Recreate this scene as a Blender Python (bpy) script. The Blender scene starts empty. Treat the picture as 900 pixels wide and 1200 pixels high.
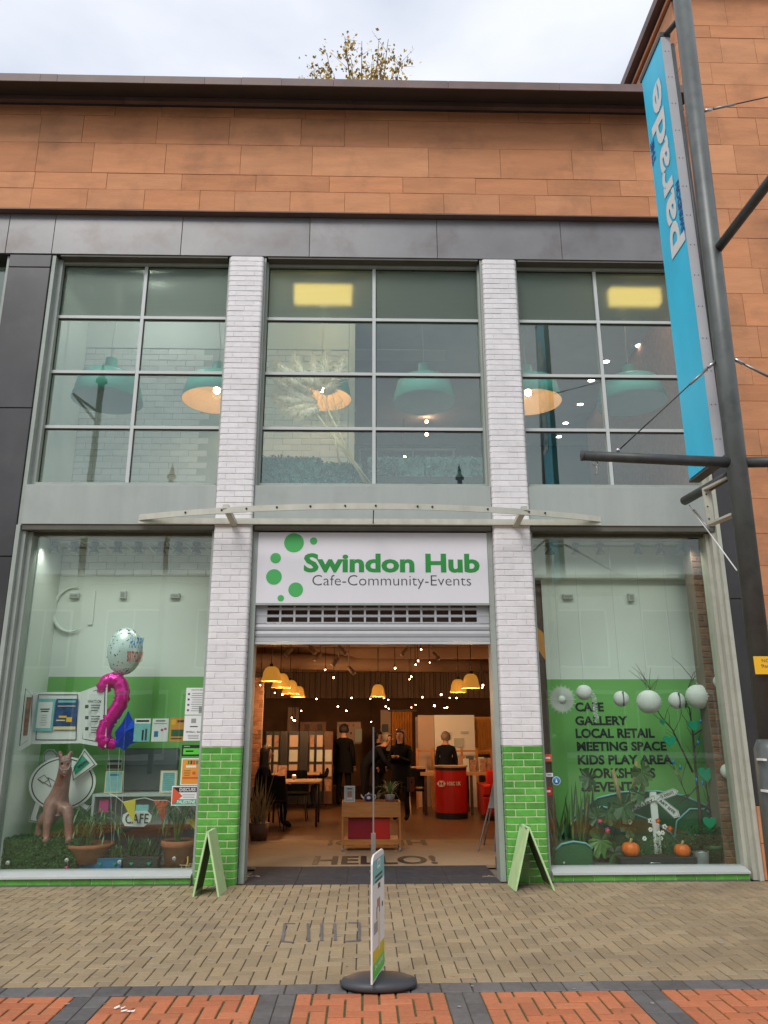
import bpy, bmesh, math, random
from mathutils import Vector, Matrix
R = math.radians
rng = random.Random(11)
sc = bpy.context.scene
col = sc.collection

# ------------------------------------------------------------------ camera, sky, sun, exposure
cd = bpy.data.cameras.new('camera')
cam = bpy.data.objects.new('camera', cd); col.objects.link(cam); sc.camera = cam
CAM = Vector((0, -9.07, 1.6))
PITCH, YAW, ROLL, F = R(15.8), R(1.463), R(-0.18), 901.0
rot = Matrix.Rotation(-YAW, 3, 'Z') @ Matrix.Rotation(R(90) + PITCH, 3, 'X') @ Matrix.Rotation(ROLL, 3, 'Z')
cam.matrix_world = Matrix.Translation(CAM) @ rot.to_4x4()
cd.sensor_fit = 'VERTICAL'; cd.sensor_height = 24.0; cd.lens = 24.0 * F / 1200.0
cd.clip_end = 2000; cd.clip_start = 0.05
sc.render.resolution_x, sc.render.resolution_y = 768, 1024

def ray(px, py):
    return rot @ Vector(((px - 450) / F, (600 - py) / F, -1))
def A(px, py, Y=0.0):                     # photo pixel -> point on the vertical plane Y
    d = ray(px, py); return CAM + d * ((Y - CAM.y) / d.y)
def G(px, py, z=0.0):                     # photo pixel -> point on the level plane z
    d = ray(px, py); return CAM + d * ((z - CAM.z) / d.z)
def RC(x0, y0, x1, y1, Y):                # photo rectangle -> X0,X1,Z0,Z1 at depth Y
    xm, ym = (x0 + x1) / 2, (y0 + y1) / 2
    return A(x0, ym, Y).x, A(x1, ym, Y).x, A(xm, y1, Y).z, A(xm, y0, Y).z

w = bpy.data.worlds.new('World'); sc.world = w; w.use_nodes = True
nt = w.node_tree; nt.nodes.clear()
wo = nt.nodes.new('ShaderNodeOutputWorld'); bg = nt.nodes.new('ShaderNodeBackground')
sky = nt.nodes.new('ShaderNodeTexSky'); sky.sky_type = 'NISHITA'; sky.sun_disc = False
SUN_EL, SUN_AZ = R(48), R(205)            # azimuth clockwise from +Y
sky.sun_elevation = SUN_EL; sky.sun_rotation = SUN_AZ
tcw = nt.nodes.new('ShaderNodeTexCoord'); mpw = nt.nodes.new('ShaderNodeMapping'); mpw.inputs['Scale'].default_value = (1.0, 1.0, 2.2)
nz = nt.nodes.new('ShaderNodeTexNoise'); nz.inputs['Scale'].default_value = 2.3; nz.inputs['Detail'].default_value = 6; nz.inputs['Roughness'].default_value = .48
cr = nt.nodes.new('ShaderNodeValToRGB')
cr.color_ramp.elements[0].position = .33; cr.color_ramp.elements[0].color = (5.1, 5.6, 6.7, 1)
cr.color_ramp.elements[1].position = .6; cr.color_ramp.elements[1].color = (7.9, 8.15, 8.7, 1)
mixw = nt.nodes.new('ShaderNodeMixRGB'); mixw.inputs[0].default_value = .9
nt.links.new(tcw.outputs['Generated'], mpw.inputs[0]); nt.links.new(mpw.outputs[0], nz.inputs['Vector'])
nt.links.new(nz.outputs['Fac'], cr.inputs[0]); nt.links.new(sky.outputs[0], mixw.inputs[1]); nt.links.new(cr.outputs[0], mixw.inputs[2])
nt.links.new(mixw.outputs[0], bg.inputs[0]); nt.links.new(bg.outputs[0], wo.inputs[0])
bg.inputs[1].default_value = 0.1

sl = bpy.data.lights.new('sun', 'SUN'); sl.energy = 1.5; sl.angle = R(25); sl.color = (1, .965, .92)
so = bpy.data.objects.new('sun', sl); col.objects.link(so); so.location = (-10, -20, 30)
sd = Vector((math.sin(SUN_AZ) * math.cos(SUN_EL), math.cos(SUN_AZ) * math.cos(SUN_EL), math.sin(SUN_EL)))
so.rotation_euler = sd.to_track_quat('Z', 'Y').to_euler()
sc.view_settings.view_transform = 'Standard'; sc.view_settings.look = 'None'
sc.view_settings.exposure = 0.4; sc.view_settings.gamma = 1.0
sc.render.engine = 'CYCLES'; sc.cycles.use_denoising = True
sc.cycles.max_bounces = 8; sc.cycles.transparent_max_bounces = 16; sc.cycles.diffuse_bounces = 4
sc.cycles.caustics_reflective = False; sc.cycles.caustics_refractive = False
sc.cycles.sample_clamp_indirect = 6.0

# ------------------------------------------------------------------ materials
M = {}
def mat(name, c, rough=.6, metal=0., var=.12, vs=3., bump=.0, bs=60., rnd=0., island=0., spec=.5, coat=0., stretch=(1, 1, 1),
        stain=None, stain_s=1.2, stain_a=.5, emit=None, es=0., hue=None, alpha=None, sheen=0., detail=5, scratch=0.):
    m = bpy.data.materials.new(name); m.use_nodes = True
    n = m.node_tree.nodes; L = m.node_tree.links; b = n['Principled BSDF']
    b.inputs['Roughness'].default_value = rough; b.inputs['Metallic'].default_value = metal
    b.inputs['Specular IOR Level'].default_value = spec; b.inputs['Coat Weight'].default_value = coat
    b.inputs['Coat Roughness'].default_value = .08
    g = n.new('ShaderNodeNewGeometry')
    mp = n.new('ShaderNodeMapping'); mp.inputs['Scale'].default_value = stretch
    L.new(g.outputs['Position'], mp.inputs[0])
    if rnd:                               # every piece gets its own patch of the grain
        oi = n.new('ShaderNodeObjectInfo'); ad = n.new('ShaderNodeMath'); ad.operation = 'ADD'
        L.new(oi.outputs['Random'], ad.inputs[0]); L.new(g.outputs['Random Per Island'], ad.inputs[1])
        fr = n.new('ShaderNodeMath'); fr.operation = 'FRACT'; L.new(ad.outputs[0], fr.inputs[0])
        sx = n.new('ShaderNodeMath'); sx.operation = 'MULTIPLY'; sx.inputs[1].default_value = 37.; L.new(fr.outputs[0], sx.inputs[0])
        va = n.new('ShaderNodeVectorMath'); va.operation = 'ADD'; L.new(mp.outputs[0], va.inputs[0]); L.new(sx.outputs[0], va.inputs[1])
        vec = va.outputs[0]
    else:
        vec = mp.outputs[0]
    t = n.new('ShaderNodeTexNoise'); t.inputs['Scale'].default_value = vs; t.inputs['Detail'].default_value = detail; t.inputs['Roughness'].default_value = .6
    L.new(vec, t.inputs['Vector'])
    mr = n.new('ShaderNodeMapRange'); mr.inputs[1].default_value = .25; mr.inputs[2].default_value = .75
    mr.inputs[3].default_value = 1 - var; mr.inputs[4].default_value = 1 + var; L.new(t.outputs['Fac'], mr.inputs[0])
    mul = n.new('ShaderNodeVectorMath'); mul.operation = 'SCALE'; mul.inputs[0].default_value = c[:3]; L.new(mr.outputs[0], mul.inputs['Scale'])
    out = mul.outputs[0]
    if rnd:
        mr2 = n.new('ShaderNodeMapRange'); mr2.inputs[3].default_value = 1 - rnd; mr2.inputs[4].default_value = 1 + rnd; L.new(fr.outputs[0], mr2.inputs[0])
        m2 = n.new('ShaderNodeVectorMath'); m2.operation = 'SCALE'; L.new(out, m2.inputs[0]); L.new(mr2.outputs[0], m2.inputs['Scale']); out = m2.outputs[0]
        if hue:
            fr2 = n.new('ShaderNodeMath'); fr2.operation = 'MULTIPLY'; fr2.inputs[1].default_value = 7.3; L.new(fr.outputs[0], fr2.inputs[0])
            fr3 = n.new('ShaderNodeMath'); fr3.operation = 'FRACT'; L.new(fr2.outputs[0], fr3.inputs[0])
            mh = n.new('ShaderNodeMixRGB'); L.new(fr3.outputs[0], mh.inputs[0]); L.new(out, mh.inputs[1])
            m3 = n.new('ShaderNodeVectorMath'); m3.operation = 'MULTIPLY'; m3.inputs[1].default_value = hue; L.new(out, m3.inputs[0])
            L.new(m3.outputs[0], mh.inputs[2]); out = mh.outputs[0]
    if stain:
        ts = n.new('ShaderNodeTexNoise'); ts.inputs['Scale'].default_value = stain_s; ts.inputs['Detail'].default_value = 7; ts.inputs['Roughness'].default_value = .62
        L.new(g.outputs['Position'], ts.inputs['Vector'])
        ms = n.new('ShaderNodeMapRange'); ms.inputs[1].default_value = .5; ms.inputs[2].default_value = .72; ms.inputs[4].default_value = stain_a
        L.new(ts.outputs['Fac'], ms.inputs[0])
        mx = n.new('ShaderNodeMixRGB'); L.new(ms.outputs[0], mx.inputs[0]); L.new(out, mx.inputs[1]); mx.inputs[2].default_value = (*stain, 1)
        out = mx.outputs[0]
    L.new(out, b.inputs['Base Color'])
    if bump:
        tb = n.new('ShaderNodeTexNoise'); tb.inputs['Scale'].default_value = bs; tb.inputs['Detail'].default_value = 4
        L.new(vec, tb.inputs['Vector'])
        bp = n.new('ShaderNodeBump'); bp.inputs['Strength'].default_value = bump; bp.inputs['Distance'].default_value = .01
        L.new(tb.outputs['Fac'], bp.inputs['Height']); L.new(bp.outputs[0], b.inputs['Normal'])
    if emit:
        b.inputs['Emission Color'].default_value = (*emit, 1); b.inputs['Emission Strength'].default_value = es
    M[name] = m
    return m

def glass(name, refl=.16, tint=(.86, .93, .89), rough=0.0, diff=0., dc=(.5, .6, .5), rib=0.):
    m = bpy.data.materials.new(name); m.use_nodes = True; n = m.node_tree.nodes; L = m.node_tree.links; n.clear()
    o = n.new('ShaderNodeOutputMaterial'); tr = n.new('ShaderNodeBsdfTransparent'); tr.inputs[0].default_value = (*tint, 1)
    gl = n.new('ShaderNodeBsdfGlossy'); gl.inputs['Roughness'].default_value = rough; gl.inputs[0].default_value = (.9, 1, .95, 1)
    lw = n.new('ShaderNodeLayerWeight'); lw.inputs[0].default_value = .5; fr = n.new('ShaderNodeMath'); fr.operation = 'POWER'; fr.inputs[1].default_value = 5; L.new(lw.outputs['Facing'], fr.inputs[0])
    mr = n.new('ShaderNodeMapRange'); mr.inputs[1].default_value = 0; mr.inputs[2].default_value = 1; mr.inputs[3].default_value = refl; mr.inputs[4].default_value = 1
    L.new(fr.outputs[0], mr.inputs[0])
    # old panes are never quite flat
    tn = n.new('ShaderNodeTexNoise'); tn.inputs['Scale'].default_value = 1.1; g = n.new('ShaderNodeNewGeometry'); L.new(g.outputs['Position'], tn.inputs['Vector'])
    bp = n.new('ShaderNodeBump'); bp.inputs['Strength'].default_value = .04; bp.inputs['Distance'].default_value = .02; L.new(tn.outputs['Fac'], bp.inputs['Height'])
    L.new(bp.outputs[0], gl.inputs['Normal'])
    if rib:
        tr = n.new('ShaderNodeBsdfRefraction'); tr.inputs['IOR'].default_value = 1.12; tr.inputs['Roughness'].default_value = .42; tr.inputs[0].default_value = (*tint, 1)
    mx = n.new('ShaderNodeMixShader'); L.new(mr.outputs[0], mx.inputs[0]); L.new(tr.outputs[0], mx.inputs[1]); L.new(gl.outputs[0], mx.inputs[2])
    res = mx
    if diff:
        df = n.new('ShaderNodeBsdfDiffuse'); df.inputs[0].default_value = (*dc, 1)
        tl = n.new('ShaderNodeBsdfTranslucent'); tl.inputs[0].default_value = (*dc, 1)
        m2 = n.new('ShaderNodeMixShader'); m2.inputs[0].default_value = .5; L.new(df.outputs[0], m2.inputs[1]); L.new(tl.outputs[0], m2.inputs[2])
        m3 = n.new('ShaderNodeMixShader'); m3.inputs[0].default_value = diff; L.new(mx.outputs[0], m3.inputs[1]); L.new(m2.outputs[0], m3.inputs[2])
        if rib:
            wv = n.new('ShaderNodeTexWave'); wv.bands_direction = 'Z'; wv.inputs['Scale'].default_value = 17.; wv.inputs['Distortion'].default_value = .6; wv.inputs['Detail'].default_value = 2
            L.new(g.outputs['Position'], wv.inputs['Vector'])
            mq = n.new('ShaderNodeMapRange'); mq.inputs[3].default_value = diff - rib; mq.inputs[4].default_value = diff + rib
            L.new(wv.outputs['Fac'], mq.inputs[0]); L.new(mq.outputs[0], m3.inputs[0])
        res = m3
    L.new(res.outputs[0], o.inputs[0]); M[name] = m; return m

mat('sandstone', (.56, .238, .108), .85, var=.15, vs=2.6, stretch=(.55, 1, 2.8), bump=.3, bs=30, rnd=.10, hue=(1.03, 1.12, 1.2), stain=(.16, .085, .05), stain_s=1.5, stain_a=.42)
mat('sandstone_joint', (.46, .22, .12), .9, var=.2, vs=14)
mat('cornice_metal', (.15, .10, .09), .55, var=.25, vs=2.5, rnd=.12, bump=.06, bs=20, stain=(.2, .09, .06), stain_s=3, stain_a=.35)
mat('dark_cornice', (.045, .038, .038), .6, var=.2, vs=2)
mat('fascia_metal', (.20, .196, .194), .36, metal=.35, var=.16, vs=1.1, rnd=.12, stain=(.11, .075, .06), stain_s=1.8, stain_a=.5, bump=.02, bs=5)
mat('pier_metal', (.058, .056, .056), .33, metal=.3, var=.25, vs=1.3, rnd=.1, stain=(.10, .1, .095), stain_s=1.6, stain_a=.45, stretch=(1, 1, .6))
mat('frame_green', (.34, .38, .34), .5, var=.1, vs=5, stretch=(1, 1, .3), stain=(.2, .22, .19), stain_s=4, stain_a=.3)
mat('panel_green', (.36, .395, .365), .45, var=.1, vs=1.6, stretch=(2.4, 1, .35), stain=(.25, .28, .25), stain_s=2.2, stain_a=.4)
mat('frame_cream', (.52, .52, .43), .5, var=.12, vs=5, stretch=(1, 1, .3), stain=(.32, .31, .24), stain_s=6, stain_a=.4)
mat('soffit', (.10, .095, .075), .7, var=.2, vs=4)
mat('glazing_bar', (.52, .55, .53), .4, var=.06)
mat('black_seal', (.02, .022, .02), .6)
mat('white_brick', (.75, .725, .725), .55, var=.05, vs=9, bump=.35, bs=26, rnd=.045, stain=(.42, .40, .38), stain_s=3, stain_a=.22)
mat('white_mortar', (.74, .715, .715), .75, var=.12, vs=20, bump=.3, bs=60)
mat('green_tile', (.09, .36, .05), .16, var=.22, vs=14, rnd=.2, coat=.6, bump=.12, bs=12, hue=(1.2, 1.1, 1.2), spec=.6, stain=(.05, .17, .03), stain_s=4, stain_a=.5)
mat('cream_grout', (.58, .62, .36), .8, var=.15, vs=20)
mat('buff_paver', (.325, .25, .155), .9, var=.16, vs=60, rnd=.13, bump=.5, bs=160, hue=(1.02, .98, .9), stain=(.17, .13, .09), stain_s=.9, stain_a=.6, detail=6)
mat('red_paver', (.50, .155, .065), .85, var=.14, vs=40, rnd=.14, bump=.4, bs=140, hue=(.92, 1.05, 1.1), stain=(.3, .13, .075), stain_s=2.2, stain_a=.4, detail=6)
mat('grey_sett', (.115, .108, .104), .8, var=.2, vs=30, rnd=.2, bump=.4, bs=120, stain=(.24, .23, .22), stain_s=3, stain_a=.4)
mat('joint_sand', (.055, .045, .03), .95, var=.4, vs=40)
mat('joint_moss', (.085, .10, .035), .95, var=.4, vs=30)
mat('ground', (.2, .17, .13), .9, var=.2, vs=2, bump=.2)
mat('threshold_tile', (.05, .053, .06), .85, spec=.12, var=.2, vs=9, rnd=.08, stain=(.12, .12, .12), stain_s=6, stain_a=.3)
mat('coir', (.36, .25, .15), .95, var=.15, vs=60, bump=.5, bs=300, stain=(.16, .1, .055), stain_s=2, stain_a=.4)
mat('black_ink', (.012, .012, .013), .6)
mat('wood_floor', (.12, .062, .03), .35, var=.35, vs=3, stretch=(8, 1, 1), stain=(.3, .17, .08), stain_s=1.1, stain_a=.3)
mat('steel', (.5, .51, .52), .28, metal=.9, var=.08)
mat('shutter', (.46, .47, .485), .42, metal=.2, var=.05, vs=8)
mat('shutter_dark', (.12, .09, .08), .7)
mat('sign_white', (.74, .73, .76), .45, var=.03, vs=2)
mat('sign_green', (.015, .27, .04), .5, var=.02)
mat('sign_light_green', (.06, .42, .10), .5, var=.02)
mat('interior_wall', (.76, .82, .77), .8, var=.03, vs=1, stain=(.5, .56, .5), stain_s=.9, stain_a=.25)
mat('interior_green', (.17, .46, .11), .75, var=.04, vs=1)
mat('interior_brick', (.82, .84, .82), .75, var=.06, vs=5, rnd=.05, bump=.3, bs=22)
mat('interior_mortar', (.55, .6, .56), .85)
mat('interior_dark', (.10, .105, .105), .85, var=.1, vs=1)
mat('interior_ceiling', (.62, .63, .62), .85, var=.06)
mat('brown_brick', (.24, .105, .055), .85, var=.25, vs=16, rnd=.3, bump=.5, bs=40, hue=(1.1, 1.25, 1.3))
mat('brown_mortar', (.22, .17, .13), .9)
mat('cafe_wall', (.32, .18, .10), .85, var=.25, vs=1.2, stain=(.07, .04, .025), stain_s=1, stain_a=.5)
mat('cafe_ceiling', (.34, .20, .12), .85, var=.25, vs=1.5)
mat('cafe_beam', (.36, .24, .16), .7, var=.12, vs=2)
mat('white_paint', (.74, .74, .72), .5, var=.04)
mat('grey_paint', (.3, .31, .31), .5, var=.05)
mat('paper', (.76, .77, .75), .7, var=.02)
mat('paper_shadow', (.45, .5, .48), .7)
mat('lantern_paper', (.74, .75, .72), .8, var=.04, vs=20)
mat('mint', (.19, .60, .45), .38, var=.03, vs=3, coat=.2)
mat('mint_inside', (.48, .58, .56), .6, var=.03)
mat('warm_lit_inside', (.72, .5, .28), .5, var=.1, vs=30)  # lining of the lit shades, warm lamplight put into the colour
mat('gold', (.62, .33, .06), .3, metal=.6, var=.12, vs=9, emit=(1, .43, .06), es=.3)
mat('bulb', (1, .9, .8), .5, emit=(1, .72, .4), es=22)
mat('bulb_small', (1, .9, .8), .5, emit=(1, .5, .28), es=26)
mat('bulb_white', (1, 1, 1), .5, emit=(1, .93, .85), es=14)
mat('light_panel', (1, .9, .6), .5, emit=(1, .62, .16), es=2.6)
mat('black_metal', (.018, .018, .019), .45, var=.1)
mat('charcoal', (.045, .048, .055), .5, var=.12)
mat('post_paint', (.108, .12, .114), .42, var=.3, vs=4, metal=.25, stretch=(1, 1, .35), stain=(.045, .05, .052), stain_s=3.2, stain_a=.75, bump=.05, bs=14)
mat('arm_paint', (.05, .056, .056), .5, var=.3, vs=9, stain=(.1, .1, .08), stain_s=8, stain_a=.4)
mat('banner_blue', (.04, .60, .88), .42, var=.10, vs=2.2, stretch=(1, 1, .5))
mat('banner_dark_blue', (.02, .08, .30), .5)
mat('banner_edge', (.47, .47, .49), .5, var=.06)
mat('cable', (.3, .3, .28), .4, metal=.7)
mat('yellow', (.85, .47, .01), .5, var=.04)
mat('wood', (.52, .21, .055), .5, var=.2, vs=5, stretch=(1, 1, 6))
mat('dark_wood', (.10, .045, .022), .5, var=.3, vs=5, stretch=(1, 1, 4))
mat('red', (.55, .018, .012), .35, var=.05, vs=2, coat=.3)
mat('deep_red', (.28, .008, .02), .4, var=.15, vs=12)
mat('a_board_green', (.50, .72, .36), .5, var=.14, vs=7, stain=(.55, .66, .42), stain_s=9, stain_a=.35)
mat('a_board_dark', (.07, .075, .03), .6, var=.2)
mat('terracotta', (.36, .115, .05), .8, var=.18, vs=9)
mat('soil', (.03, .02, .014), .95)
mat('leaf_dark', (.035, .10, .028), .5, var=.3, vs=20, rnd=.3)
mat('leaf_mid', (.075, .17, .04), .5, var=.3, vs=20, rnd=.35)
mat('leaf_pale', (.2, .29, .11), .5, var=.25, vs=20, rnd=.3)
mat('leaf_dry', (.27, .2, .09), .7, var=.3, vs=20, rnd=.3)
mat('autumn_leaf', (.8, .55, .10), .6, var=.3, vs=9, rnd=.4, hue=(.4, .42, .7))
mat('bark', (.10, .065, .045), .85, var=.3, vs=20)
mat('twig', (.075, .05, .035), .85, var=.3)
mat('turf', (.045, .16, .04), .9, var=.4, vs=40)
mat('teal_hedge', (.13, .25, .215), .9, var=.5, vs=60, rnd=.2)
mat('pampas', (.95, .82, .60), .9, var=.15, vs=20)
mat('straw', (.72, .58, .33), .8, var=.15)
mat('planter_dark', (.035, .042, .048), .55, var=.12)
mat('planter_blue', (.02, .18, .38), .4)
mat('metal_bucket', (.48, .52, .52), .4, metal=.4, var=.1)
mat('pumpkin', (.80, .15, .006), .45, var=.12, vs=8)
mat('stalk', (.4, .33, .13), .8)
mat('foil_white', (.66, .76, .74), .25, metal=.25, var=.06, bump=.25, bs=9)
mat('foil_pink', (.82, .015, .33), .2, metal=.5, var=.1, bump=.4, bs=16)
mat('foil_blue', (.01, .08, .7), .2, metal=.5, var=.1, bump=.4, bs=14)
mat('fox_pink', (.27, .115, .09), .42, var=.35, vs=14, bump=.2, bs=25, coat=.2)
mat('board_green', (.02, .12, .045), .6, var=.12)
mat('heart_teal', (.0, .32, .17), .5)
mat('bright_green', (.1, .6, .05), .5)
mat('trinket_blue', (.01, .2, .5), .3)
mat('orange', (.75, .30, .03), .6, var=.06)
mat('magenta', (.55, .04, .2), .6)
mat('bunting_yellow', (.62, .5, .03), .7)
mat('bunting_red', (.62, .09, .03), .7)
mat('poster_blue', (.015, .06, .19), .5, var=.5, vs=14)
mat('poster_teal', (.2, .5, .5), .5, var=.15, vs=14)
mat('poster_photo', (.30, .16, .10), .6, var=.6, vs=18)
mat('curtain', (.62, .27, .045), .7, var=.3, vs=5, stretch=(6, 1, 1))
mat('partition', (.45, .33, .26), .75, var=.05)
mat('coat_black', (.008, .008, .009), .95, spec=.1, var=.3, vs=9)
mat('coat_navy', (.009, .011, .016), .95, spec=.1, var=.3, vs=9)
mat('trousers', (.012, .012, .015), .95, spec=.1, var=.3, vs=9)
mat('skin', (.42, .22, .15), .55, var=.06)
mat('hair_dark', (.015, .01, .008), .6, var=.3, vs=60, stretch=(3, 3, .5))
mat('hair_brown', (.075, .035, .02), .55, var=.3, vs=60, stretch=(3, 3, .5))
mat('hair_grey', (.16, .13, .11), .6, var=.3, vs=60)
mat('opposite_wall', (.34, .33, .31), .8, var=.1, vs=.6)
mat('opposite_glass', (.12, .14, .15), .1)
mat('roof_felt', (.15, .14, .14), .9)
mat('tabletop', (.5, .3, .16), .25, var=.12, vs=3)
glass('window_glass', .06, (.93, .975, .945))
glass('upper_glass', .10, (.93, .98, .96))
glass('ribbed_glass', .05, (.8, .88, .82), .25, .42, (.33, .41, .35), .10)
glass('clear_glass', .06, (.93, .97, .95))

# ------------------------------------------------------------------ mesh helpers
class MB:
    def __init__(s): s.v = []; s.f = []; s.mi = []; s.cur = 0; s.smooth = []
    def add(s, vs, fs, smooth=False):
        b = len(s.v); s.v += [tuple(v) for v in vs]
        for f in fs: s.f.append([b + i for i in f]); s.mi.append(s.cur); s.smooth.append(smooth)
        return s
    def box(s, x0, x1, y0, y1, z0, z1):
        if x0 > x1: x0, x1 = x1, x0
        if y0 > y1: y0, y1 = y1, y0
        if z0 > z1: z0, z1 = z1, z0
        return s.add([(x0,y0,z0),(x1,y0,z0),(x1,y1,z0),(x0,y1,z0),(x0,y0,z1),(x1,y0,z1),(x1,y1,z1),(x0,y1,z1)],
                     [(0,3,2,1),(4,5,6,7),(0,1,5,4),(1,2,6,5),(2,3,7,6),(3,0,4,7)])
    def cbox(s, c, d):
        return s.box(c[0]-d[0]/2, c[0]+d[0]/2, c[1]-d[1]/2, c[1]+d[1]/2, c[2]-d[2]/2, c[2]+d[2]/2)
    def chbox(s, x0, x1, y0, y1, z0, z1, c=.004, axis='-y'):
        """box with its shown face chamfered: front face (-y) or top (z)"""
        if axis == '-y':
            vs = [(x0,y1,z0),(x1,y1,z0),(x1,y1,z1),(x0,y1,z1),(x0,y0+c,z0),(x1,y0+c,z0),(x1,y0+c,z1),(x0,y0+c,z1),
                  (x0+c,y0,z0+c),(x1-c,y0,z0+c),(x1-c,y0,z1-c),(x0+c,y0,z1-c)]
            fs = [(3,2,1,0),(0,1,5,4),(1,2,6,5),(2,3,7,6),(3,0,4,7),(4,5,9,8),(5,6,10,9),(6,7,11,10),(7,4,8,11),(8,9,10,11)]
        else:
            vs = [(x0,y0,z0),(x1,y0,z0),(x1,y1,z0),(x0,y1,z0),(x0,y0,z1-c),(x1,y0,z1-c),(x1,y1,z1-c),(x0,y1,z1-c),
                  (x0+c,y0+c,z1),(x1-c,y0+c,z1),(x1-c,y1-c,z1),(x0+c,y1-c,z1)]
            fs = [(3,2,1,0),(0,1,5,4),(1,2,6,5),(2,3,7,6),(3,0,4,7),(4,5,9,8),(5,6,10,9),(6,7,11,10),(7,4,8,11),(8,9,10,11)]
        return s.add(vs, fs)
    def prism(s, pts, axis_vec, depth_pts=None):
        """closed polygon pts (3-D) extruded along axis_vec"""
        n = len(pts); a = Vector(axis_vec); vs = [Vector(p) for p in pts] + [Vector(p) + a for p in pts]
        fs = [tuple(range(n))[::-1], tuple(range(n, 2*n))] + [(i, (i+1) % n, n+(i+1) % n, n+i) for i in range(n)]
        return s.add(vs, fs)
    def tube(s, p, r, n=8, caps=True):
        """p: list of points, r: radius or list"""
        p = [Vector(q) for q in p]; m = len(p); r = r if isinstance(r, (list, tuple)) else [r]*m
        vs = []; up = None
        for i in range(m):
            t = (p[min(i+1, m-1)] - p[max(i-1, 0)]); t = t.normalized() if t.length > 1e-9 else Vector((0,0,1))
            if up is None:
                up = Vector((0,0,1)) if abs(t.z) < .9 else Vector((1,0,0))
            u = t.cross(up).normalized(); v = u.cross(t).normalized(); up = v
            for k in range(n):
                a = 2*math.pi*k/n; vs.append(p[i] + (u*math.cos(a) + v*math.sin(a))*r[i])
        fs = [(i*n+k, i*n+(k+1) % n, (i+1)*n+(k+1) % n, (i+1)*n+k) for i in range(m-1) for k in range(n)]
        if caps: fs += [tuple(range(n))[::-1], tuple(range((m-1)*n, m*n))]
        return s.add(vs, fs, True)
    def lathe(s, prof, c=(0,0,0), n=24, axis='z', closed=False):
        """prof [(r,h)...]"""
        vs = []
        for r, h in prof:
            for k in range(n):
                a = 2*math.pi*k/n; x, y = r*math.cos(a), r*math.sin(a)
                q = (x, y, h) if axis == 'z' else ((x, h, y) if axis == 'y' else (h, x, y))
                vs.append((c[0]+q[0], c[1]+q[1], c[2]+q[2]))
        m = len(prof)
        fs = [(i*n+k, i*n+(k+1) % n, (i+1)*n+(k+1) % n, (i+1)*n+k) for i in range(m-1) for k in range(n)]
        if closed: fs += [tuple(range(n))[::-1], tuple(range((m-1)*n, m*n))]
        return s.add(vs, fs, True)
    def ball(s, c, r, n=16, m=10, flute=0.):
        rx, ry, rz = r if isinstance(r, (tuple, list)) else (r, r, r)
        vs = []
        for i in range(m+1):
            ph = math.pi*i/m
            for k in range(n):
                a = 2*math.pi*k/n; q = 1 - flute*(k % 2)*math.sin(ph)
                vs.append((c[0]+rx*q*math.sin(ph)*math.cos(a), c[1]+ry*q*math.sin(ph)*math.sin(a), c[2]+rz*math.cos(ph)))
        fs = [(i*n+k, (i+1)*n+k, (i+1)*n+(k+1) % n, i*n+(k+1) % n) for i in range(m) for k in range(n)]
        return s.add(vs, fs, True)
    def quad(s, a, b, c, d): return s.add([a, b, c, d], [(0,1,2,3)])
    def blade(s, base, tip, wid, droop=.0, n=5, side=None, fold=0.):
        """one arching strap leaf"""
        base, tip = Vector(base), Vector(tip); d = tip - base
        sd = side or Vector((-d.y, d.x, 0))
        if sd.length < 1e-5: sd = Vector((1,0,0))
        sd.normalize(); vs = []
        for i in range(n+1):
            t = i/n; p = base + d*t + Vector((0,0,droop*4*t*(1-t)))
            ww = wid*(math.sin(math.pi*min(1, .15+.85*t))**.6 if t < 1 else 0)*.5
            vs += [p - sd*ww, p + Vector((0,0,-fold*ww)), p + sd*ww]
        fs = []
        for i in range(n):
            a = 3*i; fs += [(a, a+1, a+4, a+3), (a+1, a+2, a+5, a+4)]
        return s.add(vs, fs, True)
    def build(s, name, mats, parent=None, origin=None):
        me = bpy.data.meshes.new(name)
        off = woff(parent) if origin is None else Vector(origin)
        me.from_pydata([(v[0]-off.x, v[1]-off.y, v[2]-off.z) for v in s.v], [], s.f)
        mats = mats if isinstance(mats, (list, tuple)) else [mats]
        for m_ in mats: me.materials.append(M[m_])
        me.polygons.foreach_set('material_index', s.mi); me.polygons.foreach_set('use_smooth', s.smooth)
        me.update()
        o = bpy.data.objects.new(name, me); col.objects.link(o)
        if parent: o.parent = parent
        elif origin is not None: o.location = origin
        return o

def woff(p):
    v = Vector((0,0,0))
    while p is not None: v += p.location; p = p.parent
    return v
def tag(o, label=None, cat=None, group=None, kind=None):
    if label: o['label'] = label
    if cat: o['category'] = cat
    if group: o['group'] = group
    if kind: o['kind'] = kind
    return o
def thing(name, label, cat, loc=(0,0,0), group=None):
    o = bpy.data.objects.new(name, None); col.objects.link(o); o.location = loc; o.empty_display_size = .1
    return tag(o, label, cat, group)
def single(name, mb, m, label, cat, group=None, origin=None):
    if origin is None:
        xs = [v[0] for v in mb.v]; ys = [v[1] for v in mb.v]; zs = [v[2] for v in mb.v]
        origin = ((min(xs)+max(xs))/2, (min(ys)+max(ys))/2, min(zs))
    return tag(mb.build(name, m, None, origin), label, cat, group)
def structure(name, mb, m): return tag(mb.build(name, m, None, (0,0,0)), kind='structure')
def copy_part(o, parent, loc, rz=0.):
    c = o.copy(); col.objects.link(c); c.parent = parent; c.location = Vector(loc) - woff(parent); c.rotation_euler = (0,0,rz); return c
def copy_tree(o, parent=None):
    c = o.copy(); col.objects.link(c); c.parent = parent
    for ch in list(o.children): copy_tree(ch, c)
    return c

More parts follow.
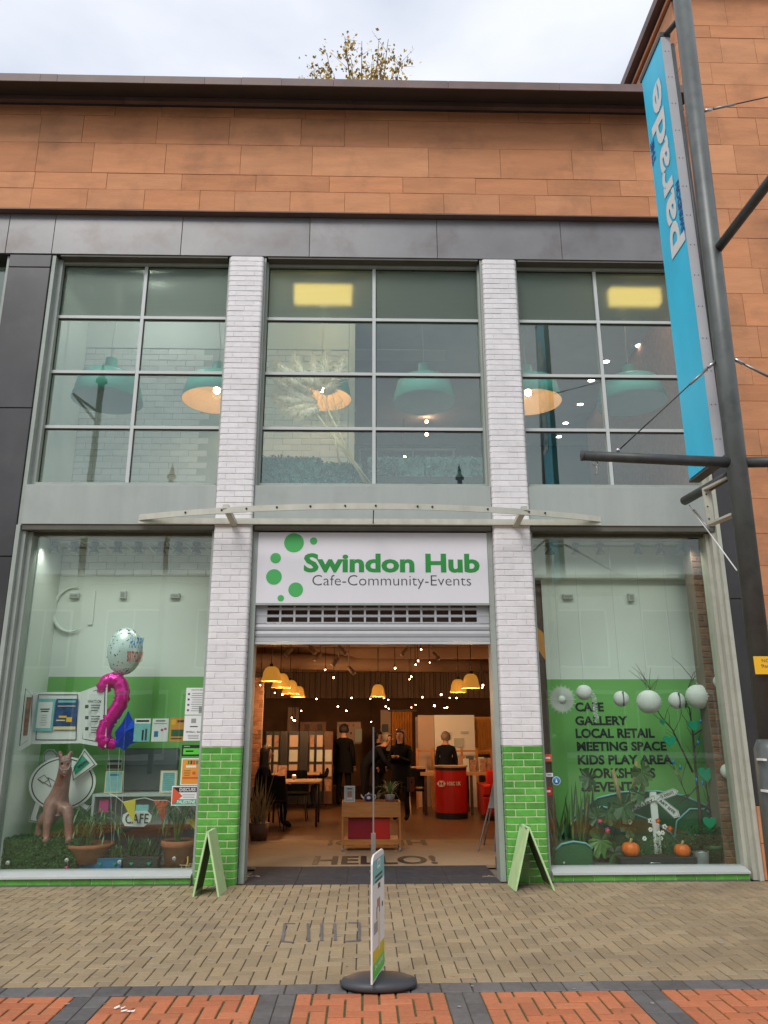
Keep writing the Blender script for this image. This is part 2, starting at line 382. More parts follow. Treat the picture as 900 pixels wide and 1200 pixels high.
ORD = 'first second third fourth fifth sixth seventh eighth ninth tenth eleventh twelfth thirteenth fourteenth fifteenth sixteenth seventeenth eighteenth nineteenth twentieth'.split()
def nth(i, n): return (ORD[i] + ' from the left') if i < n/2 else (ORD[n-1-i] + ' from the right')

def text(body, O, u, v, rect, m, parent=None, name='lettering', bold=0., depth=.004):
    """lettering fitted to rect=(u0,u1,v0,v1) in the plane O + u*s + v*t"""
    c = bpy.data.curves.new(name, 'FONT'); c.body = body; c.size = 1; c.offset = bold; c.extrude = 0.0; c.resolution_u = 3
    o = bpy.data.objects.new(name, c); col.objects.link(o)
    dg = bpy.context.evaluated_depsgraph_get(); me = bpy.data.meshes.new_from_object(o.evaluated_get(dg))
    bpy.data.objects.remove(o); bpy.data.curves.remove(c)
    xs = [q.co.x for q in me.vertices]; ys = [q.co.y for q in me.vertices]
    x0, x1, y0, y1 = min(xs), max(xs), min(ys), max(ys)
    O, u, v = Vector(O), Vector(u), Vector(v); off = woff(parent)
    for q in me.vertices:
        s_ = rect[0] + (q.co.x-x0)/(x1-x0)*(rect[1]-rect[0]); t_ = rect[2] + (q.co.y-y0)/(y1-y0)*(rect[3]-rect[2])
        q.co = O + u*s_ + v*t_ - off
    me.materials.clear(); me.materials.append(M[m]); me.name = name
    ob = bpy.data.objects.new(name, me); col.objects.link(ob)
    if parent: ob.parent = parent
    return ob
def ftext(body, rc, Y, m, parent, name='lettering', bold=0.):
    return text(body, (0, Y, 0), (1,0,0), (0,0,1), (rc[0], rc[1], rc[2], rc[3]), m, parent, name, bold)

def pieces(name, parent, items, make, m, limit=300, rest=None):
    """items: list of (key, loc); make(key)->MB in local coords. The first `limit` become parts, the rest one stuff part."""
    cache = {}
    for i, (key, loc) in enumerate(items[:limit]):
        if key not in cache: cache[key] = make(key).build(name, m, parent, (0,0,0)); o = cache[key]; o.location = Vector(loc) - woff(parent); continue
        copy_part(cache[key], parent, loc)
    if len(items) > limit:
        mb = MB()
        for key, loc in items[limit:]:
            q = make(key); mb.add([(v[0]+loc[0], v[1]+loc[1], v[2]+loc[2]) for v in q.v], q.f)
        tag(mb.build(rest or name + '_field', m, parent), kind='stuff')

# ------------------------------------------------------------------ ground and paving
structure('ground', MB().box(-300, 300, -300, 300, -.12, -.05), 'ground')
YB0, YB1 = G(450, 1152).y, G(450, 1163).y         # grey band between the two pavings
buff = structure('buff_pavement', MB().box(-7.2, 7.2, YB0, -.02, -.045, -.006), 'joint_sand')
PH = .1
def paver_mb(key, g_=.0038):
    k, lx, ly = key; r_ = random.Random(k*7+int(lx*100))
    mb = MB().chbox(-lx/2+g_, lx/2-g_, -ly/2+g_, ly/2-g_, -.03, 0, .004, 'z')
    t0, t1 = r_.uniform(-.0012, .0012), r_.uniform(-.0012, .0012)
    mb.v = [(x, y, z + (t0*x*8 + t1*y*8 if z > -.02 else 0)) for x, y, z in mb.v]
    return mb
def herringbone(nx, ny, ox, oy, cx=PH, cy_=PH):
    """90 degree herringbone of 2:1 pavers on nx by ny cells, cut to single cells at the edges"""
    out = []
    def put(cells):
        cells = [c for c in cells if 0 <= c[0] < nx and 0 <= c[1] < ny]
        if not cells: return
        i0, i1 = min(c[0] for c in cells), max(c[0] for c in cells)+1; j0, j1 = min(c[1] for c in cells), max(c[1] for c in cells)+1
        out.append(((rng.randrange(4), round((i1-i0)*cx, 4), round((j1-j0)*cy_, 4)), (ox+(i0+i1)/2*cx, oy+(j0+j1)/2*cy_, rng.uniform(-.0015, .0015))))
    for j in range(-2, ny+2):
        for i in range(-2, nx+2):
            k = (i-j) % 4
            if k == 0: put([(i, j), (i+1, j)])
            elif k == 3: put([(i, j), (i, j+1)])
    return out
ny_ = round((-.02-YB0)/PH)
items = herringbone(143, ny_, -7.15, YB0, PH, (-.02-YB0)/ny_)
def vis(l):
    d = Vector(l) - CAM; q = rot.transposed() @ d
    px = 450 + F*q.x/-q.z; py = 600 - F*q.y/-q.z
    return (0 if (-5 < px < 905 and py < 1210) else 1, d.length)
items.sort(key=lambda t: vis(t[1]))
pieces('paver', buff, items, paver_mb, 'buff_paver', 300, 'paver_field')

# fill strips where the herringbone meets its edges: cut pavers, joined
# the grey band of setts and the cross bands
band = structure('grey_sett_band', MB().box(-7.2, 7.2, YB1, YB0-.002, -.045, -.007), 'joint_sand')
bw = (YB0-YB1)-.008
items = []; x = -7.1
def sett_mb(k): return MB().chbox(-.096, .096, -bw/2, bw/2, -.03, 0, .005, 'z')
while x < 7.1:
    items.append((0, (x+.1, (YB0+YB1)/2, rng.uniform(-.001, .001)))); x += .2
pieces('sett', band, items, sett_mb, 'grey_sett')
red = structure('red_brick_paving', MB().box(-7.2, 7.2, -5.6, YB1-.002, -.045, -.010), 'joint_moss')
bands = [(-2.96, -2.74), (-1.80, -1.58), (-.645, -.42), (.515, .735), (1.665, 1.89), (2.83, 3.05), (4.0, 4.22), (-4.12, -3.9)]
bands.sort()
edges = [-5.1] + [e for b in bands for e in b] + [5.2]
items = []; sitems = []
for a, b in bands:
    y = YB1 - .012
    while y > -5.5:
        for q in (0, 1):
            sitems.append(((round((b-a)/2, 3)), (a + (b-a)*(.25+.5*q), y-.1, rng.uniform(-.001, .001))))
        y -= .2
def cross_mb(wd): return MB().chbox(-wd/2+.002, wd/2-.002, -.0975, .0975, -.03, 0, .004, 'z')
sitems.sort(key=lambda t: vis(t[1])); pieces('sett', band, sitems[:180], cross_mb, 'grey_sett')
for a, b in zip(edges[0::2], edges[1::2]):
    n_ = max(1, round((b-a)/.104))
    items += herringbone(n_, 19, a, YB1-.008-19*.104, (b-a)/n_, .104)
items.sort(key=lambda t: vis(t[1]))
pieces('brick', red, items, lambda k: paver_mb(k, .0065), 'red_paver', 300, 'brick_field')

# service cover frame let into the buff paving
cv = thing('service_cover', 'square recessed inspection cover outlined in grey among the buff pavers', 'manhole cover', (*G(377, 1094).xy, 0))
def gbar(p, q, wd=.012):
    p, q = G(*p), G(*q); d = (q-p).normalized(); s_ = Vector((-d.y, d.x, 0))*wd
    return MB().prism([p-s_, q-s_, q+s_, p+s_], (0,0,.007))
for (p, q) in (((334,1083),(346,1083)), ((334,1083),(331,1104)), ((331,1104),(344,1105)), ((377,1083),(377,1103)), ((408,1082),(421,1082)), ((421,1082),(421,1103)), ((421,1103),(404,1104)), ((361,1083),(362,1104)), ((392,1083),(393,1103))):
    gbar(p, q).build('frame_strip', 'grey_sett', cv)
# litter
for i, (px_, py_, lab) in enumerate(((136, 1184, 'crumpled white wrapper lying on the red bricks at left'), (148, 1187, 'thin white straw of litter beside the crumpled wrapper'), (606, 1037, 'small brown fallen leaf near the foot of the right green board'))):
    p = G(px_, py_); mb = MB(); r_ = random.Random(i)
    L_ = .035 if i < 2 else .02
    for k in range(5):
        a = p + Vector((r_.uniform(-L_, L_), r_.uniform(-L_, L_)*.4, .006)); b = a + Vector((r_.uniform(.015, .03)*(1 if i < 2 else .5), r_.uniform(-.02, .02), r_.uniform(.003, .012)))
        mb.add([a, b, b+Vector((.003, .007, .004)), a+Vector((0, .007, .004))], [(0,1,2,3)]); 
    single('litter', mb, 'paper' if i < 2 else 'leaf_dry', lab, 'litter')

# ------------------------------------------------------------------ facade: sandstone walls
YS = -.10
wall = thing('sandstone_parapet_wall', 'long band of pinkish orange sandstone blocks above the dark metal fascia', 'wall', (0, .2, 8.37))
MB().box(-9, 4.66, YS+.012, .5, 8.375, 10.076).build('backing', 'sandstone_joint', wall)
def stone_mb(wd, ht, k, dep=.1):
    r_ = random.Random(k)
    mb = MB().chbox(-wd/2+.002, wd/2-.002, 0, dep, -ht/2+.002, ht/2-.002, .0025)
    return mb
def put_stone(parent, x0, x1, z0, z1, y):
    o = stone_mb(x1-x0, z1-z0, 0).build('stone', 'sandstone', parent, (0,0,0)); o.location = Vector(((x0+x1)/2, y+rng.uniform(-.003, .003), (z0+z1)/2)) - woff(parent)
cy = [122, 136, 168, 203, 222, 246]      # course lines at x about 150
zs = [10.076] + [A(150, y, YS).z for y in cy[1:-1]] + [8.375]
js = [[48,135,190,275,358,405,525,607,690], [47,97,184,269,353,404,455,704], [43,109,194,282,366,502,586,670], [40,125,213,300,386,472,557,641,726], [36,102,169,234,275,340,404,457,520,585,627,692,760]]
for i in range(5):
    xs = [-9, -8.1, -7.2, -6.3, -5.7] + [A(j, (cy[i]+cy[i+1])/2, YS).x for j in js[i]]
    while xs[-1] < 4.0: xs.append(xs[-1] + rng.uniform(.7, .95))
    if xs[-1] > 4.3: xs.pop()
    xs.append(4.66)
    for a, b in zip(xs, xs[1:]): put_stone(wall, a, b, zs[i+1], zs[i], YS)
MB().box(-9, 4.66, YS-.001, 0.0, 8.362, 8.3745).build('drip_edge', 'cornice_metal', wall)
# taller block at the right
tower = thing('sandstone_tower_wall', 'taller block of sandstone courses behind the grey lamp post at right', 'building', (6, .5, 0))
TX = 4.68
MB().box(TX+.012, 9.5, YS+.012, 6.0, .0, 12.3).build('backing', 'sandstone_joint', tower)
ty = [8,31,45,74,99.5,126,138,170,204,222,245,279,314,344,382,419,451,470,503,534,584,625]
tz = [12.3] + [A(868, y, YS).z for y in ty if A(868, y, YS).z < 12.0]
while tz[-1] > .4: tz.append(tz[-1] - rng.choice((.22, .36, .4)))
tz[-1] = 0.02
tj = {8:824,31:833,45:845,74:834,99.5:851,138:842,170:861,222:868,245:855,279:878,344:871,382:889,419:880,503:890}
ymap = {round(A(868, y, YS).z, 3): x for y, x in tj.items()}
for i, (zt, zb) in enumerate(zip(tz, tz[1:])):
    xs = [TX]; k = ymap.get(round(zt, 3))
    zm = (zt+zb)/2
    if k: 
        yy = [y for y, x in tj.items() if round(A(868, y, YS).z, 3) == round(zt, 3)][0]
        xs.append(max(TX+.15, A(k, yy+12, YS).x))
    else: xs.append(TX + rng.uniform(.3, .9))
    while xs[-1] < 9.2: xs.append(xs[-1] + rng.uniform(.5, .95))
    xs[-1] = 9.5
    for a, b in zip(xs, xs[1:]): put_stone(tower, a, b, zb, zt, YS)
# return face above the lower roof
for i, (zt, zb) in enumerate(zip(tz, tz[1:])):
    if zt < 9.9: break
    ys = [YS+.1]; 
    while ys[-1] < 5.4: ys.append(ys[-1] + rng.uniform(.5, .9))
    ys[-1] = 6.0
    for a, b in zip(ys, ys[1:]):
        o = stone_mb(b-a, zt-zb, 0, .05).build('stone', 'sandstone', tower, (0,0,0)); o.rotation_euler = (0,0,R(-90)); o.location = Vector((TX-.035+rng.uniform(-.002, .002), (a+b)/2, (zb+zt)/2)) - woff(tower)
mb = MB(); mb.box(4.50, 9.6, -.36, 6.1, 12.47, 12.62)
mb.build('coping', 'cornice_metal', tower)
MB().box(4.60, 9.6, -.20, 6.05, 12.33, 12.39).build('moulding', 'sandstone', tower)
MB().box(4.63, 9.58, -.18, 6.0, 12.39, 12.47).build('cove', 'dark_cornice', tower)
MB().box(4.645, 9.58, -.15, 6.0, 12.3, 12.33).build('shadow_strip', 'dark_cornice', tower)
# cornice of the long wall
cor = thing('roof_cornice', 'dark brown overhanging metal cornice along the top of the sandstone wall', 'cornice', (0, 0, 10.0))
x = -9.0; 
for x1 in [A(q, 92, -.6).x for q in (-60, 47, 67, 169, 240, 283, 330, 391, 525, 655)] + [4.1, 4.52]:
    jz = rng.uniform(0, .005); MB().prism([(x+.002, -.60, 9.995), (x+.002, -.585, 9.995), (x+.002, -.585, 10.09), (x+.002, -.17, 10.195), (x+.002, .6, 10.195), (x+.002, .6, 10.235), (x+.002, -.17, 10.225), (x+.002, -.60, 10.112+jz)], (x1-x-.004, 0, 0)).build('coping', 'cornice_metal', cor); x = x1
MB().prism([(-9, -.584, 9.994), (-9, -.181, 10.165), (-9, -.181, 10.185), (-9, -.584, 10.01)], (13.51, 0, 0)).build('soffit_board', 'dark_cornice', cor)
x = -9.0
for x1 in (-6.2, -3.4, -.2, 1.8, 4.53):
    MB().box(x+.002, x1-.002, -.18, .1, 10.097, 10.163).build('moulding', 'cornice_metal', cor); x = x1
# underside pieces butt against the soffit; shade below drawn as a dark strip
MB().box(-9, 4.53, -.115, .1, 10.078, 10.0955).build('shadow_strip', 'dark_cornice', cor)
structure('flat_roof', MB().box(-9, 4.6, .6, 14, 9.7, 9.95), 'roof_felt')
# fascia
fas = thing('metal_fascia', 'band of dark grey metal panels between sandstone and the upper windows', 'fascia', (0, 0, 7.74))
xs = [-9, -7.2] + [A(q, 275, 0).x for q in (9, 63, 213, 363, 512, 657)] + [4.655]
for a, b in zip(xs, xs[1:]):
    MB().chbox(a+.002, b-.002, rng.uniform(-.001, .001), .3, 7.745, 8.36, .004).build('panel', 'fascia_metal', fas)
MB().box(-9, 4.655, .02, .32, 7.735, 8.355).build('backing', 'black_seal', fas)

# ------------------------------------------------------------------ dark metal piers left and right of the bays
lp = thing('dark_metal_pier', 'dark grey metal clad pier at the left edge, scratched and patchy', 'pier', (-4.5, .2, 0))
lx0 = A(11, 305, 0).x; lx1 = -4.205
zz = [7.73, A(35, 313, 0).z, A(35, 478, 0).z, 3.6, 1.5, .02]
for a, b in zip(zz, zz[1:]):
    MB().chbox(lx0, lx1, rng.uniform(-.004, 0), .3, b+.004, a-.004, .006).build('panel', 'pier_metal', lp)
MB().box(lx0+.01, lx1-.006, .02, .5, .0, 7.73).build('core', 'black_seal', lp)
rp = thing('narrow_metal_pier', 'narrow dark metal pier between the cream window frame and the lamp post', 'pier', (4.5, .2, 0))
pz = A(895, 944, 0).z
for a, b in ((7.73, 5.4), (5.4, 3.1), (3.1, pz)):
    MB().chbox(4.375, 4.655, rng.uniform(-.004, 0), .3, b+.003, a-.003, .005).build('panel', 'pier_metal', rp)
MB().box(4.38, 4.65, .02, .5, 0, 7.73).build('core', 'black_seal', rp)
z1 = pz - .006
for a, b in ((pz-.006, pz*.5), (pz*.5-.006, .01)):
    MB().chbox(4.372, 4.655, -.045, .2, b, a, .004).build('plinth_stone', 'sandstone', rp)

# ------------------------------------------------------------------ brick pillars
def roundplan(x0, x1, y0, y1, rl, rr, n=4):
    """plan polygon (front = y0), rounded front corners where rl / rr > 0; counter-clockwise seen from above"""
    p = []
    if rl:
        for i in range(n+1):
            a = math.pi + (math.pi/2)*i/n; p.append((x0+rl+rl*math.cos(a), y0+rl+rl*math.sin(a)))
    else: p.append((x0, y0))
    if rr:
        for i in range(n+1):
            a = 1.5*math.pi + (math.pi/2)*i/n; p.append((x1-rr+rr*math.cos(a), y0+rr+rr*math.sin(a)))
    else: p.append((x1, y0))
    p += [(x1, y1), (x0, y1)]
    return p
def brick_mb(wd, ht, dep, rl, rr, k, jit):
    r_ = random.Random(k*31+int(wd*1000)); c = .004
    pl = roundplan(-wd/2, wd/2, 0, dep, rl, rr)
    n = len(pl); vs = []
    dz = [r_.uniform(-jit, jit) for _ in range(4)]
    for z, ins in ((0, c), (c, 0), (ht-c, 0), (ht, c)):
        for (x_, y_) in pl:
            yy = y_ + (ins if y_ < dep-.01 else 0); xx = x_ - math.copysign(ins, x_)*.6
            e = (dz[0]*(x_/wd) if z < ht/2 else dz[1]*(x_/wd)) + (dz[2] if z < ht/2 else dz[3])*.5
            vs.append((xx, yy, z - ht/2 + e))
    fs = [(l*n+i, l*n+(i+1) % n, (l+1)*n+(i+1) % n, (l+1)*n+i) for l in range(3) for i in range(n)]
    fs += [tuple(range(n))[::-1], tuple(range(3*n, 4*n))]
    return MB().add(vs, fs)
NC = 103; CH = 7.70/NC
def pillar(x0, x1, label):
    th = thing('brick_pillar', label, 'pillar', ((x0+x1)/2, 0, 0), 'brick pillars beside the entrance')
    W_ = x1-x0; yf = -.06; dep = .30
    ng = 19
    pl = roundplan(x0+.006, x1-.006, yf+.006, yf+dep, .03, .03)
    MB().prism([(a, b, 0) for a, b in pl], (0, 0, ng*CH)).build('green_grout_core', 'cream_grout', th)
    MB().prism([(a, b, ng*CH) for a, b in pl], (0, 0, 7.70-ng*CH)).build('white_mortar_core', 'white_mortar', th)
    s_ = W_/.44; cache = {}
    for c in range(NC):
        green = c < ng; g_ = .0055 if green else .0027; ht = CH - 2*g_
        segs = [(0, .215, 1, 0), (.225, .44, 0, 1)] if c % 2 == 0 else [(0, .1, 1, 0), (.11, .325, 0, 0), (.335, .44, 0, 1)]
        for a, b, l_, r_ in segs:
            a2 = x0 + a*s_ + (0 if l_ else g_-.005); b2 = x0 + b*s_ - (0 if r_ else g_-.005)
            k = rng.randrange(4); key = (green, round(b2-a2, 3), l_, r_, k)
            loc = ((a2+b2)/2, yf + (0 if green else rng.uniform(-.0025, .0015)), (c+.5)*CH)
            if key not in cache:
                o = brick_mb(b2-a2, ht, dep-.01, .035*l_, .035*r_, k, .0006 if green else .0022).build('brick', 'green_tile' if green else 'white_brick', th, (0,0,0))
                if green: o.name = 'glazed_brick'
                o.location = Vector(loc) - woff(th); cache[key] = o
            else: copy_part(cache[key], th, loc)
    return th
PL0, PL1 = -1.82, -1.365
PR0, PR1 = 1.56, 2.015
pillar(PL0, PL1, 'white painted brick pillar with green glazed foot, left of the doorway')
pillar(PR0, PR1, 'white painted brick pillar with green glazed foot, right of the doorway')

# ------------------------------------------------------------------ windows
LX0, RX1 = -4.20, 4.37
bays = [(LX0, PL0, 'L'), (PL1, PR0, 'M'), (PR1, RX1, 'R')]
rows = [7.70, 6.90, 6.10, 5.33, 4.555]
vx = {'L': -2.985, 'M': .11, 'R': 3.145}
labs = {'L': 'upper window above the balloons display, eight panes, white brick room behind', 'M': 'upper window over the doorway sign with dried pampas grass behind', 'R': 'upper window behind the blue banner, dark room with downlights'}
for x0, x1, b in bays:
    cream = b == 'R'
    wt = thing('upper_window', labs[b], 'window', ((x0+x1)/2, .2, 4.5), 'upper windows of the facade')
    fm = 'frame_green'
    jl = .11 if b == 'L' else .045; jr = .10 if b == 'R' else .045
    # stepped jambs, head and sill
    MB().box(x0+.002, x0+jl*.45, .02, .30, 3.995 if b == 'L' else 4.5, 7.73).build('frame_jamb', fm, wt)
    MB().box(x0+jl*.45, x0+jl, .11, .28, 4.5, 7.73).build('frame_jamb', fm, wt)
    MB().box(x1-jr*.45, x1-.002, .02, .30, 4.5, 7.73).build('frame_jamb', 'frame_cream' if cream else fm, wt)
    MB().box(x1-jr, x1-jr*.45, .11, .28, 4.5, 7.73).build('frame_jamb', 'frame_cream' if cream else fm, wt)
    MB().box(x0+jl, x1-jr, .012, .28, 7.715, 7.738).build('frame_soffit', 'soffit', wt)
    MB().box(x0+jl, x1-jr, .14, .27, 7.68, 7.714).build('frame_head', fm, wt)
    MB().box(x0+jl, x1-jr, .10, .27, 4.505, 4.565).build('frame_sill', fm, wt)
    MB().box(vx[b]-.022, vx[b]+.022, .17, .25, 4.566, 7.679).build('mullion', 'glazing_bar', wt)
    xm = [(x0+jl, vx[b]-.022), (vx[b]+.022, x1-jr)]
    for z in rows[1:-1]:
        for a, c in xm: MB().box(a, c, .165, .245, z-.02, z+.02).build('transom', 'glazing_bar', wt)
    for i in range(4):
        for a, c in xm:
            zt = rows[i] - (.02 if i else .02); zb = rows[i+1] + (.02 if i < 3 else .011)
            MB().box(a, c, .20, .208, zb, zt).build('pane', 'ribbed_glass' if i == 0 else 'upper_glass', wt)
            s_ = MB(); s_.box(a, c, .185, .199, zt-.012, zt); s_.box(a, a+.01, .185, .199, zb, zt-.012); s_.build('seal', 'black_seal', wt)
    # spandrel below
    sp = thing('spandrel_panel', {'L': 'grey green spandrel panel below the left upper window', 'M': 'grey green spandrel panel above the white shop sign', 'R': 'grey green spandrel panel below the right upper window'}[b], 'panel', ((x0+x1)/2, .1, 4.0), 'spandrel panels under the upper windows')
    xa, xb_ = x0+.05, x1-(.004 if b != 'R' else .06)
    if b != 'L': xa = x0+.004
    MB().chbox(xa, xb_, -.005, .28, 4.0, 4.502, .004).build('face', 'panel_green', sp)
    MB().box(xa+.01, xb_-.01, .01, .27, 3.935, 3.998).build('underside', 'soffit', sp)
# ground floor windows
GZ0, GZ1 = .13, 3.93
for x0, x1, b in (bays[0], bays[2]):
    wt = thing('shop_window', {'L': 'tall left shop window of one greenish pane, display with balloons inside', 'R': 'tall right shop window of one greenish pane, lanterns and pumpkins inside'}[b], 'window', ((x0+x1)/2, .2, 0), 'ground floor shop windows')
    fm = 'frame_green'
    if b == 'L':
        for k, (xa, xb_, ya) in enumerate(((x0, x0+.05, -.01), (x0+.05, x0+.10, .05), (x0+.10, x0+.155, .12))):
            MB().box(xa+.001, xb_-.001, ya, .30, .0, 3.93+.06*(k < 1)).build('frame_jamb', fm, wt)
        gx0 = x0+.155
    else:
        MB().box(x0+.002, x0+.035, .04, .28, 0.0, 3.93).build('frame_jamb', fm, wt); gx0 = x0+.035
    if b == 'R':
        for k, (xa, xb_, ya) in enumerate(((x1-.05, x1, -.02), (x1-.10, x1-.05, .03), (x1-.145, x1-.10, .11))):
            MB().box(xa+.001, xb_-.001, ya, .30, .0, 3.93+.57*(k < 1)).build('frame_jamb', 'frame_cream', wt)
        gx1 = x1-.145
    else:
        MB().box(x1-.035, x1-.002, .04, .28, 0.0, 3.93).build('frame_jamb', fm, wt); gx1 = x1-.035
    MB().box(gx0, gx1, .205, .215, GZ0, GZ1).build('pane', 'window_glass', wt)
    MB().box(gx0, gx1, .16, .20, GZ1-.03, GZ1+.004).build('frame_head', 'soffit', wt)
    xs0 = x0+.156 if b == 'L' else x0+.036; xs1 = x1-.146 if b == 'R' else x1-.036
    # sloped aluminium sill
    MB().prism([(xs0, -.03, .075), (xs0, .26, .075), (xs0, .26, .13), (xs0, .12, .128), (xs0, -.03, .095)], (xs1-xs0, 0, 0)).build('sill', 'glazing_bar', wt)
    pl_ = thing('tiled_plinth', {'L': 'low row of green glazed tiles under the left shop window', 'R': 'low row of green glazed tiles under the right shop window'}[b], 'plinth', ((x0+x1)/2, .1, 0), 'green tiled plinths')
    ex0 = x0+.16 if b == 'L' else x0+.04; ex1 = x1-.15 if b == 'R' else x1-.04
    MB().box(ex0, ex1, .006, .2, .0, .073).build('grout_core', 'cream_grout', pl_)
    x = ex0
    while x < ex1-.02:
        e = min(x+.225, ex1); MB().chbox(x+.003, e-.003, 0, .1, .010, .070, .003).build('glazed_tile', 'green_tile', pl_); x = e
    MB().box(ex0, ex1, -.012, .005, -.004, .009).build('base_strip', 'grey_sett', pl_)

# ------------------------------------------------------------------ entrance: posts, sign, shutter, threshold
EX0, EX1 = PL1, PR0
ent = thing('entrance_frame', 'grey green steel frame round the open shop doorway', 'door frame', ((EX0+EX1)/2, .15, 0))
MB().box(EX0+.004, EX0+.065, .06, .30, .0, 3.93).build('post', 'frame_green', ent)
MB().box(EX1-.065, EX1-.004, .06, .30, .0, 3.93).build('post', 'frame_green', ent)
MB().box(EX0+.066, EX1-.066, .17, .30, 3.55, 3.93).build('head_box', 'soffit', ent)
sg = thing('shop_sign', 'white shop sign reading Swindon Hub in green over the doorway', 'sign', (.1, .1, 3.05))
rc = RC(302, 623, 571, 707, .05)
sx0, sx1, sz0, sz1 = EX0+.068, EX1-.068, rc[2], 3.93
MB().chbox(sx0, sx1, .05, .09, sz0, sz1-.01, .003).build('board', 'sign_white', sg)
MB().box(sx0, sx1, .045, .095, sz0-.022, sz0-.002).build('bottom_trim', 'frame_green', sg)
ftext('Swindon Hub', RC(356, 648.5, 562, 671, .049), .0475, 'sign_green', sg, bold=.035)
ftext('Cafe-Community-Events', RC(366, 674, 552, 690, .049), .0475, 'charcoal', sg, bold=-.012)
for (cx_, cy_, r_) in ((344.5, 636, 11.5), (367.5, 634, 4.3), (323, 654, 6.2), (321, 676, 9.2), (346.5, 691, 8.6), (329, 701, 3.8)):
    p = A(cx_, cy_, .049); q = A(cx_+r_, cy_, .049); rr = q.x-p.x
    pts = [(p.x+rr*math.cos(2*math.pi*k/32), .0485, p.z+rr*math.sin(2*math.pi*k/32)) for k in range(32)]
    MB().prism(pts, (0, -.0015, 0)).build('green_dot', 'sign_light_green', sg)
sh = thing('roller_shutter', 'raised silver roller shutter with a punched row of slots under the sign', 'shutter', (.1, .15, 2.57))
Ysh = .12
def zy(y): return A(437, y, Ysh).z
slx0, slx1 = EX0+.068, EX1-.068
colx = [A(313 + 16.55*k, 722, Ysh).x for k in range(16)]
pitch = colx[1]-colx[0]; gap = pitch*.86
slats = [(707, 713.6, True, 708.2, 712.2), (713.9, 721.8, True, 715.0, 720.4), (722.1, 730.8, True, 723.2, 728.9)]
for y0, y1, _, s0, s1 in slats:
    zt, zb, a, b = zy(y0), zy(y1), zy(s0), zy(s1)
    mb = MB().box(slx0, slx1, Ysh, Ysh+.015, a, zt); mb.box(slx0, slx1, Ysh, Ysh+.015, zb+.001, b)
    xx = slx0
    for k in range(15):
        c0 = colx[k]; mb.box(xx, c0, Ysh+.001, Ysh+.014, b, a); xx = c0+gap
    mb.box(xx, slx1, Ysh+.001, Ysh+.014, b, a)
    mb.build('punched_slat', 'shutter', sh)
for y0, y1 in ((731.1, 738.4), (738.8, 746.6)):
    zt, zb = zy(y0), zy(y1)
    MB().prism([(slx0, Ysh+.012, zb), (slx0, Ysh, zb+.006), (slx0, Ysh-.006, (zb+zt)/2), (slx0, Ysh, zt-.006), (slx0, Ysh+.012, zt)], (slx1-slx0, 0, 0)).build('slat', 'shutter', sh)
MB().box(slx0, slx1, Ysh-.008, Ysh+.02, zy(751.5), zy(747)).build('bottom_rail', 'shutter', sh)
MB().box(slx0, slx1, Ysh-.016, Ysh+.02, zy(755), zy(752)).build('bottom_lip', 'glazing_bar', sh)
MB().box(slx0, slx1, Ysh+.2, Ysh+.22, zy(731), zy(702)).build('back_plate', 'shutter_dark', sh)
th_ = structure('threshold', MB().box(EX0+.066, EX1-.066, -.02, 1.12, -.03, -.006), 'joint_sand')
x = EX0+.067; tw = (EX1-EX0-.134)/5
for i in range(5):
    for j, (ya, yb) in enumerate(((-.018, .5), (.504, 1.118))):
        MB().chbox(x+.002, x+tw-.002, ya, yb-.002, -.02, .0, .002, 'z').build('tile', 'threshold_tile', th_)
    x += tw
mt = thing('welcome_mat', 'wide beige entrance matting printed HELLO! just inside the doorway', 'doormat', (.1, 2.2, 0))
MB().box(-2.2, 2.6, 1.122, 3.4, -.03, .004).build('mat', 'coir', mt)
p0, p1 = G(365, 1012.5, .005), G(515, 1012.5, .005)
text('HELLO!', (0, 0, .0065), (1,0,0), (0,1,0), (G(366,1012,.005).x, G(514,1012,.005).x, G(440,1013,.005).y, G(440,1003,.005).y), 'black_ink', mt, bold=.03)
text('HELLO!', (0, 0, .0065), (-1,0,0), (0,-1,0), (-G(500,988,.005).x, -G(384,988,.005).x, -G(440,984.5,.005).y, -G(440,991,.005).y), 'black_ink', mt, bold=.03)
for px_ in (296, 573):
    g_ = thing('door_track', 'short steel floor guide at the %s side of the doorway threshold' % ('left' if px_ < 400 else 'right'), 'door fitting', (*G(px_, 1028).xy, 0))
    c = G(px_, 1028); MB().box(c.x-.07, c.x+.08, c.y-.012, c.y+.012, .0005, .012).build('bar', 'steel', g_); MB().lathe([(.0, .012), (.012, .012), (.012, .018), (0, .018)], (c.x, c.y, 0), 10).build('bolt', 'steel', g_)

# ------------------------------------------------------------------ canopy rails
cn = thing('curved_canopy_rails', 'bare bowed metal canopy rails spanning both pillars above the sign', 'canopy', (.1, 0, 4.05))
MB().box(A(163, 608, -.07).x, A(703, 611, -.07).x, -.10, -.062, 3.985, 4.055).build('wall_rail', 'frame_cream', cn)
pts = []; xl, xr = A(163, 607, -.1).x, A(704, 611, -.1).x; zc = 4.06
N = 40
inner, outer = [], []
for i in range(N+1):
    t = i/N; x = xl + (xr-xl)*t; d = .52*(1-(2*t-1)**2)
    outer.append((x, -.105-d)); inner.append((x, -.09-d))
for seg in ((0, 20), (20, 40)):
    mb = MB()
    for i in range(*seg):
        (a, b), (c, d) = outer[i], outer[i+1]; (e, f), (g_, h) = inner[i], inner[i+1]
        mb.add([(a,b,zc-.035),(c,d,zc-.035),(g_,h,zc-.035),(e,f,zc-.035),(a,b,zc+.035),(c,d,zc+.035),(g_,h,zc+.035),(e,f,zc+.035)], [(0,3,2,1),(4,5,6,7),(0,1,5,4),(2,3,7,6)])
    mb.build('bowed_rail', 'frame_cream', cn)
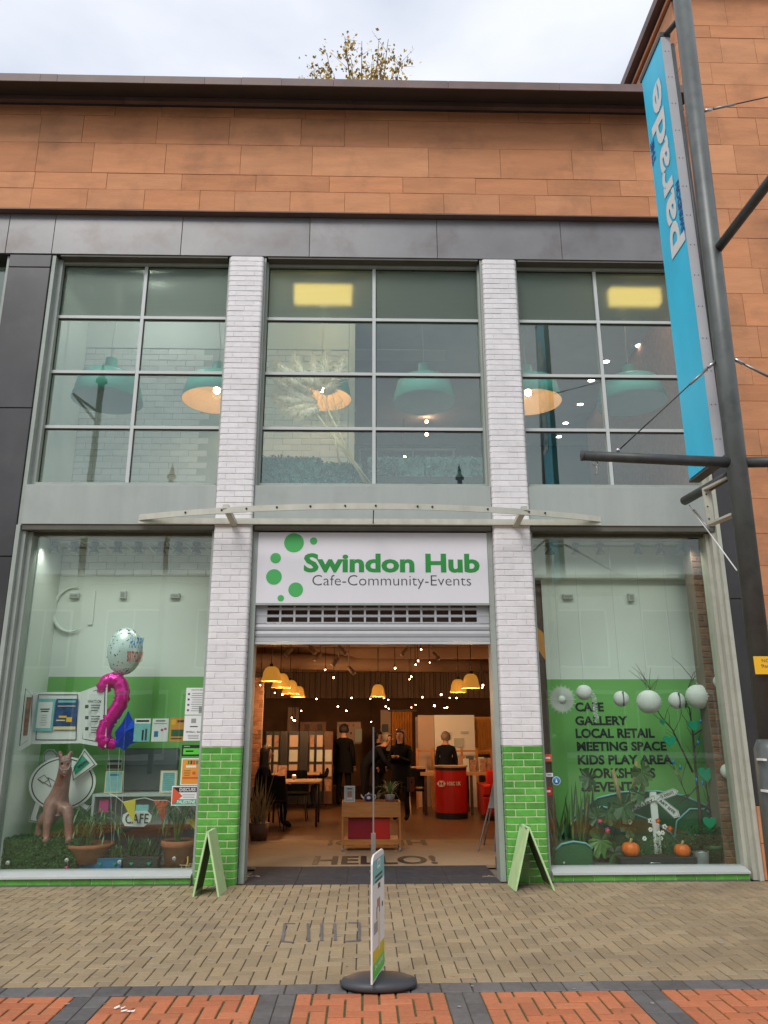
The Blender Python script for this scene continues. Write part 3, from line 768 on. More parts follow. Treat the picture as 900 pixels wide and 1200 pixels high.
for px_ in (215, 260, 290, 326, 365, 405, 440, 488, 505, 570, 620, 640):
    t = (A(px_, 600, -.4).x-xl)/(xr-xl); x = xl+(xr-xl)*t; d = .52*(1-(2*t-1)**2)
    MB().lathe([(0, -.008), (.012, -.008), (.012, .004)], (x, -.107-d, zc+.005), 8, 'y').build('bolt', 'black_metal', cn)
for px_, dx in ((268, .05), (601, -.05)):
    xx = A(px_+5, 606, -.2).x; t = (xx-xl)/(xr-xl); d = .52*(1-(2*t-1)**2)
    MB().prism([(xx-.035, -.06, 3.96), (xx+.035, -.06, 3.96), (xx+.035-dx, -.10-d, zc+.02), (xx-.035-dx, -.10-d, zc+.02)], (0, 0, .05)).build('bracket', 'frame_cream', cn)
MB().box(A(437.5, 600, -.3).x-.006, A(437.5, 600, -.3).x+.006, -.6, -.1, 4.0, 4.02).build('centre_tie', 'black_metal', cn)

# ------------------------------------------------------------------ neighbour window at far left, building across the street (seen in the glass)
nb = thing('neighbour_window', 'sliver of a pale framed window at the far left edge beside the dark pier', 'window', (-6.5, .2, 0))
MB().box(-9, lx0-.04, .22, .23, .1, 7.7).build('pane', 'upper_glass', nb)
MB().box(lx0-.055, lx0-.006, .05, .3, 0, 7.73).build('frame_jamb', 'frame_green', nb)
MB().box(-9, lx0-.056, .24, .5, 4.0, 4.5).build('spandrel', 'panel_green', nb)
MB().box(-9, lx0-.056, 1.5, 1.6, 0, 7.7).build('back_wall', 'interior_dark', nb)
ob = thing('opposite_building', 'pale rendered building across the street, mirrored in the shop glass', 'building', (0, -31, 0))
mb = MB().box(-24, 24, -33, -30.3, 0, 9.4); mb.box(-24, 24, -30.3, -29.9, 8.9, 9.4)
mb.build('wall', 'opposite_wall', ob)
for i in range(10):
    x = -21+i*4.6
    f = MB().box(x-1.4, x+1.4, -30.36, -30.25, 4.6, 7.6).build('window_frame', 'white_paint', ob)
    MB().box(x-1.3, x-.04, -30.24, -30.22, 4.7, 7.5).box(x+.04, x+1.3, -30.24, -30.22, 4.7, 7.5).build('pane', 'opposite_glass', f)
    f = MB().box(x-2.0, x+2.0, -30.36, -30.25, .2, 3.5).build('shopfront_frame', 'white_paint', ob)
    MB().box(x-1.9, x-.04, -30.24, -30.22, .5, 3.3).box(x+.04, x+1.9, -30.24, -30.22, .5, 3.3).build('pane', 'opposite_glass', f)
def finial_post(x, y, h, label):
    t = thing('pointed_post', label, 'street post', (x, y, 0), 'pointed posts behind the photographer')
    MB().tube([(x,y,0),(x,y,h-.8)], .11, 10).build('pole', 'black_metal', t)
    MB().lathe([(.11,h-.8),(.2,h-.78),(.2,h-.7),(.12,h-.6),(.0,h)], (x,y,0), 10).build('spire', 'black_metal', t)
    MB().tube([(x,y,h-1.9),(x-.9,y,h-1.2)], .05, 6).tube([(x,y,h-2.3),(x-.9,y,h-1.2)], .05, 6).build('bracket', 'black_metal', t)
def mirror_pt(px_, py_, ydepth):
    """point behind the camera that shows at this pixel in the glass plane Y=.2"""
    p = A(px_, py_, .2); d = (p-CAM); d.y = -d.y; return p + d*((ydepth-.2)/d.y)
for (px_, py_, yd, lab) in ((121, 424, -15, 'tall pointed street post, nearest of those mirrored in the windows'), (203, 540, -22, 'distant pointed street post mirrored low in the left window'), (538, 542, -22, 'distant pointed street post mirrored low in the middle window')):
    p = mirror_pt(px_, py_, yd); finial_post(p.x, yd, p.z, lab)

# ------------------------------------------------------------------ interior shell
structure('first_floor_slab', MB().box(-9, 9, .32, 16, 3.96, 4.40), 'interior_ceiling')
structure('first_floor_ceiling', MB().box(-9, 9, .32, 16, 7.95, 8.2), 'interior_ceiling')
structure('ground_floor', MB().box(-9, 9, 3.402, 18, -.03, .0), 'wood_floor')
structure('display_floor', MB().box(-4.6, EX0-.05, .31, 1.11, -.03, .10).box(EX1+.05, 4.9, .31, 1.11, -.03, .10).box(-9, -2.21, 1.12, 3.40, -.03, .0).box(2.61, 9, 1.12, 3.40, -.03, .0), 'interior_dark')
structure('side_wall', MB().box(-9.1, -9.0, .5, 18, -.03, 8.2).box(9.0, 9.1, .5, 18, -.03, 8.2).box(-9, 9, 16.0, 16.1, 0, 8.2), 'cafe_wall')

def brick_wall(name, label, x0, x1, z0, z1, Y, bw_, bh_, m, mm, skip=None, g=.006, cat='wall', dep=.06):
    t = thing(name, label, cat, ((x0+x1)/2, Y, z0))
    MB().box(x0, x1, Y+.006, Y+dep+.04, z0, z1).build('mortar', mm, t)
    items = []; n = int(round((z1-z0)/bh_)); bh2 = (z1-z0)/n
    for j in range(n):
        x = x0 - (bw_/2 if j % 2 else 0)
        while x < x1-.02:
            a, b = max(x, x0), min(x+bw_, x1)
            if b-a > .03 and not (skip and skip((a+b)/2)):
                items.append(((round(b-a, 3), rng.randrange(5)), ((a+b)/2, Y+rng.uniform(-.003, .002), z0+(j+.5)*bh2)))
            x += bw_
    def mk(key):
        r_ = random.Random(key[1]); q = MB().chbox(-key[0]/2+g/2, key[0]/2-g/2, 0, dep, -bh2/2+g/2, bh2/2-g/2, .006)
        q.v = [(a_+r_.uniform(-.003, .003), b_+(r_.uniform(-.003, .003) if b_ < dep-.01 else 0), c_+r_.uniform(-.003, .003)) for a_, b_, c_ in q.v]
        return q
    pieces('brick', t, items, mk, m)
    return t
# upstairs
brick_wall('white_brick_wall', 'white painted brick wall behind the pendant lamps upstairs', -4.40, -.27, 4.40, 7.40, 2.0, .285, .0985, 'interior_brick', 'interior_mortar', skip=lambda x: -2.52 < x < -1.95)
up = thing('upstairs_plaster_walls', 'plain pale plaster wall at the left of the upstairs room', 'wall', (-4.4, 1, 4.4))
MB().box(-4.52, -4.401, .32, 2.1, 4.41, 7.94).build('side_panel', 'interior_wall', up)
MB().box(-4.40, -.27, 1.98, 2.1, 7.402, 7.94).build('upper_panel', 'interior_wall', up)
MB().box(-.262, -.17, 1.96, 2.1, 4.41, 7.94).build('end_trim', 'interior_wall', up)
dk = thing('upstairs_grey_partition', 'dark grey partition at the back of the upstairs room, right half', 'wall', (3, 5, 4.4))
MB().box(-.4, 9, 7.6, 7.7, 4.41, 7.94).build('panel', 'interior_dark', dk)
rc = RC(425, 380, 523, 405, 3.0)
single('white_bulkhead', MB().box(rc[0]-.3, rc[1], 3.0, 3.4, rc[2], 7.94), 'interior_wall', 'pale boxed bulkhead on the ceiling behind the right pendant of the middle window', 'bulkhead')
rl = thing('handrail', 'grey stair handrail low in the upper middle window', 'railing', (.5, 3, 4.4))
a, b = A(422, 527, 3.0), A(534, 527, 3.0)
MB().tube([a, b], .022, 8).build('top_rail', 'grey_paint', rl)
for t_ in (0, .18, .55, .98):
    p = a.lerp(b, t_); MB().box(p.x-.015, p.x+.015, 2.99, 3.02, 4.41, p.z).build('baluster', 'grey_paint', rl)
def hedge(x0, x1, z1, Y, seed, z0=4.41, dep=.3, m='teal_hedge', n=900, sz=.03):
    r_ = random.Random(seed); mb = MB().box(x0, x1, Y, Y+dep, z0, z1)
    for _ in range(n):
        f = r_.random(); x = r_.uniform(x0, x1)
        if f < .8: p = Vector((x, Y-.002, r_.uniform(z0, z1)))
        else: p = Vector((x, r_.uniform(Y, Y+dep), z1))
        d1 = Vector((r_.uniform(-1, 1), r_.uniform(-1, 0), r_.uniform(-1, 1)))*sz; d2 = Vector((r_.uniform(-1, 1), r_.uniform(-1, 0), r_.uniform(-1, 1)))*sz
        mb.add([p, p+d1, p+d1+d2, p+d2], [(0,1,2,3)])
    return mb
for (x0, y0, x1, y1, sd_, lab) in ((306, 536, 376, 568, 1, 'teal glittery hedge block at the left end of the middle upper window'), (377, 543, 424, 568, 2, 'lower teal hedge block leaning behind the pampas stalks'), (431, 536, 497, 566, 3, 'teal glittery hedge block right of the central mullion'), (499, 536, 566, 566, 4, 'teal glittery hedge block at the right end of the middle upper window')):
    rc = RC(x0, y0, x1, y1, .55); single('hedge_block', hedge(rc[0], rc[1], rc[3], .55, sd_), 'teal_hedge', lab, 'hedge panel', 'teal hedge blocks upstairs')
bn = thing('wire_bench', 'black wire bench silhouette low behind the middle upper window', 'bench', (0, .45, 4.45))
c = A(441, 553, .42)
pts = [(c.x+.17*math.cos(k*math.pi/8), .42, c.z+.05*math.sin(k*math.pi/8)) for k in range(17)]
MB().tube(pts, .008, 6).build('loop_arm', 'black_metal', bn)
a = A(426, 562, .42); b = A(566, 562, .42)
MB().box(c.x-.02, A(566, 560, .42).x, .40, .44, A(500, 565, .42).z-.02, A(500, 559, .42).z).build('seat_rail', 'black_metal', bn)
MB().tube([A(462, 562, .42), A(463, 543, .42)], .01, 6).build('upright', 'black_metal', bn)

# pendant lamps upstairs
def mint_pendant(px_, y0, y1, wpx, Y, lit, label):
    """y0 cap top, y1 rim middle, wpx rim width in photo pixels"""
    p0 = A(px_, y0, Y); p1 = A(px_, y1, Y); r = (A(px_+wpx/2, y1, Y).x - p1.x); h = p0.z-p1.z
    t = thing('pendant_lamp', label, 'pendant lamp', (p0.x, Y, p1.z), 'mint pendant lamps upstairs')
    c_ = (p0.x, Y, p1.z)
    MB().lathe([(r*.17, h), (r*.19, h*.76), (r*.24, h*.70), (r*.80, h*.56), (r*.86, h*.50), (r, 0), (r*.985, 0)], c_, 48).build('shade', 'mint', t)
    MB().lathe([(r*.985, .002), (r*.845, h*.49), (r*.78, h*.54), (.02, h*.58)], c_, 48).build('shade_lining', 'warm_lit_inside' if lit else 'mint_inside', t)
    MB().lathe([(.0, h+.002), (r*.17, h+.001)], c_, 16).build('cap_lid', 'mint', t)
    k = rng.uniform(-.03, .03)
    MB().tube([(p0.x, Y, p1.z+h), (p0.x-k, Y, p1.z+h+.25), (p0.x+k, Y, p1.z+h+.6), (p0.x, Y, 7.94)], .007, 6).build('cord', 'white_paint', t)
    if lit:
        MB().ball((p0.x, Y, p1.z+h*.28), .05, 12, 8).build('bulb', 'bulb', t)
        li = bpy.data.lights.new('lamp_light', 'POINT'); li.energy = 2.4; li.color = (1, .74, .48); li.shadow_soft_size = .06
        lo = bpy.data.objects.new('lamp_light', li); col.objects.link(lo); lo.parent = t; lo.location = (0, 0, h*.15)
    return t
mint_pendant(131, 421, 470, 81, 1.0, False, 'unlit mint pendant lamp at the left of the upper left window')
mint_pendant(256, 426, 470, 80, 1.0, True, 'lit mint pendant lamp half hidden behind the left pillar')
mint_pendant(378, 425, 468, 70, 1.25, True, 'lit mint pendant lamp behind the pampas grass')
mint_pendant(496, 427, 472, 73, 1.05, False, 'unlit mint pendant lamp in the right half of the middle upper window')
mint_pendant(617, 430, 472, 77, 1.05, True, 'lit mint pendant lamp just right of the right pillar')
mint_pendant(736, 429, 473, 80, 1.05, False, 'unlit mint pendant lamp near the blue banner')
# ceiling lights behind the ribbed panes, an added fill light, downlights
for x0, x1, y0, y1, lab in ((345, 412, 332, 352, 'glowing yellow ceiling light behind the ribbed glass over the doorway'), (716, 774, 336, 354, 'glowing yellow ceiling light behind the ribbed glass beside the banner')):
    rc = RC(x0, y0, x1, y1, .8); t = thing('ceiling_light', lab, 'ceiling light', ((rc[0]+rc[1])/2, .9, rc[3]), 'yellow ceiling lights upstairs')
    MB().box(rc[0], rc[1], .78, .93, rc[2], rc[3]-.03).build('diffuser', 'light_panel', t)
    MB().box(rc[0]-.02, rc[1]+.02, .77, .95, rc[3]-.028, rc[3]).build('housing', 'white_paint', t)
    MB().tube([((rc[0]+rc[1])/2, .95, rc[3]), ((rc[0]+rc[1])/2, .95, 7.95)], .01, 6).build('stem', 'white_paint', t)
    ld = bpy.data.lights.new('ceiling_glow_fill', 'POINT'); ld.energy = 7; ld.color = (1, .96, .9); ld.shadow_soft_size = .02
    lo = bpy.data.objects.new('ceiling_glow_fill', ld); col.objects.link(lo); lo.parent = t; lo.location = (0, .32, .10)
t = thing('added_fill_light', 'faint white strip light behind the ribbed glass of the left upper window', 'ceiling light', (-3.1, .75, 7.84))  # invented fixture, put in to brighten the left upstairs room
MB().box(-3.9, -2.3, .70, .80, 7.84, 7.93).build('housing', 'white_paint', t)
ld = bpy.data.lights.new('ceiling_glow_fill', 'POINT'); ld.energy = 19; ld.color = (1, .97, .92); ld.shadow_soft_size = .02  # added fill lamp, kept out of sight behind the box
lo = bpy.data.objects.new('ceiling_glow_fill', ld); col.objects.link(lo); lo.parent = t; lo.location = (0, .085, .085)
dl = [(749, 405), (710, 424), (693, 446), (680, 474), (663, 496), (655, 512), (642, 528), (633, 545), (627, 553)]
mb0 = None
for i, (x, y) in enumerate(dl):
    p = G(x, y, 7.93)
    if p.y > 7.4: continue
    t = thing('downlight', 'round ceiling downlight, ' + ('nearest the glass', 'second', 'third', 'fourth', 'fifth', 'sixth', 'seventh', 'eighth', 'ninth')[i] + ' in the diagonal row behind the upper right window', 'downlight', (p.x, p.y, 7.93), 'downlights upstairs')
    MB().lathe([(.085, 0), (.085, .018), (.062, .018), (.062, 0), (.085, 0)], (p.x, p.y, 7.93), 16).build('rim', 'white_paint', t)
    MB().lathe([(.0, .004), (.062, .004)], (p.x, p.y, 7.93), 16).build('lens', 'bulb_white', t)
for i, (x, y, Y) in enumerate(((500, 509, 6), (500, 494, 6), (537, 356, 3.0), (474, 536, 6))):
    p = A(x, y, Y); t = thing('small_spotlight', ('tiny lit spot low behind the middle upper window', 'dimmer spot just above the tiny lit one in the middle upper window', 'tiny spot high in the upper right pane of the middle window', 'faint spot above the hedge blocks')[i], 'spotlight', (p.x, Y, p.z))
    MB().ball(p, .035, 10, 6).build('bulb', 'bulb_small', t); MB().tube([p+Vector((0,.04,.0)), p+Vector((0,.14,.05))], .04, 8).build('can', 'black_metal', t)
    MB().tube([p+Vector((0,.12,.05)), (p.x, Y+.12, 7.95)], .008, 5).build('stem', 'black_metal', t)

# pampas grass arrangement
pg = thing('pampas_grass', 'spray of dried cream pampas grass leaning in the middle upper window', 'dried plant', (-.1, .6, 4.45))
base = A(428, 566, .6); r_ = random.Random(5)
plumes = [(322, 424, 352, 440), (330, 432, 366, 462), (345, 418, 372, 455), (368, 418, 376, 458), (384, 414, 384, 450), (402, 420, 386, 450), (320, 462, 362, 470), (334, 478, 368, 474), (350, 482, 374, 478), (325, 445, 360, 466), (338, 452, 372, 472), (392, 436, 380, 462)]
for i, (x0, y0, x1, y1) in enumerate(plumes):
    a = A(x0, y0, .34+.03*(i % 4)); b = A(x1, y1, .40); d = a-b; mb = MB()
    bend = Vector((-.03 if x0 < 385 else .03, 0, -.05)); core = [b+d*u+bend*math.sin(math.pi*u) for u in (0, .2, .4, .6, .8, 1)]
    mb.tube(core, [.02, .05, .065, .055, .035, .006], 10)
    for k in range(620):
        t_ = r_.random(); p = b + d*t_ + bend*math.sin(math.pi*t_); wv = .035+.06*math.sin(math.pi*min(1, t_*.85+.15))
        q = Vector((r_.gauss(0, 1), r_.gauss(0, .8), r_.gauss(0, 1)))*wv*.7 + d.normalized()*.06 + Vector((0, 0, -.018))
        e = p + q; m_ = p+q*.55+Vector((0, 0, .012)); sd = Vector((q.z, 0, -q.x)).normalized()*.0042
        mb.add([p-sd, p+sd, m_+sd, m_-sd, e], [(0,1,2,3), (3,2,4)])
    mb.build('plume', 'pampas', pg)
for (x, y, x2, y2) in ((384, 480, 427, 566), (372, 486, 430, 566), (388, 505, 434, 566), (392, 510, 398, 545)):
    MB().tube([A(x, y, .40), A(x2, y2, .43)], .013, 7).build('stem', 'straw', pg)
mb = MB()
for k in range(26):
    a = A(r_.uniform(362, 412), r_.uniform(462, 486), .39); b = a + Vector((r_.uniform(-.1, .1), 0, -r_.uniform(.15, .42)))
    m_ = (a+b)/2 + Vector((r_.uniform(-.06, .06), 0, .03)); mb.tube([a, m_, b], .0028, 4, False)
mb.build('drooping_strand', 'straw', pg)
tag(pg.children[-1], kind='stuff')

# ------------------------------------------------------------------ ground floor display walls
YD = 1.05
wl = thing('left_display_wall', 'white display wall with a green painted lower half behind the left shop window', 'wall', (-3, YD, 0))
xl0, xl1 = -4.03, A(236, 850, YD).x; zg = A(150, 793, YD).z
MB().box(xl0, xl1, YD, YD+.08, .0, zg).build('green_band', 'interior_green', wl)
MB().box(xl0, xl1, YD, YD+.08, zg, 3.565).build('white_band', 'interior_wall', wl)
MB().box(xl0-.08, xl0-.001, .31, YD+.08, .0, 3.95).build('side_wall', 'interior_wall', wl)
brick_wall('white_brick_strip', 'strip of white painted bricks high behind the left shop window', xl0, xl1+.12, 3.567, 3.94, YD-.01, .24, .0935, 'interior_brick', 'interior_mortar')
wr = thing('right_display_wall', 'white display wall with a green lettered lower half behind the right shop window', 'wall', (3.4, YD, 0))
xr0, xr1 = A(644, 850, YD).x, 4.9; zg2 = A(740, 796, YD).z
MB().box(xr0, xr1, YD, YD+.08, .0, zg2).build('green_band', 'interior_green', wr)
MB().box(xr0, xr1, YD, YD+.08, zg2, A(740, 677, YD).z).build('white_band', 'interior_wall', wr)
MB().box(EX1+.08, xr1, YD-.16, YD+.08, A(740, 677, YD-.16).z, 3.95).build('bulkhead', 'interior_wall', wr)
for line, (x0, y0, x1, y1) in (('CAFE', (674, 823, 707.5, 834)), ('GALLERY', (674, 839, 735.5, 850)), ('LOCAL RETAIL', (674.5, 853.5, 767, 865)), ('MEETING SPACE', (676, 869, 781, 880)), ('KIDS PLAY AREA', (677, 884.5, 788, 896)), ('WORKSHOPS', (679, 900, 768, 912)), ('& EVENTS', (681, 916, 748, 928))):
    ftext(line, RC(x0, y0, x1, y1, YD-.003), YD-.003, 'black_ink', wr, bold=.04)
brick_wall('brown_brick_pier', 'exposed brown brick pier just inside the right edge of the right shop window', 4.155, 4.36, .10, 3.94, .42, .16, .075, 'brown_brick', 'brown_mortar', g=.012, dep=.2)
dj = thing('dark_timber_jamb', 'dark timber jamb inside the right shop window beside the pillar', 'post', (2.3, 1.0, 0))
MB().box(A(626, 850, YD).x-.35, xr0-.002, YD+.02, YD+.12, .0, A(636, 680, YD).z).build('board', 'dark_wood', dj)
dj2 = thing('dark_timber_post', 'dark brown post at the right end of the left display wall', 'post', (-2.0, 1.0, 0))
MB().box(xl1+.002, xl1+.30, YD+.02, YD+.12, .0, 3.56).build('board', 'dark_wood', dj2)
# track lights
def track(x0, x1, xs, Y, label, z=3.90):
    t = thing('track_light_rail', label, 'track lights', ((x0+x1)/2, Y, z), 'track lights in the shop windows')
    MB().box(x0, x1, Y-.015, Y+.015, z+.02, z+.045).build('rail', 'white_paint', t)
    for x in xs:
        l_ = MB().lathe([(.05, .0), (.05, -.035), (.03, -.05), (.03, -.075), (.066, -.135), (.0, -.13)], (x, Y, z+.02), 16).build('spotlight', 'grey_paint', t)
        MB().tube([(x+.05, Y+.1, z+.04), (x+.16, Y+.35, z-.06)], .012, 6).build('arm', 'white_paint', t)
        ld = bpy.data.lights.new('added_fill_spot', 'SPOT'); ld.energy = 4; ld.color = (1, .97, .9); ld.spot_size = R(150); ld.spot_blend = 1; ld.shadow_soft_size = .07  # added fill, set forward of the heads to brighten the display
        lo = bpy.data.objects.new('added_fill_spot', ld); col.objects.link(lo); lo.parent = t; lo.location = (x-(x0+x1)/2, -.26, -.12); lo.rotation_euler = (R(12), 0, 0)
Yt = .62
track(A(60, 630, Yt).x, A(248, 630, Yt).x, [A(x, 632, Yt).x for x in (66, 88, 112, 139, 163, 190, 210, 231)], Yt, 'row of eight small grey track spotlights at the top of the left shop window')
track(A(625, 630, Yt).x, A(815, 630, Yt).x, [A(x, 632, Yt).x for x in (643, 674, 702, 746, 772, 796)], Yt, 'row of six small grey track spotlights at the top of the right shop window')
# small fittings high on the right wall
for i, (x, y, w_, h_) in enumerate(((666, 699, 12, 6), (740, 700, 7, 9), (824, 699, 14, 7))):
    rc = RC(x-w_/2, y-h_/2, x+w_/2, y+h_/2, YD-.05); t = thing('wall_unit', ('small grey vent unit high left on the right display wall', 'small grey sensor in the middle of the right display wall', 'small grey vent unit high right on the right display wall')[i], 'wall fitting', ((rc[0]+rc[1])/2, YD, rc[2]))
    MB().chbox(rc[0], rc[1], YD-.06, YD-.001, rc[2], rc[3], .008).build('case', 'interior_mortar', t)
    MB().box(rc[0]+.015, rc[1]-.015, YD-.064, YD-.0605, rc[2]+.02, rc[3]-.02).build('grille', 'grey_paint', t)
for i, (x, y, w_, h_) in enumerate(((87, 698, 11, 6), (144, 697, 7, 9), (205, 698, 11, 6))):
    rc = RC(x-w_/2, y-h_/2, x+w_/2, y+h_/2, YD-.05); t = thing('wall_unit', ('small grey vent unit high left on the left display wall', 'small grey sensor above the white balloon', 'small grey vent unit high right on the left display wall')[i], 'wall fitting', ((rc[0]+rc[1])/2, YD, rc[2]))
    MB().chbox(rc[0], rc[1], YD-.06, YD-.001, rc[2], rc[3], .008).build('case', 'interior_mortar', t)
    MB().box(rc[0]+.015, rc[1]-.015, YD-.064, YD-.0605, rc[2]+.02, rc[3]-.02).build('grille', 'grey_paint', t)
hr = thing('ring_ornament', 'large pale crescent ring hanging on the left display wall above the frames', 'wall decoration', (*A(82, 715, YD-.04).xy, 3.0))
c = A(84, 714, YD-.04); mb = MB(); pts = []
for k in range(21):
    a = R(75) + R(230)*k/20; pts.append((c.x+.24*math.cos(a), YD-.03, c.z+.29*math.sin(a)))
mb.tube(pts, [.005+.02*math.sin(math.pi*k/20) for k in range(21)], 8).build('crescent', 'interior_wall', hr)
mb = MB(); c = A(107, 712, YD-.03); mb.box(c.x-.03, c.x+.03, YD-.02, YD-.003, c.z-.22, c.z+.22).build('bar', 'interior_wall', hr)

# ------------------------------------------------------------------ posters and stickers
def poster(x0, y0, x1, y1, Y, m, label, cat='poster', name='poster', group=None, prints=(), border=None, thick=.004):
    rc = RC(x0, y0, x1, y1, Y); t = thing(name, label, cat, ((rc[0]+rc[1])/2, Y, rc[2]), group)
    if border: MB().box(rc[0], rc[1], Y, Y+thick, rc[2], rc[3]).build('border', border, t); e = .012; Yf = Y-.0015
    else: e = 0; Yf = Y
    rc2 = (rc[0]+e, rc[1]-e, rc[2]+e, rc[3]-e)
    MB().box(rc2[0], rc2[1], Yf, Yf+(thick if not e else .0014), rc2[2], rc2[3]).build('sheet', m, t)
    W_, H_ = rc2[1]-rc2[0], rc2[3]-rc2[2]
    for (u0, v0, u1, v1, what, *bd) in prints:      # v measured down from the top
        q = (rc2[0]+u0*W_, rc2[0]+u1*W_, rc2[3]-v1*H_, rc2[3]-v0*H_)
        if isinstance(what, str) and what in M: MB().box(q[0], q[1], Yf-.0012, Yf-.0002, q[2], q[3]).build('print', what, t)
        elif isinstance(what, str): ftext(what, q, Yf-.0016, bd[0] if bd else 'black_ink', t, bold=.02)
    return t
def lines(u0, u1, v0, v1, n, m='charcoal', seed=0):
    r_ = random.Random(seed+n); out = []
    for i in range(n):
        v = v0+(v1-v0)*i/max(1, n-1) if n > 1 else v0
        a = r_.uniform(0, .12)*(u1-u0); out.append((u0+a, v, u1-a*r_.uniform(.5, 1.5), v+.016, m))
    return out
Yg = .19
poster(217.5, 806, 240.5, 837.5, Yg, 'paper', 'white what is on sheet stuck to the glass, uppermost by the left pillar', prints=[(.25, .06, .85, .1, "WHAT'S ON")] + [(.1, .2+.2*k, .2, .27+.2*k, 'charcoal') for k in range(4)] + lines(.28, .9, .2, .85, 9) + [(.7, .7, .95, .95, 'grey_paint')], group='notices on the left shop glass')
poster(215.5, 838.5, 238.5, 868, Yg, 'paper', 'white opening times sheet on the glass below the uppermost notice', prints=[(.35, .12, .6, .3, 'grey_paint'), (.3, .42, .7, .46, 'charcoal'), (.12, .62, .9, .7, '09:00am - 5pm')] + lines(.2, .8, .78, .9, 3), group='notices on the left shop glass')
poster(213, 873, 236, 886, Yg, 'black_ink', 'black sticker with a bright green panel on the left shop glass', prints=[(.08, .3, .92, .85, 'bright_green'), (.2, .5, .6, .62, 'sign_green'), (.1, .08, .4, .18, 'grey_paint')], group='notices on the left shop glass')
poster(212, 888.5, 235, 920, Yg, 'orange', 'orange illustrated flyer with white border on the left shop glass', border='paper', prints=[(.3, .05, .4, .2, 'sign_green'), (.45, .05, .56, .2, 'charcoal'), (.6, .05, .72, .2, 'bunting_red'), (.76, .05, .9, .2, 'heart_teal'), (.22, .25, .8, .34, 'paper'), (.05, .72, .95, .79, 'bunting_red'), (.6, .5, .78, .62, 'bunting_red')] + lines(.1, .5, .45, .65, 4, 'dark_wood'), group='notices on the left shop glass')
ds = poster(201, 921, 231.5, 944, Yg-.004, 'paper', 'Discuss Palestine sticker with red triangle at the foot of the notices', border='paper', prints=[(0, 0, 1, .3, 'black_ink'), (0, .7, 1, 1, 'heart_teal'), (.28, .05, .95, .25, 'DISCUSS', 'paper'), (.2, .75, .97, .95, 'PALESTINE', 'paper')] + lines(.4, .95, .42, .6, 3), group='notices on the left shop glass')
rc = RC(201, 921, 231.5, 944, Yg-.007)
MB().prism([(rc[0]+.01, Yg-.0085, rc[2]+.012), (rc[0]+.01, Yg-.0085, rc[3]-.012), (rc[0]+.12, Yg-.0085, (rc[2]+rc[3])/2)], (0, -.001, 0)).build('red_triangle', 'bunting_red', ds)
Yp = .5
fly = [(157, 842, 176, 869, 'poster_teal', 'teal flyer with dark figures, leftmost of the three hanging flyers', [(0, 0, 1, .22, 'paper'), (.1, .07, .9, .15, 'charcoal'), (.5, .5, .62, .95, 'black_ink'), (.7, .45, .82, .95, 'charcoal')]),
       (178, 842, 197, 869, 'paper', 'pale flyer with a blue figure, middle of the three hanging flyers', [(.15, .55, .4, .8, 'planter_blue'), (.2, .08, .8, .13, 'charcoal'), (.1, .2, .9, .24, 'grey_paint'), (.55, .45, .7, .55, 'magenta'), (.75, .4, .9, .5, 'magenta')]),
       (199, 841, 217, 869, 'orange', 'brown and orange flyer, rightmost of the three hanging flyers', [(.08, .08, .35, .3, 'yellow'), (.45, .1, .9, .2, 'dark_wood'), (.1, .5, .9, .78, 'board_green'), (.1, .85, .8, .9, 'dark_wood')])]
for x0, y0, x1, y1, m, lab, pr in fly: poster(x0, y0, x1, y1, Yp, m, lab, prints=pr, group='hanging flyers')
# three-panel drawn frame
fr = thing('triptych_notice_frame', 'white cartoon outlined three panel notice frame holding two posters, by the left window edge', 'notice board', (*A(90, 870, .6).xy, A(90, 870, .6).z), None)
def slab(pix, Y0s, m, name, parent, thick=.012):
    pts = [A(x, y, Y) for (x, y), Y in zip(pix, Y0s)]; return MB().prism(pts, (0, thick, 0)).build(name, m, parent)
slab([(37, 872), (94, 871), (94, 811), (38, 811)], [.62]*4, 'paper', 'centre_panel', fr)
slab([(20, 882), (37, 872), (38, 811), (27, 801)], [.40, .62, .62, .40], 'paper', 'left_panel', fr)
slab([(94, 871), (124, 876), (126, 799), (94, 811)], [.62, .45, .45, .62], 'paper', 'right_panel', fr)
def outline(pix, Ys, parent, wd=.006, m='black_ink', closed=True):
    pts = [A(x, y, Y-.006) for (x, y), Y in zip(pix, Ys)]
    if closed: pts.append(pts[0])
    mb = MB()
    for a, b in zip(pts, pts[1:]):
        d = (b-a).normalized(); s_ = Vector((-d.z, 0, d.x))*wd/2
        mb.prism([a-s_, b-s_, b+s_, a+s_], (0, -.0015, 0))
    return mb.build('drawn_line', m, parent)
outline([(42, 867), (89, 867), (91, 814), (45, 814)], [.62]*4, fr, .008)
outline([(23, 874), (35, 866), (38, 815), (30, 807)], [.41, .60, .60, .41], fr, .008)
outline([(97, 866), (121, 870), (123, 806), (99, 813)], [.61, .46, .46, .61], fr, .008)
poster(41, 819, 63, 857, .60, 'poster_teal', 'pale teal event poster at the left of the three panel frame', prints=[(.12, .1, .88, .9, 'paper'), (.25, .3, .75, .34, 'charcoal'), (.3, .37, .7, .41, 'charcoal')] + lines(.3, .7, .5, .8, 5, 'grey_paint'), group='posters in the drawn frame')
poster(64, 819, 90, 855, .60, 'poster_blue', 'dark blue landscape poster at the right of the three panel frame', prints=[(.1, .05, .9, .12, 'poster_teal'), (.1, .22, .9, .25, 'straw'), (.2, .55, .55, .62, 'yellow'), (.1, .68, .5, .72, 'straw'), (.55, .6, .8, .75, 'yellow'), (0, .9, 1, 1, 'straw')], group='posters in the drawn frame')
poster(25, 817, 34.5, 862, .47, 'poster_photo', 'brown photo print in the folded left wing of the frame', prints=[(.2, .1, .8, .3, 'skin'), (.3, .5, .6, .9, 'terracotta')])
rt = lines(.3, .9, .15, .8, 8)
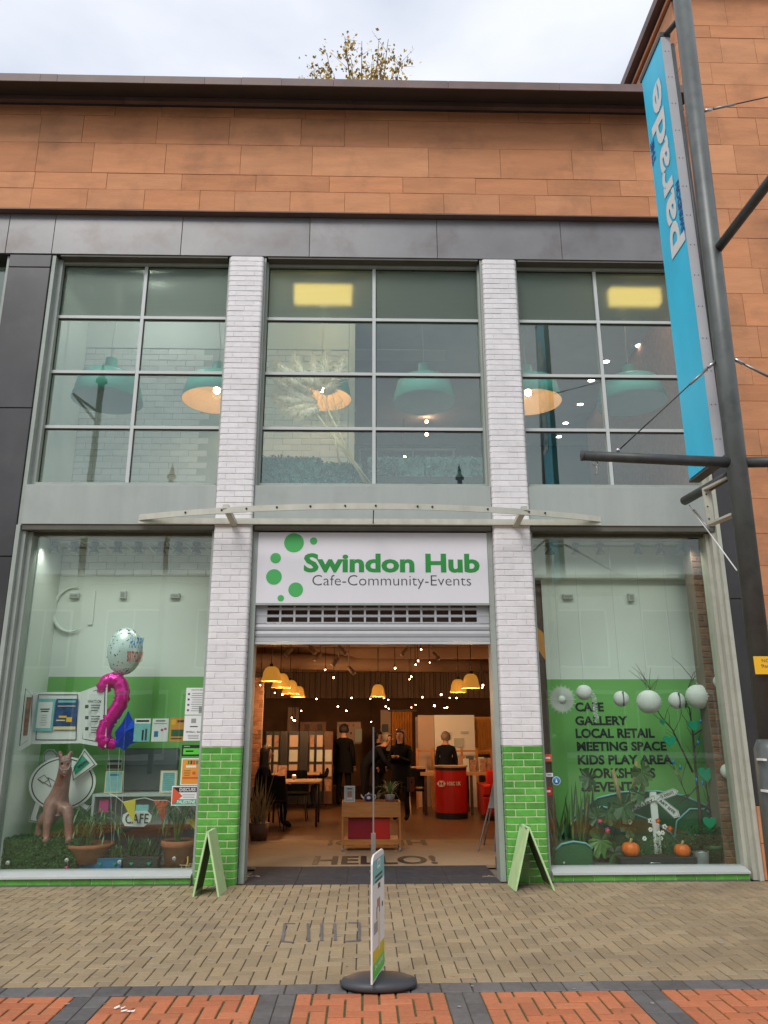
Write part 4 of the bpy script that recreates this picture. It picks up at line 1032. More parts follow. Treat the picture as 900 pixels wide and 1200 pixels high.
ftext("WHAT'S ON", RC(103, 820, 119, 824, .50), .485, 'black_ink', fr, bold=.02)
for k in range(3):
    rc = RC(100, 826+13*k, 104, 830+13*k, .5); MB().box(rc[0], rc[1], .49, .4915, rc[2], rc[3]).build('bullet', 'charcoal', fr)
    for q in range(3):
        rc = RC(107, 826+13*k+3*q, 119-2*q, 827+13*k+3*q, .5); MB().box(rc[0], rc[1], .49, .4915, rc[2], rc[3]).build('print_line', 'charcoal', fr)

# ------------------------------------------------------------------ left display: balloons, animal figure, boards, plants, shelf
def foil_string(a, b, parent, m='paper'):
    MB().tube([a, (Vector(a)+Vector(b))/2+Vector((.01, 0, 0)), b], .0022, 4, False).build('ribbon', m, parent)
# round balloon
Yb = .55
c = A(146.5, 763, Yb); rx = A(167, 763, Yb).x-c.x; rz = c.z-A(146, 791, Yb).z
t = thing('round_foil_balloon', 'round white spotted foil balloon with happy birthday lettering, topmost of the bunch', 'balloon', c, 'foil balloons')
MB().ball(c, (rx, .13, rz), 40, 24).build('envelope', 'foil_white', t)
r_ = random.Random(3); mb = MB()
for k in range(70):
    a = r_.uniform(R(190), R(350)); ph = r_.uniform(R(25), R(155)); n_ = Vector((math.sin(ph)*math.cos(a), math.sin(ph)*math.sin(a), math.cos(ph)))
    if n_.x > .15 and abs(n_.z) < .35: continue
    p = c + Vector((n_.x*rx, n_.y*.13, n_.z*rz))*1.012; mb.ball(p, (.007, .003, .007), 6, 4)
tag(mb.build('printed_dot', 'charcoal', t), kind='stuff')
for body, (x0, y0, x1, y1), m in (('HAPPY', (152, 746, 166, 759), 'planter_blue'), ('BIRTHDAY', (149, 763, 165, 775), 'bunting_red')):
    rc = RC(x0, y0, x1, y1, Yb-.12); o = ftext(body, rc, Yb-.13, m, t, bold=.02)
    for q in o.data.vertices:
        lx, lz = q.co.x/rx, q.co.z/rz; q.co.y = -.13*math.sqrt(max(0.02, 1-lx*lx-lz*lz))-.003
MB().tube([c+Vector((0,0,-rz+.01)), c+Vector((0,0,-rz-.03))], [.006, .015], 8).build('neck', 'foil_white', t)
foil_string(c+Vector((0,0,-rz-.03)), A(133, 985, Yb), t)
# pink digit two: fat tube along an S curve
t = thing('number_two_foil_balloon', 'shiny magenta foil balloon shaped as a figure 2 under the white one', 'balloon', A(128, 880, Yb), 'foil balloons')
path = [(122, 812), (123, 802), (130, 797), (139, 799), (143, 809), (142, 822), (135, 834), (127, 845), (122, 857), (122, 867), (127, 872)]
pts = [A(x, y, Yb-.02) for x, y in path]; fine = []
for i in range(len(pts)-1):
    p_1, p0_, p1_, p2_ = pts[max(i-1, 0)], pts[i], pts[i+1], pts[min(i+2, len(pts)-1)]
    for k in range(4):
        u = k/4; fine.append(.5*((2*p0_)+(p1_-p_1)*u+(2*p_1-5*p0_+4*p1_-p2_)*u*u+(3*p0_-p_1-3*p1_+p2_)*u**3))
fine.append(pts[-1])
rad = [.084+.007*math.sin(i*2.4) + (.010 if i % 2 else 0) for i in range(len(fine))]; rad[0] = .05; rad[1] = .085; rad[-1] = .06
MB().tube(fine, rad, 16).build('envelope', 'foil_pink', t)
foot = [A(x, y, Yb-.0) for x, y in ((124, 868), (129, 871), (134, 872), (138, 871))]
MB().tube(foot, [.07, .072, .06, .03], 12).build('foot_lobe', 'foil_pink', t)
foil_string(A(127, 878, Yb), A(131, 990, Yb), t)
t = thing('star_foil_balloon', 'shiny dark blue foil star balloon beside the magenta figure', 'balloon', A(149, 860, Yb+.1), 'foil balloons')
c = A(147, 858, Yb+.08); pr = []
sp = [(150, 836), (159, 851), (158, 868), (146, 877), (137, 874), (138, 858)]
ctr = A(149, 858, Yb-.02); fr_ = [A(149+(x-149)*1.3, 858+(y-858)*1.15, Yb-.02) for x, y in sp]; vs = [ctr+Vector((.01,-.10,.01)), ctr+Vector((0,.09,0))]
for i, p in enumerate(fr_):
    vs.append(p); q = (p+fr_[(i+1) % 6])/2; vs.append(ctr+(q-ctr)*.88)
n_ = 12; fs = []
for i in range(n_): fs += [(0, 2+i, 2+(i+1) % n_), (1, 2+(i+1) % n_, 2+i)]
o = MB().add(vs, fs).build('envelope', 'foil_blue', t)
foil_string(A(146, 878, Yb+.08), A(140, 985, Yb+.05), t)

# kangaroo-like pink animal figure
def skin_mesh(name, verts, edges, m, parent, sub=2, root=0):
    """verts: (x,y,z,r)"""
    me = bpy.data.meshes.new(name); me.from_pydata([v[:3] for v in verts], edges, [])
    o = bpy.data.objects.new(name, me); col.objects.link(o)
    md = o.modifiers.new('skin', 'SKIN'); md.use_smooth_shade = True
    sv = me.skin_vertices[0].data
    for i, v in enumerate(verts):
        r = v[3] if isinstance(v[3], tuple) else (v[3], v[3]); sv[i].radius = r; sv[i].use_root = (i == root)
    ms = o.modifiers.new('sub', 'SUBSURF'); ms.levels = ms.render_levels = sub
    dg = bpy.context.evaluated_depsgraph_get(); dg.update(); me2 = bpy.data.meshes.new_from_object(o.evaluated_get(dg)); me2.name = name
    bpy.data.objects.remove(o)
    for x in (m if isinstance(m, (list, tuple)) else [m]): me2.materials.append(M[x])
    off = woff(parent)
    for q in me2.vertices: q.co -= off
    for p in me2.polygons: p.use_smooth = True
    ob = bpy.data.objects.new(name, me2); col.objects.link(ob); ob.parent = parent
    return ob
Ya = .50
def pa(x, y, dy=0.): p = A(x, y, Ya+dy); return (p.x, p.y, p.z)
sc_ = A(75, 940, Ya).x - A(65, 940, Ya).x   # metres per 10 px
t = thing('animal_statue', 'glossy pink sitting animal statue with upright ears behind the turf block', 'statue', A(66, 985, Ya))
V_ = []; E_ = []
def av(x, y, r, dy=0., link=None):
    V_.append((*pa(x, y, dy), r*sc_/10)); i = len(V_)-1
    if link is not None: E_.append((link, i))
    return i
b0 = av(64, 962, 14, .06); b1 = av(65, 948, 14, .03, b0); b2 = av(68, 935, 12.5, 0, b1); b3 = av(72, 922, 10, -.02, b2); b4 = av(75, 910, 8, -.04, b3)
b5 = av(76, 900, 8, -.05, b4); b6 = av(77, 893, 7.5, -.06, b5); b7 = av(76, 887, 5, -.06, b6)
sn = av(76, 903, 5.5, -.14, b5); sn2 = av(75.5, 909, 4, -.20, sn)
e1 = av(71.5, 886, 3, -.05, b6); e1b = av(69.5, 880, 2.0, -.05, e1)
e2 = av(81, 886, 3, -.05, b6); e2b = av(84.5, 880, 2.0, -.05, e2)
for x, xx in ((58, 54), (80, 81)):
    l1 = av(x, 948, 7.5, -.08, b1); l2 = av((x+xx)/2, 966, 5.5, -.12, l1); l3 = av(xx, 984, 4.5, -.14, l2); l4 = av(xx, 987, 5, -.19, l3)
h1 = av(51, 964, 9, .12, b0); h2 = av(46, 978, 6.5, .10, h1); h3 = av(44, 986, 5, .04, h2)
body = skin_mesh('body', V_, E_, 'fox_pink', t, 2, 0)
for dx in (-2.6, 2.6):
    MB().ball(pa(76+dx*1.3, 895, -.125), .011, 10, 8).build('eye', 'black_ink', t)
MB().tube([pa(69.5, 899, -.12), pa(73, 903, -.20), pa(80, 901, -.20), pa(83.5, 894, -.13)], .006, 6).build('halter_strap', 'grey_paint', t)
MB().tube([pa(70, 894, -.11), pa(76, 891, -.15), pa(82.5, 890, -.11)], .005, 6).build('halter_strap', 'grey_paint', t)
MB().ball(pa(75.5, 909.5, -.245), (.018, .012, .012), 10, 6).build('nose', 'deep_red', t)
# cut-out oval board with limbs, and the phone board
t = thing('oval_cutout_board', 'white oval cut-out board with black outline, arms and legs, behind the animal statue', 'cut-out', A(74, 915, .72))
c = A(73, 918, .72); rx = A(112, 918, .72).x-c.x; rz = c.z-A(73, 950, .72).z
def ellipse(s_, Y): return [(c.x+rx*s_*math.cos(2*math.pi*k/48), Y, c.z+rz*s_*math.sin(2*math.pi*k/48)) for k in range(48)]
MB().prism(ellipse(1, .72), (0, .012, 0)).build('board', 'paper', t)
vs = ellipse(.93, .7185) + ellipse(.89, .7185); MB().add(vs, [(i, (i+1) % 48, 48+(i+1) % 48, 48+i) for i in range(48)]).build('drawn_line', 'black_ink', t)
def limb(pix, t, Y=.735):
    slab(pix, [Y]*len(pix), 'paper', 'limb', t); outline([(a*.86+sum(q[0] for q in pix)/len(pix)*.14, b*.9+sum(q[1] for q in pix)/len(pix)*.1) for a, b in pix], [Y]*len(pix), t, .007)
limb([(44, 930), (52, 931), (43, 958), (44, 964), (34, 963), (35, 957)], t); limb([(86, 930), (92, 930), (95, 938), (104, 944), (109, 942), (102, 951), (88, 942)], t)
outline([(44, 913), (52, 908), (57, 914), (50, 918), (44, 913), (60, 922), (56, 911), (65, 916), (62, 924), (70, 920)], [.715]*10, t, .006, closed=False)
t = thing('phone_cutout_board', 'tilted white cut-out board of a phone with green screen beside the animal head', 'cut-out', A(98, 895, .66))
slab([(83, 905), (99, 877), (114, 896), (84, 917)], [.66]*4, 'paper', 'board', t, .012)
outline([(85, 905), (99, 880), (111, 896), (86, 914)], [.66]*4, t, .007)
slab([(86, 899), (96, 884), (105, 894), (88, 908)], [.654]*4, 'heart_teal', 'screen', t, .002); outline([(91, 899), (102, 891)], [.652]*2, t, .018, 'charcoal', False)
t = thing('curved_word_cutout', 'small arched grey cut-out sign peeking above the oval board', 'cut-out', A(59, 887, .76))
slab([(51, 893), (51, 883), (55, 878), (63, 878), (67, 883), (67, 893)], [.76]*6, 'paper_shadow', 'board', t); outline([(52, 892), (52, 884), (56, 880), (62, 880), (66, 884), (66, 892)], [.76]*6, t, .006)
# turf block
rc = RC(-4, 984, 88, 1023, .30)
single('turf_block', hedge(rc[0]+.06, rc[1], rc[3], .34, 9, .101, .34, 'turf', 6000, .022), 'turf', 'large block covered in dark green artificial turf at the foot of the left window', 'turf block')
# shelf unit with dark opening
Yh = .85
sv_ = thing('display_shelf_unit', 'low grey shelf unit with a dark screen opening in the left window', 'shelf unit', A(165, 960, Yh))
rc = RC(116, 929, 234, 938, Yh)
MB().box(rc[0], xl1+.1, Yh-.15, YD-.003, rc[3]-.03, rc[3]).build('shelf', 'paper_shadow', sv_)
zc2 = A(165, 968, Yh).z
MB().box(rc[0], xl1+.1, Yh-.15, YD-.003, zc2-.02, zc2).build('shelf', 'dark_wood', sv_)
MB().box(rc[0]-.03, rc[0]-.001, Yh-.15, YD-.003, .101, rc[3]).build('side_panel', 'paper_shadow', sv_)
MB().box(rc[0], xl1+.1, YD-.05, YD-.004, .101, zc2-.021).build('back_panel', 'grey_paint', sv_)
MB().box(rc[0], xl1+.1, YD-.05, YD-.004, zc2+.001, rc[3]-.031).build('back_panel', 'paper_shadow', sv_)
rc2 = RC(124, 935, 128+4, 958, Yh-.05); rcm = RC(116, 937, 127, 952, Yh-.1)
MB().box(rcm[0], rcm[1], Yh-.1, Yh-.09, rcm[2], rcm[3]).build('magenta_card', 'magenta', sv_)
rc = RC(145, 877, 208, 927, YD-.03)
scn = thing('dark_screen', 'wide black screen mounted on the green wall above the shelf', 'screen', ((rc[0]+rc[1])/2, YD-.03, rc[2]))
MB().box(rc[0], rc[1], YD-.03, YD-.001, rc[2], rc[3]).build('casing', 'charcoal', scn); MB().box(rc[0]+.01, rc[1]-.01, YD-.0335, YD-.0305, rc[2]+.015, rc[3]-.01).build('display', 'opposite_glass', scn)
poster(123, 903.5, 143.5, 929, .72, 'poster_teal', 'framed pale blue certificate at the left end of the shelf', 'certificate', 'framed_certificate', 'framed certificates', border='straw', prints=[(.2, .1, .8, .2, 'planter_blue')] + lines(.15, .85, .3, .85, 6, 'grey_paint'), thick=.015)
poster(187.5, 903, 207.5, 929, .72, 'paper', 'framed white certificate behind palm fronds at the right end of the shelf', 'certificate', 'framed_certificate', 'framed certificates', border='straw', prints=[(.1, .05, .9, .95, 'poster_teal')] + lines(.15, .85, .1, .9, 9, 'charcoal'), thick=.015)
poster(125, 889, 143, 902, .9, 'paper_shadow', 'small dark bordered card behind the left certificate', 'card', 'card', prints=[(.05, .1, .95, .35, 'charcoal'), (.05, .55, .95, .9, 'dark_wood')])
# cafe speech board
t = thing('cafe_board', 'white cut-out board with hand lettered CAFE among the plants', 'sign', A(160, 958, .6))
slab([(146, 968), (143, 962), (144, 955), (150, 951), (172, 950), (178, 956), (176, 963), (168, 969)], [.6]*8, 'paper', 'board', t)
ftext('CAFE', RC(147, 953.5, 174, 965, .594), .592, 'black_ink', t, bold=.0)
poster(159, 943, 174, 951, .62, 'poster_teal', 'small pale price card above the cafe board', 'card', 'card', prints=lines(.2, .8, .3, .6, 2, 'paper'))
# bunting
def flag(pix, Y, m, label, group='bunting in the left window'):
    t = single('bunting_flag', MB().prism([A(x, y, Y) for x, y in pix], (0, .004, 0)), m, label, 'bunting flag', group); return t
flag([(144, 940), (159, 936), (157, 966)], .45, 'bunting_yellow', 'yellow triangular bunting flag covering the A of the cafe board')
flag([(180, 938), (197, 938), (191, 965)], .45, 'bunting_red', 'orange red triangular bunting flag in the left window')
flag([(219, 962), (233, 954), (231, 975)], .4, 'bunting_yellow', 'mustard bunting flag tucked beside the left pillar')
t = thing('bunting_line', 'thin pale cord joining the bunting flags in the left window', 'cord', A(170, 940, .46))
MB().tube([A(x, y, .46) for x, y in ((128, 930), (137, 934), (144, 940), (158, 937), (170, 935), (180, 938), (196, 938), (208, 946), (219, 961))], .004, 5).build('cord_line', 'paper', t)
# plants
def pot(c, r, h, m, parent, name='pot'):
    MB().lathe([(0, 0), (r*.72, 0), (r*.93, h*.8), (r, h*.8), (r*1.05, h*.84), (r*1.05, h), (r*.95, h), (r*.9, h*.9), (0, h*.9)], c, 28).build(name, m, parent)
def palm(px_, y0, y1, Y, wpx, crown, seed, label, n=26, m='leaf_mid'):
    """y0 rim of pot, y1 base; crown = (centre px, top y, spread px)"""
    a = A(px_, y1, Y); b = A(px_, y0, Y); r = A(px_+wpx/2, y0, Y).x-b.x
    t = thing('potted_palm', label, 'potted plant', a, 'terracotta potted palms'); pot(a, r, b.z-a.z, 'terracotta', t)
    MB().lathe([(0, b.z-a.z-.02), (r*.9, b.z-a.z-.02)], a, 20).build('soil', 'soil', t)
    r_ = random.Random(seed); cx_, ty_, sp_ = crown; top = A(cx_, ty_, Y); S = A(cx_+sp_/2, ty_, Y).x-top.x; H = top.z-b.z
    for k in range(n):
        an = 2*math.pi*k/n+r_.uniform(-.2, .2); L_ = S*r_.uniform(.55, 1.); st = b+Vector((r_.uniform(-.03, .03), r_.uniform(-.03, .03), -.02))
        tip = st + Vector((math.cos(an)*L_, math.sin(an)*L_*.45, H*r_.uniform(.2, .85))); mb = MB()
        pts = [st.lerp(tip, u) + Vector((0, 0, .45*H*math.sin(math.pi*u)*.9)) for u in [i/7 for i in range(8)]]
        mb.tube(pts, .004, 4, False)
        for i in range(2, 8):
            for s_ in (-1, 1):
                d = (pts[i]-pts[i-1]).normalized(); sd = Vector((-d.y, d.x, 0)).normalized()*s_ if abs(d.x)+abs(d.y) > .01 else Vector((s_, 0, 0))
                e = pts[i] + d*.06 + sd*.05 + Vector((r_.uniform(-.02, .02), 0, -.05)); mb.blade(pts[i], e, .014, .01, 3)
        mb.build('frond', m, t)
    return t
palm(104, 988, 1010, .5, 52, (112, 936, 84), 3, 'terracotta potted palm beside the pink animal statue', 20)
palm(208, 984, 1021, .46, 40, (200, 925, 66), 4, 'terracotta potted palm by the left pillar under the stickers', 20)
def trough(x0, y0, x1, y1, Y, m, label, plants, seed, d=.16, cat='planter', name='trough_planter', deco=None):
    rc = RC(x0, y0, x1, y1, Y); t = thing(name, label, cat, ((rc[0]+rc[1])/2, Y, rc[2]))
    z0, z1 = rc[2], rc[3]; e = .012
    MB().prism([(rc[0]+.015, Y, z0), (rc[1]-.015, Y, z0), (rc[1], Y-.012, z1), (rc[0], Y-.012, z1)], (0, d, 0)).build('trough', m, t)
    MB().box(rc[0]-.006, rc[1]+.006, Y-.02, Y+d+.01, z1+.001, z1+.012).build('rim', m, t)
    MB().box(rc[0]+.01, rc[1]-.01, Y-.005, Y+d-.01, z1+.0125, z1+.016).build('soil', 'soil', t)
    if plants: plants(t, rc, Y, d, z1, random.Random(seed))
    if deco:
        n_ = max(2, int((rc[1]-rc[0])/.13))
        for i in range(n_):
            x = rc[0]+(rc[1]-rc[0])*(i+.5)/n_; z = (z0+z1)/2+.02
            MB().prism([(x, Y-.02, z-.022), (x+.022, Y-.018, z+.006), (x+.011, Y-.018, z+.018), (x, Y-.018, z+.008), (x-.011, Y-.018, z+.018), (x-.022, Y-.018, z+.006)], (0, -.004, 0)).build('heart_sticker', deco, t)
    return t
def spiky(t, rc, Y, d, z, r_, m='leaf_dark', n=8, h=.2):
    for i in range(n):
        cx_ = rc[0]+(rc[1]-rc[0])*(i+.5)/n; mb = MB()
        for k in range(9):
            an = r_.uniform(0, 6.28); L_ = r_.uniform(.3, .75)*h; b = Vector((cx_+r_.uniform(-.02, .02), Y+d/2, z)); mb.blade(b, b+Vector((math.cos(an)*L_, math.sin(an)*L_*.6, h*r_.uniform(.5, 1))), .022, .02, 3)
        mb.build('succulent', m, t)
trough(144, 1006, 185, 1022, .36, 'planter_dark', 'dark trough planter of spiky succulents in the left window', lambda *a: spiky(*a, n=6, h=.26), 4, deco='heart_teal')
trough(92, 1007, 143, 1022, .38, 'planter_blue', 'blue trough planter with heart stickers in the left window', lambda *a: spiky(*a, m='leaf_mid', n=8, h=.16), 5, deco='heart_teal')
# little lights and wire basket
for i, (x, y, m) in enumerate(((9, 1011, 'paper'), (78, 1008, 'paper'), (140, 1010, 'paper'), (204, 1006, 'paper'), (78, 1017, 'magenta'))):
    p = A(x, y, .27); t = thing('window_sucker_light', ('small pale round light stuck low at the left end of the left window', 'small pale round light in front of the turf block corner', 'small pale round light between the two planters', 'small pale round light beside the palm pot', 'small purple round light low by the turf corner')[i], 'light', p)
    MB().lathe([(.0, -.02), (.015, -.02), (.02, -.005), (.02, .02), (0, .022)], p, 12, 'y').build('disc', m, t); MB().lathe([(.008, -.026), (.012, -.02)], p, 8, 'y').build('lens', 'grey_paint', t)
    MB().tube([p+Vector((0,.02,0)), (p.x+.01, p.y+.07, .101)], .004, 5).build('stake', 'steel', t)
t = thing('wire_basket', 'small yellow wire basket on the window floor by the left pillar', 'basket', A(219, 1021, .32))
c = A(219, 1021, .34)
for z_, r in ((0, .05), (.035, .075), (.07, .09)): MB().tube([(c.x+r*math.cos(k*math.pi/8), c.y+r*.6*math.sin(k*math.pi/8), c.z+z_) for k in range(17)], .004, 5).build('hoop', 'straw', t)
for k in range(8):
    a = k*math.pi/4; MB().tube([(c.x+.05*math.cos(a), c.y+.03*math.sin(a), c.z), (c.x+.09*math.cos(a), c.y+.054*math.sin(a), c.z+.07)], .003, 4).build('wire', 'straw', t)
MB().tube([(c.x-.01, c.y-.03, c.z+.03), (c.x+.01, c.y-.03, c.z+.1), (c.x, c.y, c.z+.15)], .008, 6).build('yellow_bow', 'yellow', t)

# ------------------------------------------------------------------ right display
Yr = .5
def lantern(x, y, rpx, Y, label, kind='rib', group='white paper lanterns'):
    c = A(x, y, Y); r = A(x+rpx, y, Y).x-c.x; t = thing('paper_lantern', label, 'paper lantern', c, group)
    if kind == 'rib':
        n_ = 22; prof = []
        for i in range(n_+1):
            ph = R(12)+R(156)*i/n_; prof.append((r*math.sin(ph)*(1 if i % 2 else .93), r*.92*math.cos(ph)))
        MB().lathe(prof, c, 32).build('paper_globe', 'lantern_paper', t)
        MB().tube([c+Vector((0,0,r*.88)), c+Vector((0,0,r*.88+.03))], .006, 6).build('hook', 'steel', t)
    else:
        MB().ball(c, r, 40, 14, .10).build('honeycomb_ball', 'lantern_paper', t)
        MB().box(c.x-.004, c.x+.004, c.y-r-.006, c.y-r*.6, c.z-r*.9, c.z+r*.9).build('seam_card', 'charcoal', t)
    MB().tube([c+Vector((0,0,r*.9)), (c.x, c.y, 3.9)], .0012, 4, False).build('thread', 'grey_paint', t)
lantern(684.5, 811.5, 9.5, .5, 'small white lantern just right of the paper fan, leftmost of the round ones', 'rib')
lantern(728, 819, 9, .5, 'small white honeycomb ball with dark seam above the word gallery', 'comb')
lantern(760.5, 822.5, 14.5, .5, 'large white ribbed lantern in the middle of the row', 'rib')
lantern(793, 821, 9.5, .48, 'small white honeycomb ball between the two large lanterns', 'comb')
lantern(818.5, 816.5, 15, .56, 'largest white ribbed lantern at the right of the row', 'rib')
lantern(844, 799, 8, .38, 'small white honeycomb ball against the brown brick pier, highest of the row', 'comb')
lantern(853, 904, 8.5, .38, 'white wiry ball low against the brown brick pier', 'comb')
c = A(658.5, 819.5, .45); r = A(676, 819.5, .45).x-c.x
t = thing('paper_fan_rosette', 'white spiky paper fan rosette at the left end of the lantern row', 'paper decoration', c)
N_ = 40; vs = []; 
for k in range(N_*2):
    a = 2*math.pi*k/(N_*2); rr = r*(1.0 if k % 4 == 0 else (.74 if k % 2 else .88)); yy = -.012 if k % 2 else .012
    vs += [(c.x+.22*r*math.cos(a), c.y+yy*.4, c.z+.22*r*math.sin(a)), (c.x+rr*math.cos(a), c.y+yy, c.z+rr*math.sin(a))]
MB().add(vs, [(2*k, 2*k+1, (2*k+3) % (4*N_), (2*k+2) % (4*N_)) for k in range(N_*2)]).build('pleated_disc', 'lantern_paper', t)
MB().lathe([(0, -.02), (.22*r, -.016), (.24*r, 0)], c, 20, 'y').build('hub', 'lantern_paper', t); MB().tube([c+Vector((0,0,r)), (c.x, c.y, 3.9)], .0012, 4, False).build('thread', 'grey_paint', t)
t = thing('paper_tassel', 'frilly white paper tassel hanging over the word cafe', 'paper decoration', A(696, 815, .46))
r_ = random.Random(8); mb = MB(); pth = [A(x, y, .46) for x, y in ((692, 809), (696, 818), (697, 830), (699, 845))]
for k in range(240):
    u = r_.random()*2.99; i = int(u); p = pth[i].lerp(pth[i+1], u-i); q = p+Vector((r_.uniform(-.03, .03), r_.uniform(-.03, .03), r_.uniform(-.02, .01))); mb.add([p, q, q+Vector((.006, 0, -.012))], [(0,1,2)])
mb.build('frill', 'lantern_paper', t)
t = single('hanging_flag', MB().prism([A(x, y, .6) for x, y in ((627, 733), (637, 742), (640, 775), (630, 760))], (0, .004, 0)), 'orange', 'orange cloth pennant hanging in the gap left of the right display wall', 'pennant')
# round stickers in the gap
for i, (x, y, m, lab) in enumerate(((652, 915, 'planter_blue', 'round blue sticker low on the right shop glass'), (642, 888, 'bunting_red', 'small red and white sticker above the round blue one'), (644, 908, 'paper', 'small white slanted sticker just left of the blue one'), (642, 927, 'red', 'small red poster stuck below the blue sticker'))):
    p = A(x, y, .19); t = thing('glass_sticker', lab, 'sticker', p, 'stickers on the right shop glass')
    if i == 0:
        MB().lathe([(0, 0), (.052, 0), (.052, .003), (0, .003)], p, 24, 'y').build('disc', m, t); MB().lathe([(.042, -.0015), (.047, -.0015)], p, 24, 'y').build('ring', 'paper', t)
        MB().prism([(p.x-.014, p.y-.001, p.z-.018), (p.x+.014, p.y-.001, p.z-.018), (p.x, p.y-.001, p.z+.024)], (0, -.001, 0)).build('drop_mark', 'paper', t)
    else:
        w_, h_ = ((.045, .04), (.04, .02), (.05, .045))[i-1]; MB().box(p.x-w_, p.x+w_, p.y, p.y+.003, p.z-h_, p.z+h_).build('sheet', m, t); MB().box(p.x-w_*.6, p.x+w_*.6, p.y-.0015, p.y-.0003, p.z-h_*.3, p.z+h_*.2).build('print', 'paper' if i != 2 else 'charcoal', t)
# branches in a tree shape with hearts
def branch_tree(name, label, base, segs, parent_cat, m='twig', seed=0, twigs=5):
    t = thing(name, label, parent_cat, base); r_ = random.Random(seed)
    for pix, r0 in segs:
        pts = [A(x, y, Y) for x, y, Y in pix]; n_ = len(pts)
        MB().tube(pts, [r0*(1-.75*i/(n_-1)) for i in range(n_)], 6).build('branch', m, t)
        mb = MB()
        for k in range(twigs):
            u = r_.uniform(.3, .98)*(n_-1); i = min(int(u), n_-2); p = pts[i].lerp(pts[i+1], u-i); d = (pts[i+1]-pts[i]).normalized()
            q = p + (d + Vector((r_.uniform(-1, 1), r_.uniform(-.3, .3), r_.uniform(-.1, .6)))).normalized()*r_.uniform(.08, .2); e = q + (q-p)*.6 + Vector((r_.uniform(-.06, .06), 0, r_.uniform(0, .05)))
            mb.tube([p, q, e], [.004, .003, .0015], 4, False)
        mb.build('twig', m, t)
    return t
bt = branch_tree('bare_branch_display', 'bare branches arranged as a tree with teal hearts in the right window', A(815, 985, .8), [
    ([(822, 985, .75), (820, 950, .75), (815, 900, .76), (812, 860, .76), (808, 830, .76), (797, 822, .76)], .022),
    ([(812, 905, .7), (800, 880, .68), (788, 855, .66), (775, 840, .66), (768, 828, .66)], .014),
    ([(826, 950, .72), (840, 925, .7), (856, 905, .66)], .014), ([(834, 960, .72), (848, 945, .68), (860, 938, .64)], .012),
    ([(812, 862, .74), (830, 850, .7), (848, 838, .64)], .010), ([(818, 920, .72), (806, 935, .7), (790, 900, .66)], .010),
    ([(803, 830, .74), (806, 808, .72), (812, 790, .7), (820, 780, .7)], .007), ([(765, 828, .7), (762, 808, .7), (758, 798, .7)], .006),
    ([(836, 985, .78), (832, 950, .78), (826, 910, .78), (838, 880, .78)], .014)], 'branches', seed=4, twigs=9)
def heart(x, y, s_, Y, m, label):
    c = A(x, y, Y); k = A(x+s_, y, Y).x-c.x; pts = []
    for i in range(28):
        a = 2*math.pi*i/28; pts.append((c.x+k*math.sin(a)**3, Y, c.z+k*(13*math.cos(a)-5*math.cos(2*a)-2*math.cos(3*a)-math.cos(4*a))/16))
    t = single('heart_ornament', MB().prism(pts, (0, .012, 0)), m, label, 'heart ornament', 'hearts hung on the branches')
heart(813, 850, 7, .6, 'heart_teal', 'teal heart hanging just under the largest lantern')
heart(785, 868, 7.5, .58, 'heart_teal', 'dark teal heart right of the words meeting space')
heart(828, 907, 9.5, .56, 'heart_teal', 'largest green heart hanging near the brown brick pier')
heart(832, 964, 8, .56, 'heart_teal', 'pale green heart low on the right behind the bush')
heart(777, 846, 3.5, .58, 'heart_teal', 'smallest teal heart left of the branches')
heart(793, 905, 4, .58, 'leaf_pale', 'pale leafy green heart over the end of workshops')
for i, (x, y, m) in enumerate(((821, 845, 0), (828, 850, 0), (818, 870, 0), (846, 876, 0), (834, 877, 0), (797, 899, 0), (789, 893, 0), (855, 948, 0), (823, 917, 0), (816, 914, 0))):
    c = A(x, y, .55); mb = MB().lathe([(0, .03), (.014, .012), (.018, -.006), (.01, -.026), (0, -.032)], c, 8); mb.tube([c+Vector((0,0,.03)), c+Vector((.0,0,.08))], .0015, 4, False)
    single('glass_bauble', mb, 'trinket_blue', 'small blue glass drop hanging ' + ('highest, right of the top heart', 'just below the highest one', 'beside the trunk under the top heart', 'furthest right on the pale twig', 'mid way along the pale twig', 'just left of the trunk near workshops', 'left of all the others', 'lowest, by the brick pier', 'right of the trunk by the big heart', 'left edge of the big heart')[i], 'bauble', 'blue baubles on the branches')
# green hill boards with pale arcs
gh = thing('green_hill_boards', 'dark green curved backdrop boards edged with pale arcs behind the pumpkins', 'display board', A(740, 1010, .8))
def hill(pix, Y, m='board_green'):
    top = [A(x, y, Y) for x, y in pix]; bot = [(top[-1].x, Y, .101), (top[0].x, Y, .101)]
    MB().prism(top+[Vector(b) for b in bot], (0, .015, 0)).build('hill_board', m, gh)
    MB().tube([p+Vector((0, -.004, 0)) for p in top], .012, 6).build('pale_edge', 'poster_teal', gh)
hill([(670, 960), (680, 950), (700, 935), (730, 928), (770, 927), (800, 932), (830, 945), (846, 965), (856, 985)], .86)
hill([(648, 1000), (660, 975), (680, 955), (705, 945), (740, 953), (765, 962), (785, 975), (800, 995)], .80)
hill([(788, 1000), (793, 962), (808, 948), (826, 948), (838, 958), (845, 975)], .82)
